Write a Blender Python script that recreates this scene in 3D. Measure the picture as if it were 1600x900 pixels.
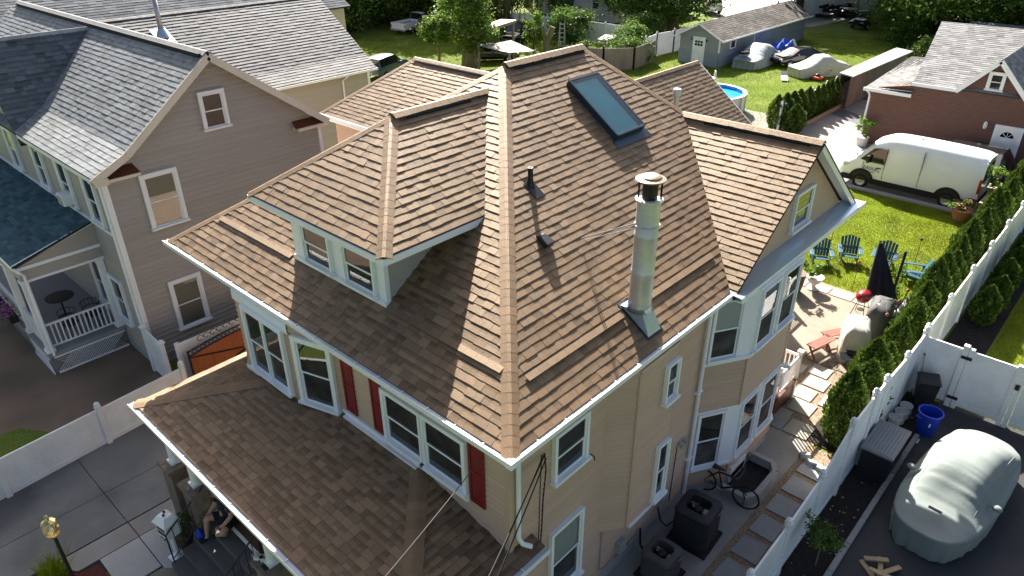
import bpy, bmesh, math, random
import numpy as np
from mathutils import Matrix, Vector
random.seed(7); rng = np.random.default_rng(7)
for o in list(bpy.data.objects): bpy.data.objects.remove(o)
scn = bpy.context.scene
COL = scn.collection

# ---------------------------------------------------------------- camera
YAW, PITCH, ROLL = math.radians(42.9), math.radians(29.2), math.radians(-0.47)
cam_d = bpy.data.cameras.new('camera'); cam = bpy.data.objects.new('camera', cam_d); COL.objects.link(cam)
_f = Vector((math.cos(YAW)*math.cos(PITCH), math.sin(YAW)*math.cos(PITCH), -math.sin(PITCH)))
_r = Vector((math.sin(YAW), -math.cos(YAW), 0)); _u = _r.cross(_f)
R_ = _r*math.cos(ROLL)+_u*math.sin(ROLL); U_ = -_r*math.sin(ROLL)+_u*math.cos(ROLL)
mw = Matrix(((R_.x, U_.x, -_f.x, 0), (R_.y, U_.y, -_f.y, 0), (R_.z, U_.z, -_f.z, 12.8), (0, 0, 0, 1)))
cam.matrix_world = mw
cam_d.sensor_width = 36; cam_d.lens = 36*1120/1600; cam_d.clip_end = 2000; cam_d.clip_start = 0.1
scn.camera = cam
CAM = Vector((0, 0, 12.8))
def pixel(P):
    v = Vector(P)-CAM; d = v.dot(_f)
    return (800+1120*v.dot(R_)/d, 450-1120*v.dot(U_)/d, d)

# ---------------------------------------------------------------- sky and sun
SUN = Vector((0.86, 1.0, 0.98)).normalized()
world = bpy.data.worlds.new('World'); scn.world = world; world.use_nodes = True
wn = world.node_tree.nodes; wl = world.node_tree.links
bg = wn['Background']; sky = wn.new('ShaderNodeTexSky'); sky.sky_type = 'NISHITA'; sky.sun_disc = False
sky.sun_elevation = math.asin(SUN.z); sky.sun_rotation = math.atan2(SUN.x, SUN.y)
sky.air_density = 0.8; sky.dust_density = 3.5; sky.ozone_density = 0.0
wl.new(sky.outputs[0], bg.inputs[0]); bg.inputs[1].default_value = 0.052
sl = bpy.data.lights.new('sun', 'SUN'); sl.energy = 4.9; sl.angle = math.radians(0.55); sl.color = (1.0, 0.94, 0.85)
so = bpy.data.objects.new('sun', sl); COL.objects.link(so); so.location = (10, 10, 60)
so.rotation_euler = (-SUN).to_track_quat('-Z', 'Y').to_euler()
scn.render.engine = 'CYCLES'
vs = scn.view_settings; vs.view_transform = 'Standard'; vs.look = 'None'; vs.exposure = 1.98; vs.gamma = 1.0
vs.use_curve_mapping = False
scn.cycles.max_bounces = 8

# ---------------------------------------------------------------- helpers
MATS = {}
def mat(name, col, rough=0.8, var=0.12, scale=2.0, bump=0.0, bscale=80.0, metal=0.0, tint=False, spec=0.4, col2=None,
        mask_scale=0.6, stint=None, fine=0.0, fscale=120.0, local=False, sheen=0.0, stretch=None, transl=0.0, c2lo=.42, c2hi=.62, coat=0.0):
    m = bpy.data.materials.new(name); m.use_nodes = True; MATS[name] = m
    nt = m.node_tree; n = nt.nodes; l = nt.links; b = n['Principled BSDF']
    if local:
        tc = n.new('ShaderNodeTexCoord'); co = tc.outputs['Object']
    else:
        ge = n.new('ShaderNodeNewGeometry'); co = ge.outputs['Position']
    if stretch:
        mp = n.new('ShaderNodeMapping'); mp.inputs['Scale'].default_value = stretch; l.new(co, mp.inputs[0]); co = mp.outputs[0]
    def noise(sc, det=4):
        t = n.new('ShaderNodeTexNoise'); t.inputs['Scale'].default_value = sc; t.inputs['Detail'].default_value = det
        l.new(co, t.inputs['Vector']); return t
    def mulv(cin, fac_socket, amt):
        mr = n.new('ShaderNodeMapRange'); mr.inputs[1].default_value = .25; mr.inputs[2].default_value = .75
        mr.inputs[3].default_value = 1-amt; mr.inputs[4].default_value = 1+amt
        l.new(fac_socket, mr.inputs[0])
        mx = n.new('ShaderNodeMix'); mx.data_type = 'RGBA'; mx.blend_type = 'MULTIPLY'; mx.inputs[0].default_value = 1
        l.new(cin, mx.inputs[6]); l.new(mr.outputs[0], mx.inputs[7]); return mx.outputs[2]
    rgb = n.new('ShaderNodeRGB'); rgb.outputs[0].default_value = (*col, 1); c = rgb.outputs[0]
    if col2:
        t = noise(mask_scale, 5); mr = n.new('ShaderNodeMapRange'); mr.inputs[1].default_value = c2lo; mr.inputs[2].default_value = c2hi
        l.new(t.outputs[0], mr.inputs[0]); mx = n.new('ShaderNodeMix'); mx.data_type = 'RGBA'
        l.new(mr.outputs[0], mx.inputs[0]); l.new(c, mx.inputs[6]); mx.inputs[7].default_value = (*col2, 1); c = mx.outputs[2]
    if var: c = mulv(c, noise(scale).outputs[0], var)
    if fine: c = mulv(c, noise(fscale, 2).outputs[0], fine)
    if tint:
        at = n.new('ShaderNodeAttribute'); at.attribute_name = 'tint'
        mx = n.new('ShaderNodeMix'); mx.data_type = 'RGBA'; mx.blend_type = 'MULTIPLY'; mx.inputs[0].default_value = 1
        l.new(c, mx.inputs[6]); l.new(at.outputs['Color'], mx.inputs[7]); c = mx.outputs[2]
    l.new(c, b.inputs['Base Color'])
    b.inputs['Roughness'].default_value = rough; b.inputs['Metallic'].default_value = metal
    b.inputs['Specular IOR Level'].default_value = spec
    if stint: b.inputs['Specular Tint'].default_value = (*stint, 1)
    if coat: b.inputs['Coat Weight'].default_value = coat; b.inputs['Coat Roughness'].default_value = .06
    if bump:
        t = noise(bscale, 3); bp = n.new('ShaderNodeBump'); bp.inputs['Strength'].default_value = bump; bp.inputs['Distance'].default_value = .02
        l.new(t.outputs[0], bp.inputs['Height']); l.new(bp.outputs[0], b.inputs['Normal'])
    if transl:
        tr = n.new('ShaderNodeBsdfTranslucent'); l.new(c, tr.inputs[0]); ms = n.new('ShaderNodeMixShader'); ms.inputs[0].default_value = transl
        out = n['Material Output']; l.new(b.outputs[0], ms.inputs[1]); l.new(tr.outputs[0], ms.inputs[2]); l.new(ms.outputs[0], out.inputs[0])
    return m

def glass_mat(name, tintc=(.75, .82, .84), base=.05):
    m = bpy.data.materials.new(name); m.use_nodes = True; MATS[name] = m
    nt = m.node_tree; n = nt.nodes; l = nt.links; n.remove(n['Principled BSDF']); out = n['Material Output']
    tr = n.new('ShaderNodeBsdfTransparent'); tr.inputs[0].default_value = (*tintc, 1)
    gl = n.new('ShaderNodeBsdfGlossy'); gl.inputs['Roughness'].default_value = .015; gl.inputs[0].default_value = (.95, .97, 1, 1)
    fr = n.new('ShaderNodeFresnel'); fr.inputs[0].default_value = 1.45
    mr = n.new('ShaderNodeMapRange'); mr.inputs[1].default_value = 0; mr.inputs[2].default_value = 1; mr.inputs[3].default_value = base; mr.inputs[4].default_value = 1
    l.new(fr.outputs[0], mr.inputs[0])
    ms = n.new('ShaderNodeMixShader'); l.new(mr.outputs[0], ms.inputs[0]); l.new(tr.outputs[0], ms.inputs[1]); l.new(gl.outputs[0], ms.inputs[2])
    l.new(ms.outputs[0], out.inputs[0]); return m

def tag(o, label=None, cat=None, group=None, kind=None):
    if label: o['label'] = label
    if cat: o['category'] = cat
    if group: o['group'] = group
    if kind: o['kind'] = kind
    return o
def thing(name, label, cat, loc=(0, 0, 0), rz=0.0, group=None, world=False):
    o = bpy.data.objects.new(name, None); COL.objects.link(o); o.empty_display_size = .2
    o.location = loc; o.rotation_euler = (0, 0, rz); tag(o, label, cat, group)
    if world: o['_w'] = 1
    return o
def link_mesh(name, me, parent=None):
    o = bpy.data.objects.new(name, me); COL.objects.link(o)
    if parent is not None:
        o.parent = parent
        if parent.get('_w'):
            o.matrix_parent_inverse = (Matrix.Translation(parent.location) @ Matrix.Rotation(parent.rotation_euler.z, 4, 'Z')).inverted()
    return o
def copy_tree(o, loc=None, rz=None, parent=None, label=None, group=None):
    c = o.copy(); COL.objects.link(c)
    if parent is not None: c.parent = parent; c.matrix_parent_inverse = o.matrix_parent_inverse.copy()
    if loc is not None: c.location = loc
    if rz is not None: c.rotation_euler = (0, 0, rz)
    if label: c['label'] = label
    if group: c['group'] = group
    for ch in list(o.children): copy_tree(ch, parent=c)
    return c

class MB:
    def __init__(s): s.v = []; s.f = []; s.t = []; s.M = None
    def add(s, vs, fs, tint=1.0):
        k = len(s.v)
        if s.M is not None: vs = [tuple(s.M @ Vector(p)) for p in vs]
        s.v.extend([tuple(p) for p in vs]); s.f.extend([tuple(i+k for i in f) for f in fs])
        s.t.extend(tint if isinstance(tint, list) else [tint]*len(fs)); return s
    def box(s, x0, x1, y0, y1, z0, z1, tint=1.0):
        v = [(x0, y0, z0), (x1, y0, z0), (x1, y1, z0), (x0, y1, z0), (x0, y0, z1), (x1, y0, z1), (x1, y1, z1), (x0, y1, z1)]
        return s.add(v, [(0, 3, 2, 1), (4, 5, 6, 7), (0, 1, 5, 4), (1, 2, 6, 5), (2, 3, 7, 6), (3, 0, 4, 7)], tint)
    def obox(s, c, a, b, d, tint=1.0):      # centre, three half vectors
        c, a, b, d = map(Vector, (c, a, b, d))
        v = [c-a-b-d, c+a-b-d, c+a+b-d, c-a+b-d, c-a-b+d, c+a-b+d, c+a+b+d, c-a+b+d]
        fs = [(0, 3, 2, 1), (4, 5, 6, 7), (0, 1, 5, 4), (1, 2, 6, 5), (2, 3, 7, 6), (3, 0, 4, 7)]
        if a.cross(b).dot(d) < 0: fs = [f[::-1] for f in fs]
        return s.add(v, fs, tint)
    def bar(s, p, q, w, h, up=(0, 0, 1), tint=1.0):
        p, q = Vector(p), Vector(q); d = q-p; u = Vector(up); sd = d.cross(u)
        if sd.length < 1e-6: sd = d.cross(Vector((1, 0, 0)))
        sd.normalize(); n = sd.cross(d).normalized()
        return s.obox((p+q)/2, d/2, sd*w/2, n*h/2, tint)
    def prism(s, poly, off, tint=1.0):
        n = len(poly); off = Vector(off); a = [Vector(p) for p in poly]; b = [p+off for p in a]
        fs = [tuple(range(n))[::-1], tuple(range(n, 2*n))] + [(i, (i+1) % n, (i+1) % n+n, i+n) for i in range(n)]
        nn = Vector((0, 0, 0))
        for i in range(n): nn += (a[i]-a[0]).cross(a[(i+1) % n]-a[0])
        if nn.dot(off) < 0: fs = [f[::-1] for f in fs]
        return s.add(a+b, fs, tint)
    def quad(s, a, b, c, d, tint=1.0): return s.add([a, b, c, d], [(0, 1, 2, 3)], tint)
    def poly(s, pts, tint=1.0): return s.add(pts, [tuple(range(len(pts)))], tint)
    def tube(s, pts, r, n=7, cap=True, tint=1.0):
        pts = [Vector(p) for p in pts]; rr = r if isinstance(r, (list, tuple)) else [r]*len(pts)
        k = []; ref = None
        for i, p in enumerate(pts):
            d = (pts[min(i+1, len(pts)-1)]-pts[max(i-1, 0)]).normalized()
            if ref is None: ref = d.orthogonal().normalized()
            x = (ref-d*ref.dot(d)); x = x.normalized() if x.length > 1e-6 else d.orthogonal().normalized(); ref = x; y = d.cross(x)
            k.extend([p+(x*math.cos(2*math.pi*j/n)+y*math.sin(2*math.pi*j/n))*rr[i] for j in range(n)])
        fs = []
        for i in range(len(pts)-1):
            for j in range(n): fs.append((i*n+j, i*n+(j+1) % n, (i+1)*n+(j+1) % n, (i+1)*n+j))
        if cap: fs.append(tuple(range(n))[::-1]); fs.append(tuple(range((len(pts)-1)*n, len(pts)*n)))
        return s.add(k, fs, tint)
    def lathe(s, prof, n=20, c=(0, 0, 0), tint=1.0, cap=True):
        v = []; fs = []
        for r, z in prof:
            for j in range(n):
                a = 2*math.pi*j/n; v.append((c[0]+r*math.cos(a), c[1]+r*math.sin(a), c[2]+z))
        for i in range(len(prof)-1):
            for j in range(n): fs.append((i*n+j, i*n+(j+1) % n, (i+1)*n+(j+1) % n, (i+1)*n+j))
        if cap:
            fs.append(tuple(range(n))[::-1]); fs.append(tuple(range((len(prof)-1)*n, len(prof)*n)))
        return s.add(v, fs, tint)
    def ring(s, c, R, r, axis=(0, 0, 1), n=24, m=6, tint=1.0):
        ax = Vector(axis).normalized(); x = ax.orthogonal().normalized(); y = ax.cross(x); v = []; fs = []; c = Vector(c)
        for i in range(n):
            a = 2*math.pi*i/n; d = x*math.cos(a)+y*math.sin(a)
            for j in range(m):
                b = 2*math.pi*j/m; v.append(c+d*(R+r*math.cos(b))+ax*r*math.sin(b))
        for i in range(n):
            for j in range(m): fs.append((i*m+j, ((i+1) % n)*m+j, ((i+1) % n)*m+(j+1) % m, i*m+(j+1) % m))
        return s.add(v, fs, tint)
    def mesh(s, name, m, smooth=False):
        me = bpy.data.meshes.new(name); me.from_pydata([tuple(p) for p in s.v], [], s.f)
        if m is not None: me.materials.append(MATS[m] if isinstance(m, str) else m)
        at = me.attributes.new('tint', 'FLOAT_COLOR', 'FACE')
        tt = np.array([(t, t, t, 1) if not isinstance(t, tuple) else (*t, 1) for t in s.t], dtype=np.float32)
        at.data.foreach_set('color', tt.ravel())
        if smooth: me.polygons.foreach_set('use_smooth', [True]*len(s.f))
        return me
    def build(s, name, m, parent=None, smooth=False, bevel=0.0, sub=0, autos=None):
        me = s.mesh(name, m, smooth)
        o = link_mesh(name, me, parent)
        if bevel:
            b = o.modifiers.new('bevel', 'BEVEL'); b.width = bevel; b.segments = 2; b.limit_method = 'ANGLE'; b.angle_limit = math.radians(40)
        if sub:
            b = o.modifiers.new('sub', 'SUBSURF'); b.levels = sub; b.render_levels = sub
        if autos: me.set_sharp_from_angle(angle=math.radians(autos))
        return o
def arrays_mesh(name, V, Q, T, m, smooth=False):
    V = np.asarray(V, np.float32); Q = np.asarray(Q, np.int32); k = Q.shape[1]
    me = bpy.data.meshes.new(name); me.vertices.add(len(V)); me.vertices.foreach_set('co', V.ravel())
    me.loops.add(Q.size); me.loops.foreach_set('vertex_index', Q.ravel())
    me.polygons.add(len(Q)); me.polygons.foreach_set('loop_start', np.arange(0, Q.size, k, dtype=np.int32))
    me.polygons.foreach_set('loop_total', np.full(len(Q), k, np.int32))
    me.materials.append(MATS[m]); me.update(calc_edges=True)
    at = me.attributes.new('tint', 'FLOAT_COLOR', 'FACE'); T = np.asarray(T, np.float32)
    if T.ndim == 1: T = np.stack([T, T, T], 1)
    at.data.foreach_set('color', np.concatenate([T, np.ones((len(T), 1), np.float32)], 1).ravel())
    if smooth: me.polygons.foreach_set('use_smooth', [True]*len(Q))
    return me
def clip(poly, a, b, c):          # keep a*x+b*y<=c
    out = []; n = len(poly)
    for i in range(n):
        p, q = poly[i], poly[(i+1) % n]; dp = a*p[0]+b*p[1]-c; dq = a*q[0]+b*q[1]-c
        if dp <= 0: out.append(p)
        if (dp < 0 < dq) or (dq < 0 < dp):
            t = dp/(dp-dq); out.append((p[0]+t*(q[0]-p[0]), p[1]+t*(q[1]-p[1])))
    return out
def clip_poly(sub, con):          # convex con, any winding
    ar = sum(con[i][0]*con[(i+1) % len(con)][1]-con[(i+1) % len(con)][0]*con[i][1] for i in range(len(con)))
    c = con if ar > 0 else con[::-1]
    for i in range(len(c)):
        p, q = c[i], c[(i+1) % len(c)]; ex, ey = q[0]-p[0], q[1]-p[1]
        sub = clip(sub, ey, -ex, ey*p[0]-ex*p[1])
        if len(sub) < 3: return []
    return sub
def area2(p): return abs(sum(p[i][0]*p[(i+1) % len(p)][1]-p[(i+1) % len(p)][0]*p[i][1] for i in range(len(p))))/2

def lap_wall(mb, P0, u, poly, n, course=.115, lip=.024, tintv=.04):
    P0, u, n = Vector(P0), Vector(u).normalized(), Vector(n).normalized(); up = Vector((0, 0, 1))
    z0 = min(p[1] for p in poly); z1 = max(p[1] for p in poly); z = z0
    while z < z1-1e-4:
        pc = clip(clip(poly, 0, 1, z+course), 0, -1, -z)
        if len(pc) >= 3:
            tv = 1+random.uniform(-tintv, tintv)
            zb = z+course*.2
            for q in (clip(pc, 0, 1, zb), clip(pc, 0, -1, -zb)):      # upright butt edge, then the sloping face
                if len(q) < 3: continue
                pts = [P0+u*a+up*b+n*(lip*min(1, (1-(b-z)/course)/.8)) for a, b in q]
                nn = (pts[1]-pts[0]).cross(pts[2]-pts[0])
                if nn.dot(n) < 0: pts = pts[::-1]
                mb.poly(pts, tv)
            lo = [a for a, b in pc if abs(b-z) < 1e-5]
            if len(lo) >= 2 and z > z0:
                a0, a1 = min(lo), max(lo)
                q = [P0+u*a0+up*z, P0+u*a1+up*z, P0+u*a1+up*z+n*lip, P0+u*a0+up*z+n*lip]
                mb.poly(q, tv)
        z += course

def shingle_tabs(P0, u, v, poly, course=.155, wr=(.2, .36), th=(.008, .013), tint=(.72, 1.25), warm=0.0, seed=0, band=0.0):
    """tabs over a roof plane: poly in (u,v) metres, v runs up the slope. Returns list of (verts, faces, tint, centre, size)."""
    rd = random.Random(seed); P0, u, v = Vector(P0), Vector(u).normalized(), Vector(v).normalized(); n = u.cross(v).normalized()
    if n.z < 0: n = -n
    us = [p[0] for p in poly]; vsl = [p[1] for p in poly]; out = []
    vv = min(vsl)
    while vv < max(vsl):
        x = min(us)-rd.uniform(0, .3)
        while x < max(us):
            w = rd.uniform(*wr); r = [(x+.0015, vv), (x+w-.0015, vv), (x+w-.0015, vv+course*1.12), (x+.0015, vv+course*1.12)]
            pc = clip_poly(r, poly); x += w
            if len(pc) < 3 or area2(pc) < .0008: continue
            thick = rd.random() < .5; t = rd.uniform(*th)+(.005 if thick else 0); jog = rd.uniform(-.006, .006) if min(b for a, b in pc) > min(vsl)+.01 else 0
            top = []; bot = []
            for a, b in pc:
                bb = b+jog*(1 if b < vv+.02 else 0)
                k = 1-(b-vv)/(course*1.12)
                base = P0+u*a+v*bb; bot.append(base+n*.001); top.append(base+n*(.003+t*k))
            m_ = len(pc); fs = [(i, (i+1) % m_, (i+1) % m_+m_, i+m_) for i in range(m_)]; tf = [tuple(range(m_, 2*m_))]; extra = []
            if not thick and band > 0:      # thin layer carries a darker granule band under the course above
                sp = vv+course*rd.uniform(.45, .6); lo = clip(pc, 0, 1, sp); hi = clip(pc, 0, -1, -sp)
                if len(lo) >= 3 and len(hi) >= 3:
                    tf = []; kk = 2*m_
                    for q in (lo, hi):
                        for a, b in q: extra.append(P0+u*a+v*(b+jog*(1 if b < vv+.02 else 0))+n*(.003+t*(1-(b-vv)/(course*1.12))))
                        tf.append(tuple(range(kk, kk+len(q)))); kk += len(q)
            nn = (top[1]-top[0]).cross(top[2]-top[0]); nt_ = len(tf); fs = tf+fs
            if nn.dot(n) < 0: fs = [f[::-1] for f in fs]
            k = rd.random(); k = tint[0]+(tint[1]-tint[0])*k
            if rd.random() < .16: k *= .78
            g = rd.uniform(-warm, warm); tt = (k*(1+g), k, k*(1-g))
            c = P0+u*(sum(a for a, b in pc)/m_)+v*(sum(b for a, b in pc)/m_)
            tl = [tt]*len(fs)
            if nt_ == 2: tl[1] = tuple(x*band for x in tt)
            out.append((bot+top+extra, fs, tl, c, area2(pc)))
        vv += course
    return out
def plane_tabs(pts, slope_dir, **kw):
    """pts: 3D convex polygon, slope_dir: horizontal vector pointing uphill."""
    pts = [Vector(p) for p in pts]; n = Vector((0, 0, 0))
    for i in range(len(pts)): n += (pts[i]-pts[0]).cross(pts[(i+1) % len(pts)]-pts[0])
    n.normalize()
    if n.z < 0: n = -n
    s = Vector((*slope_dir, 0)).normalized(); v = (s-n*s.dot(n)).normalized(); u = v.cross(n).normalized()
    zmin = min(pts, key=lambda p: p.z); P0 = zmin
    poly = [((p-P0).dot(u), (p-P0).dot(v)) for p in pts]
    return shingle_tabs(P0, u, v, poly, **kw)
def lay_shingles(tabs, roof, m, nsep=300, sepname='shingle', fieldname='shingle_field', skip=None):
    def score(t):
        px = pixel(t[3]); d = px[2]
        if not (5 < px[0] < 1595 and 5 < px[1] < 895) or d < 1: return 0
        if skip and skip(t[3]): return 0
        return t[4]/(d*d)
    order = sorted(range(len(tabs)), key=lambda i: -score(tabs[i])); sep = set(order[:nsep])
    mb = MB()
    for i, t in enumerate(tabs):
        if i in sep:
            k = MB(); k.add(t[0], t[1], t[2]); k.build(sepname, m, roof)
        else: mb.add(t[0], t[1], t[2])
    if mb.f: tag(mb.build(fieldname, m, roof), kind='stuff')
def caps(p, q, nl, nr, roof, m, exp=.175, w=.15, name='ridge_cap', rise=.007, sep=True, tr=(.85, 1.2)):
    """cap shingles along p->q (uphill or level); nl, nr unit vectors lying in the two roof planes away from the hip line."""
    p, q = Vector(p), Vector(q); d = (q-p); L = d.length; d.normalize(); nl, nr = Vector(nl).normalized(), Vector(nr).normalized()
    up = (-(nl+nr)).normalized() if (nl+nr).length > .05 else Vector((0, 0, 1))
    if up.z < 0: up = -up
    k = 0; s = 0; mbj = MB()
    while s < L-.02:
        e = min(exp, L-s); mb = MB() if sep else mbj
        a = p+d*s; b = p+d*min(s+e*1.15, L); t = .007; ta = up*(rise+t); tb = up*.012; ww = w*random.uniform(.96, 1.05)
        v = [a+nl*ww+ta*.6, a+nl*.03+ta, a+nr*.03+ta, a+nr*ww+ta*.6, b+nl*ww+tb*.6, b+nl*.03+tb, b+nr*.03+tb, b+nr*ww+tb*.6]
        v += [x-up*.02 for x in v[:4]]
        f = [(0, 1, 5, 4), (1, 2, 6, 5), (2, 3, 7, 6), (8, 9, 1, 0), (9, 10, 2, 1), (10, 11, 3, 2), (8, 0, 4), (11, 3, 7)]
        nn = (v[2]-v[1]).cross(v[6]-v[1])
        if nn.dot(up) < 0: f = [x[::-1] for x in f]
        kk = random.uniform(*tr); mb.add(v, f, (kk*1.03, kk, kk*.96))
        if sep: mb.build(name, m, roof)
        s += exp
    if not sep: mbj.build(name, m, roof)
def gutter(mb, p, q, out, w=.12, h=.11):
    p, q, out = Vector(p), Vector(q), Vector(out).normalized(); up = Vector((0, 0, 1))
    prof = [(-w, 0), (0, 0), (0.012, h), (-.006, h), (-.012, .014), (-w+.01, .014), (-w+.01, h), (-w, h)]
    a = [p+out*x+up*z for x, z in prof]; b = [q+out*x+up*z for x, z in prof]; n = len(prof)
    mb.add(a+b, [(i, (i+1) % n, (i+1) % n+n, i+n) for i in range(n)]+[tuple(range(n))[::-1], tuple(range(n, 2*n))])
    L = (q-p).length; k = int(L/.6); d = (q-p).normalized()
    for i in range(1, k): mb.bar(p+d*(L*i/k)+up*(h-.01)-out*(w-.01), p+d*(L*i/k)+up*(h-.01), .02, .006)

def window(parent, c, u, n, w, h, casing=.09, split=True, sill=True, blind=0, curtain=False, two=False, name='window', m='white_trim', depth=.05, dark='room_dark', glass='window_glass'):
    """double-hung window; c = bottom centre on the wall face, u along the wall, n outward."""
    c, u, n = Vector(c), Vector(u).normalized(), Vector(n).normalized(); z = Vector((0, 0, 1))
    def P(a, b, d): return c+u*a+z*b+n*d
    fr = MB()
    def bx(mb, a0, a1, b0, b1, d0, d1): mb.obox(P((a0+a1)/2, (b0+b1)/2, (d0+d1)/2), u*abs(a1-a0)/2, z*abs(b1-b0)/2, n*abs(d1-d0)/2)
    W = w/2; D = depth+.03
    bx(fr, -W-casing, -W, 0, h+casing, -.01, D); bx(fr, W, W+casing, 0, h+casing, -.01, D)
    bx(fr, -W, W, h, h+casing, -.01, D-.002)
    if sill: bx(fr, -W-casing-.03, W+casing+.03, -.06, 0, -.01, D+.05)
    else: bx(fr, -W-casing, W+casing, -casing, 0, -.01, D)
    win = fr.build(name, m, parent, bevel=.004)
    bk = MB(); bx(bk, -W, W, 0, h, -.012, .003); bk.build('dark_interior', dark, win)
    secs = [(0, 0)] if not split else [(0, .50), (.50, 1.0)]
    cols = [(-W, W)] if not two else [(-W, -.02), (.02, W)]
    if two: bb = MB(); bx(bb, -.025, .025, 0, h, -.005, D-.004); bb.build('mullion', m, win)
    for (a0, a1) in cols:
        if split:
            for k, (d0, lo, hi) in enumerate(((.018, 0, h*.5+.015), (.034, h*.5-.015, h))):
                d0 = D-.052 if k == 0 else D-.030
                s = MB(); t = .035
                bx(s, a0, a0+t, lo, hi, d0-.02, d0); bx(s, a1-t, a1, lo, hi, d0-.02, d0)
                bx(s, a0+t, a1-t, lo, lo+t, d0-.019, d0-.001); bx(s, a0+t, a1-t, hi-t, hi, d0-.019, d0-.001)
                sash = s.build('sash', m, win)
                g = MB(); q = [P(a0+t, lo+t, d0-.012), P(a1-t, lo+t, d0-.012), P(a1-t, hi-t, d0-.012), P(a0+t, hi-t, d0-.012)]
                g.poly(q if u.cross(z).dot(n) > 0 else q[::-1]); g.build('pane', glass, win)
        else:
            g = MB(); q = [P(a0, 0, D-.03), P(a1, 0, D-.03), P(a1, h, D-.03), P(a0, h, D-.03)]; g.poly(q if u.cross(z).dot(n) > 0 else q[::-1]); g.build('pane', glass, win)
        if blind:
            b = MB(); k = int(h*blind/.035)
            for i in range(k):
                bz = h-.02-i*.035
                b.obox(P((a0+a1)/2, bz, .012), u*(a1-a0)/2*.97, z*.0145+n*.003, n*.001)
            b.build('blind', 'blind_cream', win)
        if curtain:
            b = MB(); N = 14; v = []
            for i in range(N+1):
                a = a0+(a1-a0)*i/N; d = .010+.005*math.sin(i*1.9); v += [P(a, h*.5, d), P(a, h, d)]
            b.add(v, [(2*i, 2*i+2, 2*i+3, 2*i+1) for i in range(N)]); b.build('curtain', 'curtain_white', win)
    return win
# ---------------------------------------------------------------- materials
mat('shingle_brown', (.175, .115, .070), .55, .10, 1.2, bump=.35, bscale=230, tint=True, fine=.25, fscale=170, spec=.65, stint=(1, .74, .47))
mat('deck_brown', (.10, .065, .045), .95)
mat('shingle_grey', (.19, .205, .212), .65, .12, .8, bump=.3, bscale=200, tint=True, fine=.2, fscale=150, spec=.5, col2=(.175, .187, .188), mask_scale=.5)
mat('shingle_wing', (.12, .122, .125), .7, .1, .8, bump=.2, tint=True, fine=.15, spec=.1)
mat('shingle_grey_light', (.24, .24, .24), .95, .1, .8, bump=.2, tint=True, fine=.15, spec=.1)
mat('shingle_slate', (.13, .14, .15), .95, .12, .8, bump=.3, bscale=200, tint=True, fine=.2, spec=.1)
mat('shingle_teal', (.055, .105, .120), .95, .15, 1.0, bump=.3, tint=True, fine=.2, spec=.1)
mat('deck_dark', (.03, .03, .032), .95)
mat('siding_tan', (.53, .365, .265), .62, .05, .7, tint=True, bump=.04, bscale=60, fine=.03, fscale=30)
mat('siding_taupe', (.385, .35, .312), .62, .05, .6, tint=True, bump=.03, bscale=60, fine=.03, fscale=30)
mat('siding_taupe_light', (.40, .36, .31), .6, .05, .6, tint=True)
mat('siding_white', (.72, .70, .66), .6, .05, .6, tint=True)
mat('siding_cream', (.62, .52, .38), .6, .06, .6, tint=True)
mat('siding_grey', (.27, .275, .28), .7, .06, .8, tint=True)
mat('siding_blue', (.24, .27, .32), .75, .12, .8, tint=True)
mat('white_trim', (.82, .825, .83), .42, .05, 1.0, fine=.03)
mat('white_vinyl', (.84, .84, .83), .40, .07, .5, fine=.05, fscale=20, col2=(.76, .765, .75), mask_scale=1.6)
mat('cream_trim', (.66, .60, .50), .5, .04)
mat('gutter_inside', (.50, .54, .55), .45, .06)
mat('pent_metal', (.62, .76, .90), .22, .04, metal=.65)  # blue sky reflection put into the metal colour
window_glass = glass_mat('window_glass')
mat('room_dark', (.030, .030, .034), .9, .5, 2.2, col2=(.085, .075, .065), mask_scale=1.8)
mat('room_dark2', (.05, .05, .045), .9, .4, 2.0)
mat('blind_cream', (.55, .50, .40), .8, .05)
mat('curtain_white', (.62, .60, .56), .9, .05)
mat('shutter_red', (.20, .012, .016), .45, .06)
mat('steel', (.56, .565, .56), .45, .12, 3.0, metal=.6, fine=.06, fscale=25)
mat('steel_dull', (.48, .46, .43), .45, .15, 3.0, metal=.7)
mat('cap_steel', (.30, .245, .18), .42, .12, 5.0, metal=.75)
mat('black', (.012, .012, .014), .5, .1)
mat('black_matte', (.012, .012, .013), .85, .2, 3.0)
mat('dark_metal', (.035, .036, .04), .4, .1, metal=.5)
mat('flashing_blue', (.40, .47, .55), .30, .1, 4, metal=.6)
mat('skylight_frame', (.035, .055, .075), .35, .1, metal=.4)
mat('concrete', (.27, .255, .23), .9, .16, .9, bump=.12, bscale=60, fine=.10, fscale=35, col2=(.27, .265, .25), mask_scale=.7)
mat('concrete_drive', (.20, .20, .185), .92, .18, .8, bump=.10, bscale=55, fine=.10, fscale=30, col2=(.115, .117, .11), mask_scale=.45)
mat('concrete_walk', (.34, .345, .34), .9, .12, .8, bump=.1, fine=.08, fscale=30)
mat('patio_concrete', (.245, .21, .16), .9, .12, .7, bump=.08, fine=.07, fscale=25, col2=(.21, .175, .13), mask_scale=.8)
mat('exposed_aggregate', (.20, .18, .15), .95, .2, 3, bump=.5, bscale=90, fine=.35, fscale=70)
mat('asphalt', (.040, .040, .042), .93, .25, .9, bump=.3, bscale=140, fine=.25, fscale=120, col2=(.055, .053, .050), mask_scale=.5)
mat('gravel', (.30, .22, .16), .95, .2, 2.0, bump=.9, bscale=55, fine=.45, fscale=60, tint=True)
mat('pebble', (.30, .225, .155), .9, .15, 3, tint=True, local=False, fine=.1)
mat('bluestone', (.26, .275, .29), .85, .12, 2.2, bump=.1, bscale=50, fine=.08, tint=True)
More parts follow.
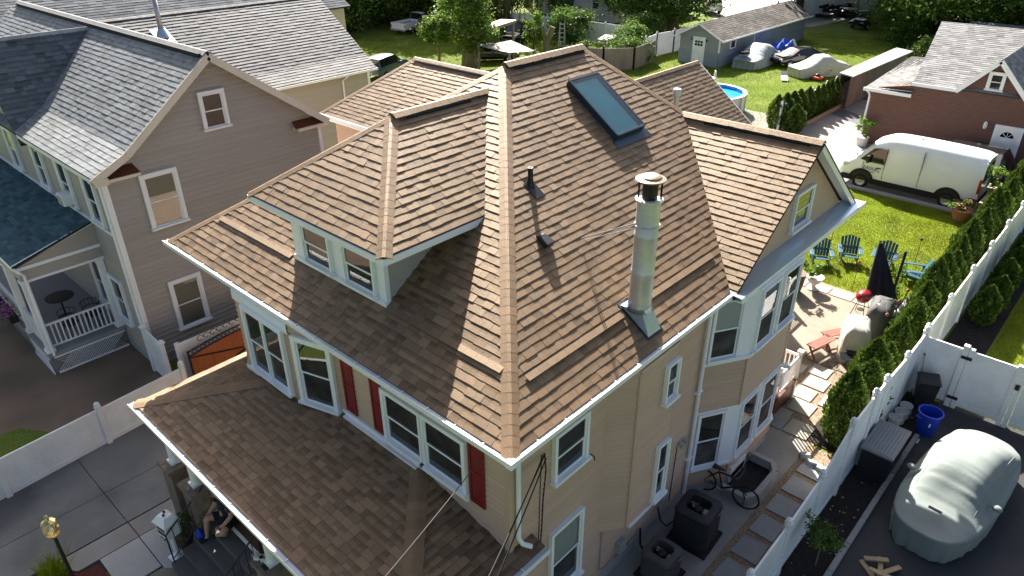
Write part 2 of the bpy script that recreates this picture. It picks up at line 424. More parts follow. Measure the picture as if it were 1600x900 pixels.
mat('paver_light', (.36, .33, .28), .88, .10, 2.2, bump=.1, bscale=50, fine=.08, tint=True)
mat('paver_dark', (.10, .105, .11), .9, .15, 5, bump=.2, bscale=40, fine=.2, fscale=40)
mat('mulch', (.022, .017, .014), 1.0, .4, 6, bump=1.0, bscale=45, fine=.5, fscale=50)
mat('soil', (.23, .155, .105), 1.0, .25, 1.0, bump=.5, bscale=40, fine=.25, col2=(.12, .095, .06), mask_scale=.5)
mat('grass', (.17, .20, .022), .95, .22, 1.3, bump=.8, bscale=70, fine=.35, fscale=45, col2=(.17, .205, .036), mask_scale=.5, spec=.1)
mat('grass_far', (.10, .15, .02), .95, .25, .5, bump=.8, bscale=25, fine=.3, fscale=14, col2=(.12, .15, .035), mask_scale=.25, spec=.1)
mat('grass_blade', (.235, .325, .016), .8, .2, 1.0, tint=True, transl=.3, spec=.15)
mat('leaf', (.085, .15, .024), .6, .15, 1.0, tint=True, transl=.35, spec=.25)
mat('leaf_light', (.12, .20, .028), .6, .15, 1.0, tint=True, transl=.4, spec=.25)
mat('leaf_arb', (.066, .118, .020), .7, .2, 2.0, tint=True, transl=.2, spec=.15)
mat('leaf_willow', (.13, .16, .045), .65, .15, 1.0, tint=True, transl=.4, spec=.2)
mat('bark', (.075, .055, .04), .95, .3, 6, bump=.8, bscale=25, stretch=(1, 1, .3))
mat('bark_light', (.19, .16, .09), .95, .3, 3, bump=.6, bscale=20, stretch=(1, 1, .3))
mat('brick_brown', (.15, .07, .05), .9, .15, .6, tint=True, fine=.12, fscale=30)
mat('mortar', (.16, .12, .10), .95)
mat('cedar', (.33, .095, .03), .6, .15, 3, stretch=(1, 1, .2))
mat('bench_red', (.23, .062, .04), .6, .15, 4)
mat('wood_grey', (.23, .19, .15), .9, .25, 1.5, bump=.2, stretch=(1, 1, .25))
mat('wood_raw', (.42, .30, .17), .8, .2, 4)
mat('chair_blue', (.018, .080, .125), .42, .06, 3)
mat('umbrella_navy', (.012, .014, .026), .9, .15, 4)
mat('grill_red', (.22, .012, .016), .25, .05, coat=.5)
mat('cover_grey', (.065, .066, .066), .75, .15, 4, bump=.3, bscale=12)
mat('cover_white', (.46, .43, .37), .7, .08, 3, bump=.3, bscale=9)
mat('car_cover', (.19, .222, .208), .75, .06, 1.5, bump=.12, bscale=14, local=True)
mat('car_cover_blue', (.26, .29, .31), .65, .1, 1.5, local=True)
mat('car_cover_white', (.42, .43, .40), .6, .08, 1.5, local=True)
mat('terracotta', (.36, .15, .085), .8, .12, 4)
mat('ceramic_white', (.66, .65, .62), .5, .08, 3)
mat('pot_brown', (.12, .075, .05), .6, .12, 4)
mat('planter_stone', (.58, .52, .45), .85, .1, 4)
mat('flower_pink', (.55, .09, .16), .7, .2, 4, tint=True)
mat('flower_purple', (.36, .07, .30), .7, .2, 4, tint=True)
mat('van_white', (.84, .85, .86), .28, .03, 1, coat=.5, local=True)
mat('car_white', (.78, .78, .78), .3, .02, coat=.5)
mat('car_black', (.010, .010, .012), .22, .02, coat=.8)
mat('car_maroon', (.07, .018, .022), .28, .03, coat=.6)
mat('car_blue', (.035, .075, .105), .28, .03, coat=.6)
mat('car_silver', (.35, .36, .37), .3, .03, metal=.5, coat=.5)
mat('car_glass', (.012, .015, .018), .05, .05, spec=.8)
mat('tyre', (.012, .012, .012), .9, .15, 5)
mat('rim', (.42, .42, .43), .35, .05, metal=.7)
mat('lamp_red', (.45, .02, .015), .3, .05)
mat('lamp_clear', (.65, .66, .68), .15, .05)
mat('plate', (.70, .68, .60), .5, .02)
mat('plastic_blue', (.012, .045, .42), .38, .06, 3)
mat('plastic_blue2', (.02, .09, .45), .5, .3, 3)
mat('bin_black', (.018, .020, .022), .5, .08, 3)
mat('box_lid', (.20, .205, .21), .6, .06, 3)
mat('bucket_white', (.55, .53, .48), .6, .25, 6)
mat('pool_blue', (.03, .30, .62), .3, .1, 2)
mat('pool_white', (.55, .54, .52), .5, .06)
mat('orange_red', (.55, .04, .015), .5, .05)
mat('ac_black', (.020, .021, .023), .55, .12, 3)
mat('ac_grey', (.075, .068, .062), .6, .12, 3)
mat('stone_pier', (.19, .15, .115), .95, .25, 5, bump=.6, bscale=18, fine=.2, fscale=30)
mat('step_stone', (.105, .10, .092), .95, .15, 2, bump=.2, bscale=60, fine=.15)
mat('porch_floor', (.09, .045, .035), .7, .15, 3)
mat('mahogany', (.12, .035, .02), .45, .12, 3)
mat('skin', (.46, .27, .19), .6, .06, 8, local=True)
mat('shirt_navy', (.012, .018, .035), .9, .1, 5, local=True)
mat('shorts_black', (.010, .010, .012), .9, .1, 5, local=True)
mat('hair_grey', (.16, .12, .09), .9, .3, 20, local=True)
mat('brass', (.55, .45, .22), .25, .1, metal=.8)
mat('print_black', (.015, .015, .015), .6, 0)
mat('paper_white', (.72, .72, .70), .7, .05)
mat('tarp_tan', (.26, .235, .18), .8, .15, 1.5)
mat('tin_grey', (.32, .32, .31), .6, .2, 2)
lamp_glass = glass_mat('lamp_glass', (.9, .85, .7))
sky_glass = glass_mat('skylight_glass', (.70, .96, .92), base=.05)
mat('skylight_sky_tint', (.30, .80, .74), .6, .15, 2)  # sky reflection of the skylight glass put into this bright teal
def water_mat():
    m = bpy.data.materials.new('pool_water'); m.use_nodes = True; MATS['pool_water'] = m
    n = m.node_tree.nodes; l = m.node_tree.links; b = n['Principled BSDF']
    b.inputs['Base Color'].default_value = (.03, .28, .58, 1); b.inputs['Roughness'].default_value = .06
    t = n.new('ShaderNodeTexNoise'); t.inputs['Scale'].default_value = 2.5; bp = n.new('ShaderNodeBump'); bp.inputs['Strength'].default_value = .35
    l.new(t.outputs[0], bp.inputs['Height']); l.new(bp.outputs[0], b.inputs['Normal'])
water_mat()
# ---------------------------------------------------------------- setting: ground sheets
def sheet(name, pts, z, m, parent=None, kind='structure', th=None, tint=1.0):
    mb = MB(); pts = [(p[0], p[1]) for p in pts]
    ar = sum(pts[i][0]*pts[(i+1) % len(pts)][1]-pts[(i+1) % len(pts)][0]*pts[i][1] for i in range(len(pts)))
    if ar < 0: pts = pts[::-1]
    if th: mb.prism([(x, y, z-th) for x, y in pts], (0, 0, th), tint)
    else: mb.poly([(x, y, z) for x, y in pts], tint)
    o = mb.build(name, m, parent, bevel=.004 if th and parent is not None else 0)
    if kind and parent is None: tag(o, kind=kind)
    return o
def rect(x0, x1, y0, y1): return [(x0, y0), (x1, y0), (x1, y1), (x0, y1)]
sheet('ground', rect(-150, 400, -200, 400), -.012, 'grass_far')
sheet('street', rect(-22, -10, -200, 200), -.004, 'asphalt')
# left driveway: slabs with open joints
drive = sheet('driveway', rect(-9.9, 24, 14.66, 18.4), -.006, 'black_matte')
for (x0, x1) in ((-4.2, -.4), (-.4, 2.61), (2.61, 5.6), (5.6, 8.6), (8.6, 11.6), (11.6, 15)):
    for (y0, y1) in ((14.66, 16.0), (16.0, 18.0)):
        sheet('concrete_slab', rect(x0+.008, x1-.008, y0+.008, y1-.008), .03, 'concrete_drive', drive, th=.05)
mat('red_mulch', (.085, .022, .018), 1.0, .3, 5, bump=1.0, bscale=45, fine=.4, fscale=50)
walk = sheet('front_walk', [(.2, 14.64), (3.9, 14.64), (3.9, 12.62), (2.72, 12.62), (1.75, 13.6)], -.002, 'black_matte')
sheet('walk_slab', [(1.76, 14.02), (2.60, 14.02), (2.60, 12.86), (1.76, 12.86)], .022, 'concrete_walk', walk, th=.05)
sheet('walk_slab', [(2.62, 14.02), (3.9, 14.02), (3.9, 12.62), (2.74, 12.62), (2.62, 12.75)], .022, 'concrete_walk', walk, th=.05)
sheet('walk_slab', [(.95, 14.63), (2.61, 14.63), (2.61, 14.04), (1.32, 14.04)], .024, 'concrete', walk, th=.05)
sheet('walk_slab', [(2.63, 14.63), (3.9, 14.63), (3.9, 14.04), (2.63, 14.04)], .024, 'concrete', walk, th=.05)
sheet('aggregate_walk', [(-3, 12.8), (2.74, 12.8), (2.74, 10.4), (-3, 10.4)], .012, 'exposed_aggregate')
sheet('front_bed', [(.2, 14.6), (.9, 14.6), (1.3, 14.0), (1.72, 13.9), (1.72, 12.86), (.2, 12.86)], .016, 'red_mulch')
sheet('neighbour_yard', rect(-6, 5.8, 18.02, 30), .0, 'soil')
sheet('side_lawn', [(-6, 18.05), (3.4, 18.05), (2.0, 20.3), (-6, 21)], .004, 'grass_far')
# right side
side = sheet('side_walk', rect(6, 15.78, 4.1, 5.62), .012, 'concrete')
sheet('asphalt_drive', [(6, 2.1), (20.08, 2.1), (20.08, -14), (6, -14)], .004, 'asphalt')
sheet('mulch_bed', rect(6, 19.95, 2.1, 2.98), .008, 'mulch')
gravel = sheet('gravel_path', rect(6, 15.78, 2.98, 4.095), .004, 'gravel')
gravel2 = sheet('gravel_court', rect(15.78, 19.55, 4.0, 9), .004, 'gravel')
patio = sheet('patio', rect(19.56, 23.9, 4.25, 12), .02, 'patio_concrete')
border = sheet('patio_border', rect(23.9, 24.7, 4.25, 12), .01, 'gravel')
for i in range(9):
    y = 4.4+i*.83; sheet('border_stone', rect(23.98, 24.5, y, y+.78), .035, 'paver_light', border, th=.04, tint=random.uniform(.9, 1.1))
mj = MB()
mj.box(19.57, 23.89, 6.72, 6.735, .018, .0225); mj.box(21.6, 21.615, 4.3, 6.72, .018, .0225); mj.build('patio_joint', 'exposed_aggregate', patio)
lawn = sheet('back_lawn', rect(24.7, 34.95, 3.2, 30), .012, 'grass')
sheet('hedge_bed', rect(15.9, 41.5, 3.05, 4.3), .016, 'mulch')
sheet('rear_drive', rect(35.12, 44.6, 3.2, 40), .010, 'concrete')
kerb = MB()
for i in range(6): kerb.box(34.95, 35.12, 3.9+i*1.7, 3.9+i*1.7+1.69, 0, .14)
tag(kerb.build('kerb', 'concrete_walk', bevel=.01), kind='structure')
court = sheet('garage_court', rect(42.4, 60, 12.4, 17.0), .014, 'concrete')
sheet('paver_band', [(45.2, 12.5), (46.9, 12.5), (48.9, 15.9), (47.2, 15.9)], .022, 'paver_dark', court)
sheet('paver_band', [(50.6, 12.5), (60, 12.5), (60, 15.9), (52.2, 15.9)], .022, 'paver_dark', court)
sheet('far_lot', [(78, 30), (150, 20), (150, 90), (92, 52), (76, 40)], -.004, 'concrete')
sheet('east_bed', rect(20.1, 44, 1.75, 2.9), .006, 'mulch')
sheet('east_lawn', rect(20.1, 60, -30, 1.74), .004, 'grass')
# stepping stones along the side path
sx = 10.7
for i in range(7):
    x = 9.56+i*.84; j = random.uniform(-.02, .02)
    sheet('stepping_stone', [(x+j, 3.36), (x+.64+j, 3.38), (x+.65, 3.93+j), (x, 3.95)], .04, 'bluestone', gravel, th=.05, tint=random.uniform(.9, 1.08))
for (x0, x1, y0, y1) in ((15.85, 16.5, 4.22, 4.86), (16.2, 16.75, 4.95, 5.5), (16.85, 17.45, 4.55, 5.2), (17.5, 18.1, 4.8, 5.4), (17.55, 18.1, 4.0, 4.6),
                         (18.2, 18.8, 4.70, 5.32), (18.87, 19.43, 4.88, 5.46), (18.68, 19.15, 5.54, 6.16), (18.0, 18.6, 5.55, 6.2), (16.0, 16.6, 5.6, 6.3), (17.2, 17.8, 5.6, 6.2)):
    sheet('paving_stone', rect(x0, x1, y0, y1), .04, 'paver_light', gravel2, th=.05, tint=random.uniform(.88, 1.1))
sheet('paving_stone', rect(15.84, 16.5, 4.9, 5.55), .038, 'bluestone', gravel2, th=.05)
# loose pebbles
def pebbles(name, regions, n, s, avoid=(), m='pebble'):
    V = []; Q = []; T = []; k = 0
    tot = sum((r[1]-r[0])*(r[3]-r[2]) for r in regions)
    for r in regions:
        c = int(n*(r[1]-r[0])*(r[3]-r[2])/tot)
        for _ in range(c):
            x = random.uniform(r[0], r[1]); y = random.uniform(r[2], r[3])
            if any(a[0] < x < a[1] and a[2] < y < a[3] for a in avoid): continue
            a = random.uniform(0, 3.14); sx, sy, sz = (random.uniform(.6, 1.2)*s for _ in range(3)); ca, sa = math.cos(a), math.sin(a)
            pts = [(sx*ca, sx*sa, 0), (-sy*sa, sy*ca, 0), (-sx*ca, -sx*sa, 0), (sy*sa, -sy*ca, 0), (0, 0, sz*.8)]
            for p in pts: V.append((x+p[0], y+p[1], .006+p[2]))
            for f in ((0, 1, 4), (1, 2, 4), (2, 3, 4), (3, 0, 4)): Q.append([i+k for i in f])
            t = random.uniform(.45, 1.5); T += [(t*1.02, t, t*random.uniform(.85, 1.05))]*4; k += 5
    o = link_mesh(name, arrays_mesh(name, V, Q, T, m)); tag(o, kind='stuff'); return o
tag(pebbles('pebbles', [(9.2, 15.78, 3.02, 4.08)], 9000, .017), 'brown pea gravel around the blue stepping stones', 'gravel')
tag(pebbles('pebbles', [(15.8, 19.53, 4.1, 8)], 14000, .017), 'tan pea gravel between the light paving stones', 'gravel')
tag(pebbles('mulch_chips', [(9.8, 19.9, 2.14, 2.92), (20.1, 30, 1.8, 2.85)], 5000, .022, m='mulch'), 'dark mulch chips along the white fence', 'mulch')
# fallen leaves in the mulch
ml = MB()
for i in range(60):
    x = random.uniform(11, 19.5); y = random.uniform(2.15, 2.85); a = random.uniform(0, 6.28); s = random.uniform(.02, .045)
    ml.quad((x+s*math.cos(a), y+s*math.sin(a), .03), (x-s*.5*math.sin(a), y+s*.5*math.cos(a), .035), (x-s*math.cos(a), y-s*math.sin(a), .028), (x+s*.5*math.sin(a), y-s*.5*math.cos(a), .025), random.uniform(.5, 1.1))
tag(ml.build('fallen_leaves', 'wood_raw'), 'dry brown leaves scattered on the mulch bed', 'leaves', kind='stuff')
# grass blades
def blades(name, regions, n, h, label, dens_mask=None):
    tot = sum((r[1]-r[0])*(r[3]-r[2]) for r in regions); X = []; Y = []
    for r in regions:
        c = int(n*(r[1]-r[0])*(r[3]-r[2])/tot); X.append(rng.uniform(r[0], r[1], c)); Y.append(rng.uniform(r[2], r[3], c))
    X = np.concatenate(X); Y = np.concatenate(Y); N = len(X)
    a = rng.uniform(0, 2*np.pi, N); w = rng.uniform(.006, .012, N)*1.3; hh = h*rng.uniform(.5, 1.2, N)
    lean = rng.normal(0, .35, (N, 2))*hh[:, None]
    V = np.zeros((N, 3, 3)); V[:, 0] = np.stack([X+np.cos(a)*w, Y+np.sin(a)*w, np.full(N, .008)], 1)
    V[:, 1] = np.stack([X-np.cos(a)*w, Y-np.sin(a)*w, np.full(N, .008)], 1); V[:, 2] = np.stack([X+lean[:, 0], Y+lean[:, 1], hh], 1)
    Q = np.arange(3*N).reshape(N, 3)
    patch = .85+.28*np.sin(X*1.7+np.sin(Y*2.1)*1.5)*np.sin(Y*1.3+np.cos(X*.9)*2)
    t = rng.uniform(.7, 1.25, N)*patch; T = np.stack([t*rng.uniform(.9, 1.2, N), t, t*.9], 1)
    tag(link_mesh(name, arrays_mesh(name, V.reshape(-1, 3), Q, T, 'grass_blade')), label, 'grass', kind='stuff')
blades('grass', [(24.75, 34.9, 4.3, 12)], 130000, .055, 'short bright green grass of the back lawn')
blades('grass', [(20.1, 30, -3.5, 1.7)], 60000, .06, 'green grass beyond the white gate')
blades('ornamental_grass', [(.75, 1.12, 14.05, 14.5)], 420, .55, 'tuft of long grass beside the lamp post')
blades('grass', [(41, 75, 17, 34)], 110000, .09, 'long green grass of the yard behind the house')
blades('grass', [(36, 56, 36, 60)], 60000, .10, 'grass around the parked truck and the trees')
# ---------------------------------------------------------------- main house
HL = (5.92, 5.6, 0)
house = thing('brown_roof_house', 'tan sided two-storey house with brown shingled hip roof and red shutters', 'house', HL, world=True)
XF, YR, YL, XB = 5.92, 5.6, 13.4, 16.55
SF, SR = .664, .700
def zf(x): return 5.6+SF*(x-5.57)
def zr(y): return 5.6+SR*(y-5.22)
def zl(y): return 5.6+SR*(16.3-y)
PK = Vector((11.4, 10.76, 9.47)); PK2 = Vector((14.1, 10.76, 9.47))
roof = MB()
def slab(mb, pts, t=.06): mb.prism([Vector(p)-Vector((0, 0, t)) for p in pts], (0, 0, t-.002))
F_ = [(5.66, 5.31, zf(5.66)), (5.66, 16.21, zf(5.66)), tuple(PK)]
Rr = [(5.66, 5.31, zf(5.66)), (12.15, 5.31, zr(5.31)), (15.5, 8.62, zr(8.62)), tuple(PK2), tuple(PK)]
L_ = [(5.66, 16.21, zf(5.66)), tuple(PK), tuple(PK2), (19.5, 16.21, zf(5.66))]
B_ = [tuple(PK2), (19.5, 5.31, zf(5.66)), (19.5, 16.21, zf(5.66))]
Bc = [tuple(PK2), (15.5, 8.62, zr(8.62)), (19.5, 8.62, 5.9), (19.5, 16.21, zf(5.66))]
for p in (F_, Rr, L_, Bc): slab(roof, p)
# right cross gable
def zg(x): return 5.61+.727*(x-12.2)
XR = 15.45; ZR_ = zg(XR); GY = 5.2
G1 = [(12.15, GY, zg(12.15)), (XR, GY, ZR_), (XR, 8.62, ZR_), (12.15, 5.31, zg(12.15))]
G2 = [(XR, GY, ZR_), (18.72, GY, zg(12.18)), (18.72, 9.0, zg(12.18)), (XR, 9.0, ZR_)]
slab(roof, G1, .05); slab(roof, G2, .05)
# left rear wing (hip) and rear wing (gable)
W1 = [(14.45, 23.0, 5.6), (17, 20.45, 7.49), (17, 11.5, 7.49), (14.45, 11.5, 5.6)]
W2 = [(14.45, 23.0, 5.6), (17, 20.45, 7.49), (19.55, 23.0, 5.6)]
W3 = [(17, 20.45, 7.49), (19.55, 23.0, 5.6), (19.55, 11.5, 5.6), (17, 11.5, 7.49)]
for p in (W1, W2, W3): slab(roof, p)
def zw(y): return 7.2-.78*(13.3-y)
V1 = [(15.5, 13.3, 7.2), (24.4, 13.3, 7.2), (24.4, 10.5, zw(10.5)), (15.5, 10.5, zw(10.5))]
V2 = [(15.5, 13.3, 7.2), (24.4, 13.3, 7.2), (24.4, 16.1, zw(10.5)), (15.5, 16.1, zw(10.5))]
slab(roof, V1); slab(roof, V2)
# dormer
DZ = 7.57; DR = 9.07; DY0, DY1, DYC = 8.6, 12.84, 10.72
D1 = [(6.2, DY0, DZ), (6.2, DY1, DZ), (8.25, DYC, DR)]
D2 = [(6.2, DY0, DZ), (8.25, DYC, DR), (10.85, DYC, DR), (8.6, DY0, DZ)]
D3 = [(6.2, DY1, DZ), (8.25, DYC, DR), (10.85, DYC, DR), (8.6, DY1, DZ)]
for p in (D1, D2, D3): slab(roof, p, .05)
# porch roof
PS = .24
def zp(d): return 3.22+PS*d
P1 = [(3.43, 5.29, zp(0)), (3.43, 14.24, zp(0)), (XF, 14.24-2.49, zp(2.49)), (XF, 5.29+2.49, zp(2.49))]
P2 = [(3.43, 5.29, zp(0)), (6.45, 5.29, zp(0)), (6.45, 5.29+2.49, zp(2.49)), (XF, 5.29+2.49, zp(2.49))]
P3 = [(3.43, 14.24, zp(0)), (XF, 14.24-2.49, zp(2.49)), (6.6, 14.24-2.49, zp(2.49)), (6.6, 14.24, zp(0))]
for p in (P1, P2, P3): slab(roof, p, .05)
roof_o = roof.build('roof', 'deck_brown', house)
tabs = []
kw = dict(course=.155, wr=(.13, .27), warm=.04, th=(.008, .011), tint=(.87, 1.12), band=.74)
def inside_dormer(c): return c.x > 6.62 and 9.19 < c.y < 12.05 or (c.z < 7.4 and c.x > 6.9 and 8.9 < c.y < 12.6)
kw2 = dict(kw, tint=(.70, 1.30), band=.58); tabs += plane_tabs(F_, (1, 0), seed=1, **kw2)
tabs += plane_tabs(Rr, (0, 1), seed=2, **kw)
tabs += plane_tabs(G1, (1, 0), seed=3, **kw)
tabs += plane_tabs(W1, (1, 0), seed=4, **kw)
tabs += plane_tabs(V1, (0, 1), seed=5, **kw)
tabs += plane_tabs(D1, (1, 0), seed=6, **kw); tabs += plane_tabs(D2, (0, 1), seed=7, **kw)
for k, p in enumerate((P1, P2, P3)):
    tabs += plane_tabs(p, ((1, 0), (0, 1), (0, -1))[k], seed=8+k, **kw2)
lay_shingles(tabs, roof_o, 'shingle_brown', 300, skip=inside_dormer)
def inpl(n_h, slope, along):     # unit vector in plane perpendicular to a hip, helper
    return Vector(along)
def hipcaps(p, q, n1, n2, **k):
    """n1,n2: plane normals"""
    d = (Vector(q)-Vector(p)).normalized(); a = Vector(n1).normalized().cross(d); b = Vector(n2).normalized().cross(d)
    a.normalize(); b.normalize()
    if a.z > 0: a = -a
    if b.z > 0: b = -b
    if a.dot(b) > .9: b = -b
    caps(p, q, a, b, roof_o, 'shingle_brown', **k)
nF = (-SF, 0, 1); nR = (0, -SR, 1); nL = (0, SR, 1); nB = (SF, 0, 1)
up3 = Vector((0, 0, .012))
hipcaps(Vector(F_[0])+up3, PK+up3, nF, nR)
hipcaps(Vector(F_[1])+up3, PK+up3, nF, nL, exp=.24)
hipcaps(Vector((15.52, 8.60, zr(8.60)))+up3, PK2+up3, nR, nB)
hipcaps(PK+up3*7, PK2+up3*7, nL, nR, exp=.2, w=.17)
hipcaps(Vector((XR, GY, ZR_))+up3*6, Vector((XR, 8.65, ZR_))+up3*6, (-.727, 0, 1), (.727, 0, 1), exp=.2, w=.16)
hipcaps(Vector(D1[0])+up3, Vector(D1[2])+up3, (-.75, 0, 1), (0, -.707, 1))
hipcaps(Vector(D1[1])+up3, Vector(D1[2])+up3, (-.75, 0, 1), (0, .707, 1), exp=.24)
hipcaps(Vector(D1[2])+up3*5, Vector((10.9, DYC, DR))+up3*5, (0, -.707, 1), (0, .707, 1), exp=.2, w=.15)
hipcaps(Vector(W1[0])+up3, Vector(W1[1])+up3, (-.74, 0, 1), (0, .74, 1), exp=.24)
hipcaps(Vector(W1[1])+up3*5, Vector((17, 13, 7.49))+up3*5, (-.74, 0, 1), (.74, 0, 1), exp=.2)
hipcaps(Vector(V1[0])+up3*3, Vector(V1[1])+up3*3, (0, -.78, 1), (0, .78, 1), exp=.2)
hipcaps(Vector(P1[0])+up3, Vector(P1[3])+up3, (-PS, 0, 1), (0, -PS, 1), w=.17)
hipcaps(Vector(P1[1])+up3, Vector(P1[2])+up3, (-PS, 0, 1), (0, PS, 1), w=.17)
# ridge vents: raised black louvre strips under the caps
def ridge_vent(p, q, side):
    p, q, sd = Vector(p), Vector(q), Vector(side).normalized(); mb = MB(); h = .085
    for s in (1, -1):
        s_ = sd*s
        mb.add([p+s_*.02+Vector((0, 0, h-.045)), p+s_*.150+Vector((0, 0, h-.135)), p+s_*.150+Vector((0, 0, h-.20)), q+s_*.02+Vector((0, 0, h-.045)), q+s_*.150+Vector((0, 0, h-.135)), q+s_*.150+Vector((0, 0, h-.20))],
               [(0, 1, 4, 3), (1, 2, 5, 4)])
    mb.build('ridge_vent', 'black_matte', roof_o)
ridge_vent((11.6, 10.76, 9.47), (14.0, 10.76, 9.47), (0, 1, 0))
ridge_vent((XR, GY+.25, ZR_), (XR, 8.0, ZR_), (1, 0, 0))
ridge_vent((8.5, DYC, DR), (10.2, DYC, DR), (0, 1, 0))
ridge_vent((17, 15.5, 7.49), (17, 19.9, 7.49), (1, 0, 0))
# intake vent strips: a raised shingle lip over a dark slot
def intake(p, q, up_v, n):
    p, q, up_v, n = Vector(p), Vector(q), Vector(up_v).normalized(), Vector(n).normalized(); L = (q-p).length; d = (q-p).normalized(); s = 0
    mb = MB(); h = .040
    while s < L:
        e = min(random.uniform(.2, .34), L-s); a = p+d*s; b = p+d*(s+e-.003); k = random.uniform(.8, 1.0)
        v = [a+n*h, b+n*h, b+up_v*.12+n*.018, a+up_v*.12+n*.018, a+n*(h-.014), b+n*(h-.014)]
        f = [(0, 1, 2, 3), (4, 5, 1, 0), (4, 0, 3), (5, 2, 1)]
        if (v[1]-v[0]).cross(v[2]-v[0]).dot(n) < 0: f = [x[::-1] for x in f]
        mb.add(v, f, k); s += e
    o = mb.build('intake_vent', 'shingle_brown', roof_o)
    m2 = MB(); m2.add([p+n*.004, q+n*.004, q+n*(h-.028), p+n*(h-.028)], [(0, 1, 2, 3)]); m2.build('vent_slot', 'black_matte', roof_o)
nf = Vector(nF).normalized(); nr = Vector(nR).normalized(); upF = Vector((1, 0, SF)).normalized(); upR = Vector((0, 1, SR)).normalized()
intake((6.5, 12.2, zf(6.5)), (6.5, 15.15, zf(6.5)), upF, nf); intake((6.5, 6.3, zf(6.5)), (6.5, 9.1, zf(6.5)), upF, nf)
intake((6.75, 5.94, zr(5.94)), (9.3, 5.94, zr(5.94)), upR, nr); intake((10.05, 5.94, zr(5.94)), (12.5, 5.94, zr(5.94)), upR, nr)
# gutters and fascia
def gut(p, q, out, **k):
    mb = MB(); gutter(mb, p, q, out, **k); g = mb.build('gutter', 'white_trim', house)
    p, q, o = Vector(p), Vector(q), Vector(out); i = MB()
    i.quad(p-o*.012+Vector((0, 0, .088)), q-o*.012+Vector((0, 0, .088)), q-o*.108+Vector((0, 0, .088)), p-o*.108+Vector((0, 0, .088)))
    i.build('trough', 'gutter_inside', g)
gut((5.57, 5.22, 5.56), (5.57, 16.3, 5.56), (-1, 0, 0)); gut((12.1, 5.22, 5.56), (5.57, 5.22, 5.56), (0, -1, 0))
gut((3.33, 5.19, 3.11), (3.33, 14.34, 3.11), (-1, 0, 0)); gut((6.47, 5.19, 3.11), (3.33, 5.19, 3.11), (0, -1, 0))
for (x, y, z) in ((5.57, 5.22, 5.56), (3.33, 5.19, 3.11)):
    gc = MB(); gc.box(x-.012, x+.12, y-.012, y+.12, z-.002, z+.112); gc.build('gutter_corner', 'white_trim', house)
fa = MB()
fa.box(5.69, 5.72, 5.33, 16.2, 5.42, 5.655); fa.box(5.72, 12.15, 5.34, 5.37, 5.42, 5.655); fa.box(5.72, 16.6, 16.15, 16.18, 5.42, 5.655)
fa.box(5.73, 12.3, 5.37, 16.14, 5.405, 5.43); fa.box(12.3, 16.6, 5.66, 16.14, 5.405, 5.43)
fa.box(3.46, 3.49, 5.33, 14.2, 2.99, 3.19); fa.box(3.49, 6.45, 5.32, 5.35, 2.99, 3.19); fa.box(3.49, 6.6, 14.17, 14.2, 2.99, 3.19); fa.box(3.50, 5.9, 5.36, 14.16, 2.97, 3.0)
fa.build('fascia', 'white_trim', house)
df = MB()     # dormer fascia
df.box(6.17, 6.21, DY0-.02, DY1+.02, DZ-.15, DZ-.03); df.box(6.21, 8.72, DY0-.03, DY0+.01, DZ-.15, DZ-.03); df.box(6.21, 8.7, DY1-.01, DY1+.03, DZ-.15, DZ-.03)
df.box(6.215, 8.6, DY0+.015, DY1-.015, DZ-.16, DZ-.14)
df.build('dormer_fascia', 'white_trim', house)
wf = MB(); wf.box(14.38, 14.42, 11.6, 23.02, 5.42, 5.60); wf.box(14.42, 19.5, 22.98, 23.02, 5.42, 5.60); wf.box(17, 24.4, 10.44, 10.48, zw(10.5)-.2, zw(10.5)-.01)
wf.bar((24.42, 10.5, zw(10.5)-.1), (24.42, 13.3, 7.1), .04, .18); wf.bar((24.42, 16.1, zw(10.5)-.1), (24.42, 13.3, 7.1), .04, .18); wf.build('wing_fascia', 'white_trim', house)
# walls
wall = MB(); nX = (-1, 0, 0); nY = (0, -1, 0)
lap_wall(wall, (XF, YR, 0), (0, 1, 0), [(0, .35), (YL-YR, .35), (YL-YR, 5.45), (0, 5.45)], nX)
lap_wall(wall, (XF, YR, 0), (1, 0, 0), [(0, .35), (XB-XF, .35), (XB-XF, 5.45), (0, 5.45)], nY)
lap_wall(wall, (XF, YL, 0), (1, 0, 0), [(0, .35), (XB-XF, .35), (XB-XF, 5.45), (0, 5.45)], (0, 1, 0))
lap_wall(wall, (XB, YR, 0), (0, 1, 0), [(0, .35), (YL-YR, .35), (YL-YR, 5.45), (0, 5.45)], (1, 0, 0))
lap_wall(wall, (14.8, 16.0, 0), (0, 1, 0), [(0, .3), (6.6, .3), (6.6, 5.5), (0, 5.5)], nX); lap_wall(wall, (14.8, 22.6, 0), (1, 0, 0), [(0, .3), (4.5, .3), (4.5, 5.5), (0, 5.5)], (0, 1, 0))
lap_wall(wall, (24.1, 10.8, 0), (0, 1, 0), [(0, .3), (5, .3), (5, 5.1), (2.5, 6.9), (0, 5.1)], (1, 0, 0)); lap_wall(wall, (19.3, 10.8, 0), (1, 0, 0), [(0, .3), (4.8, .3), (4.8, 5.1), (0, 5.1)], nY)
# gable wall above the bay
lap_wall(wall, (12.3, 5.5, 0), (1, 0, 0), [(0, 5.5), (6.25, 5.5), (3.15, 7.80)], nY)
wall.build('wall', 'siding_tan', house)
fd = MB(); fd.box(XF-.02, XB+.02, YR-.012, YL+.02, 0, .35); fd.build('foundation', 'concrete_walk', house)
cb = MB()
cb.box(XF-.028, XF+.07, YR-.028, YR+.07, .35, 5.45); cb.build('corner_board', 'siding_tan', house)
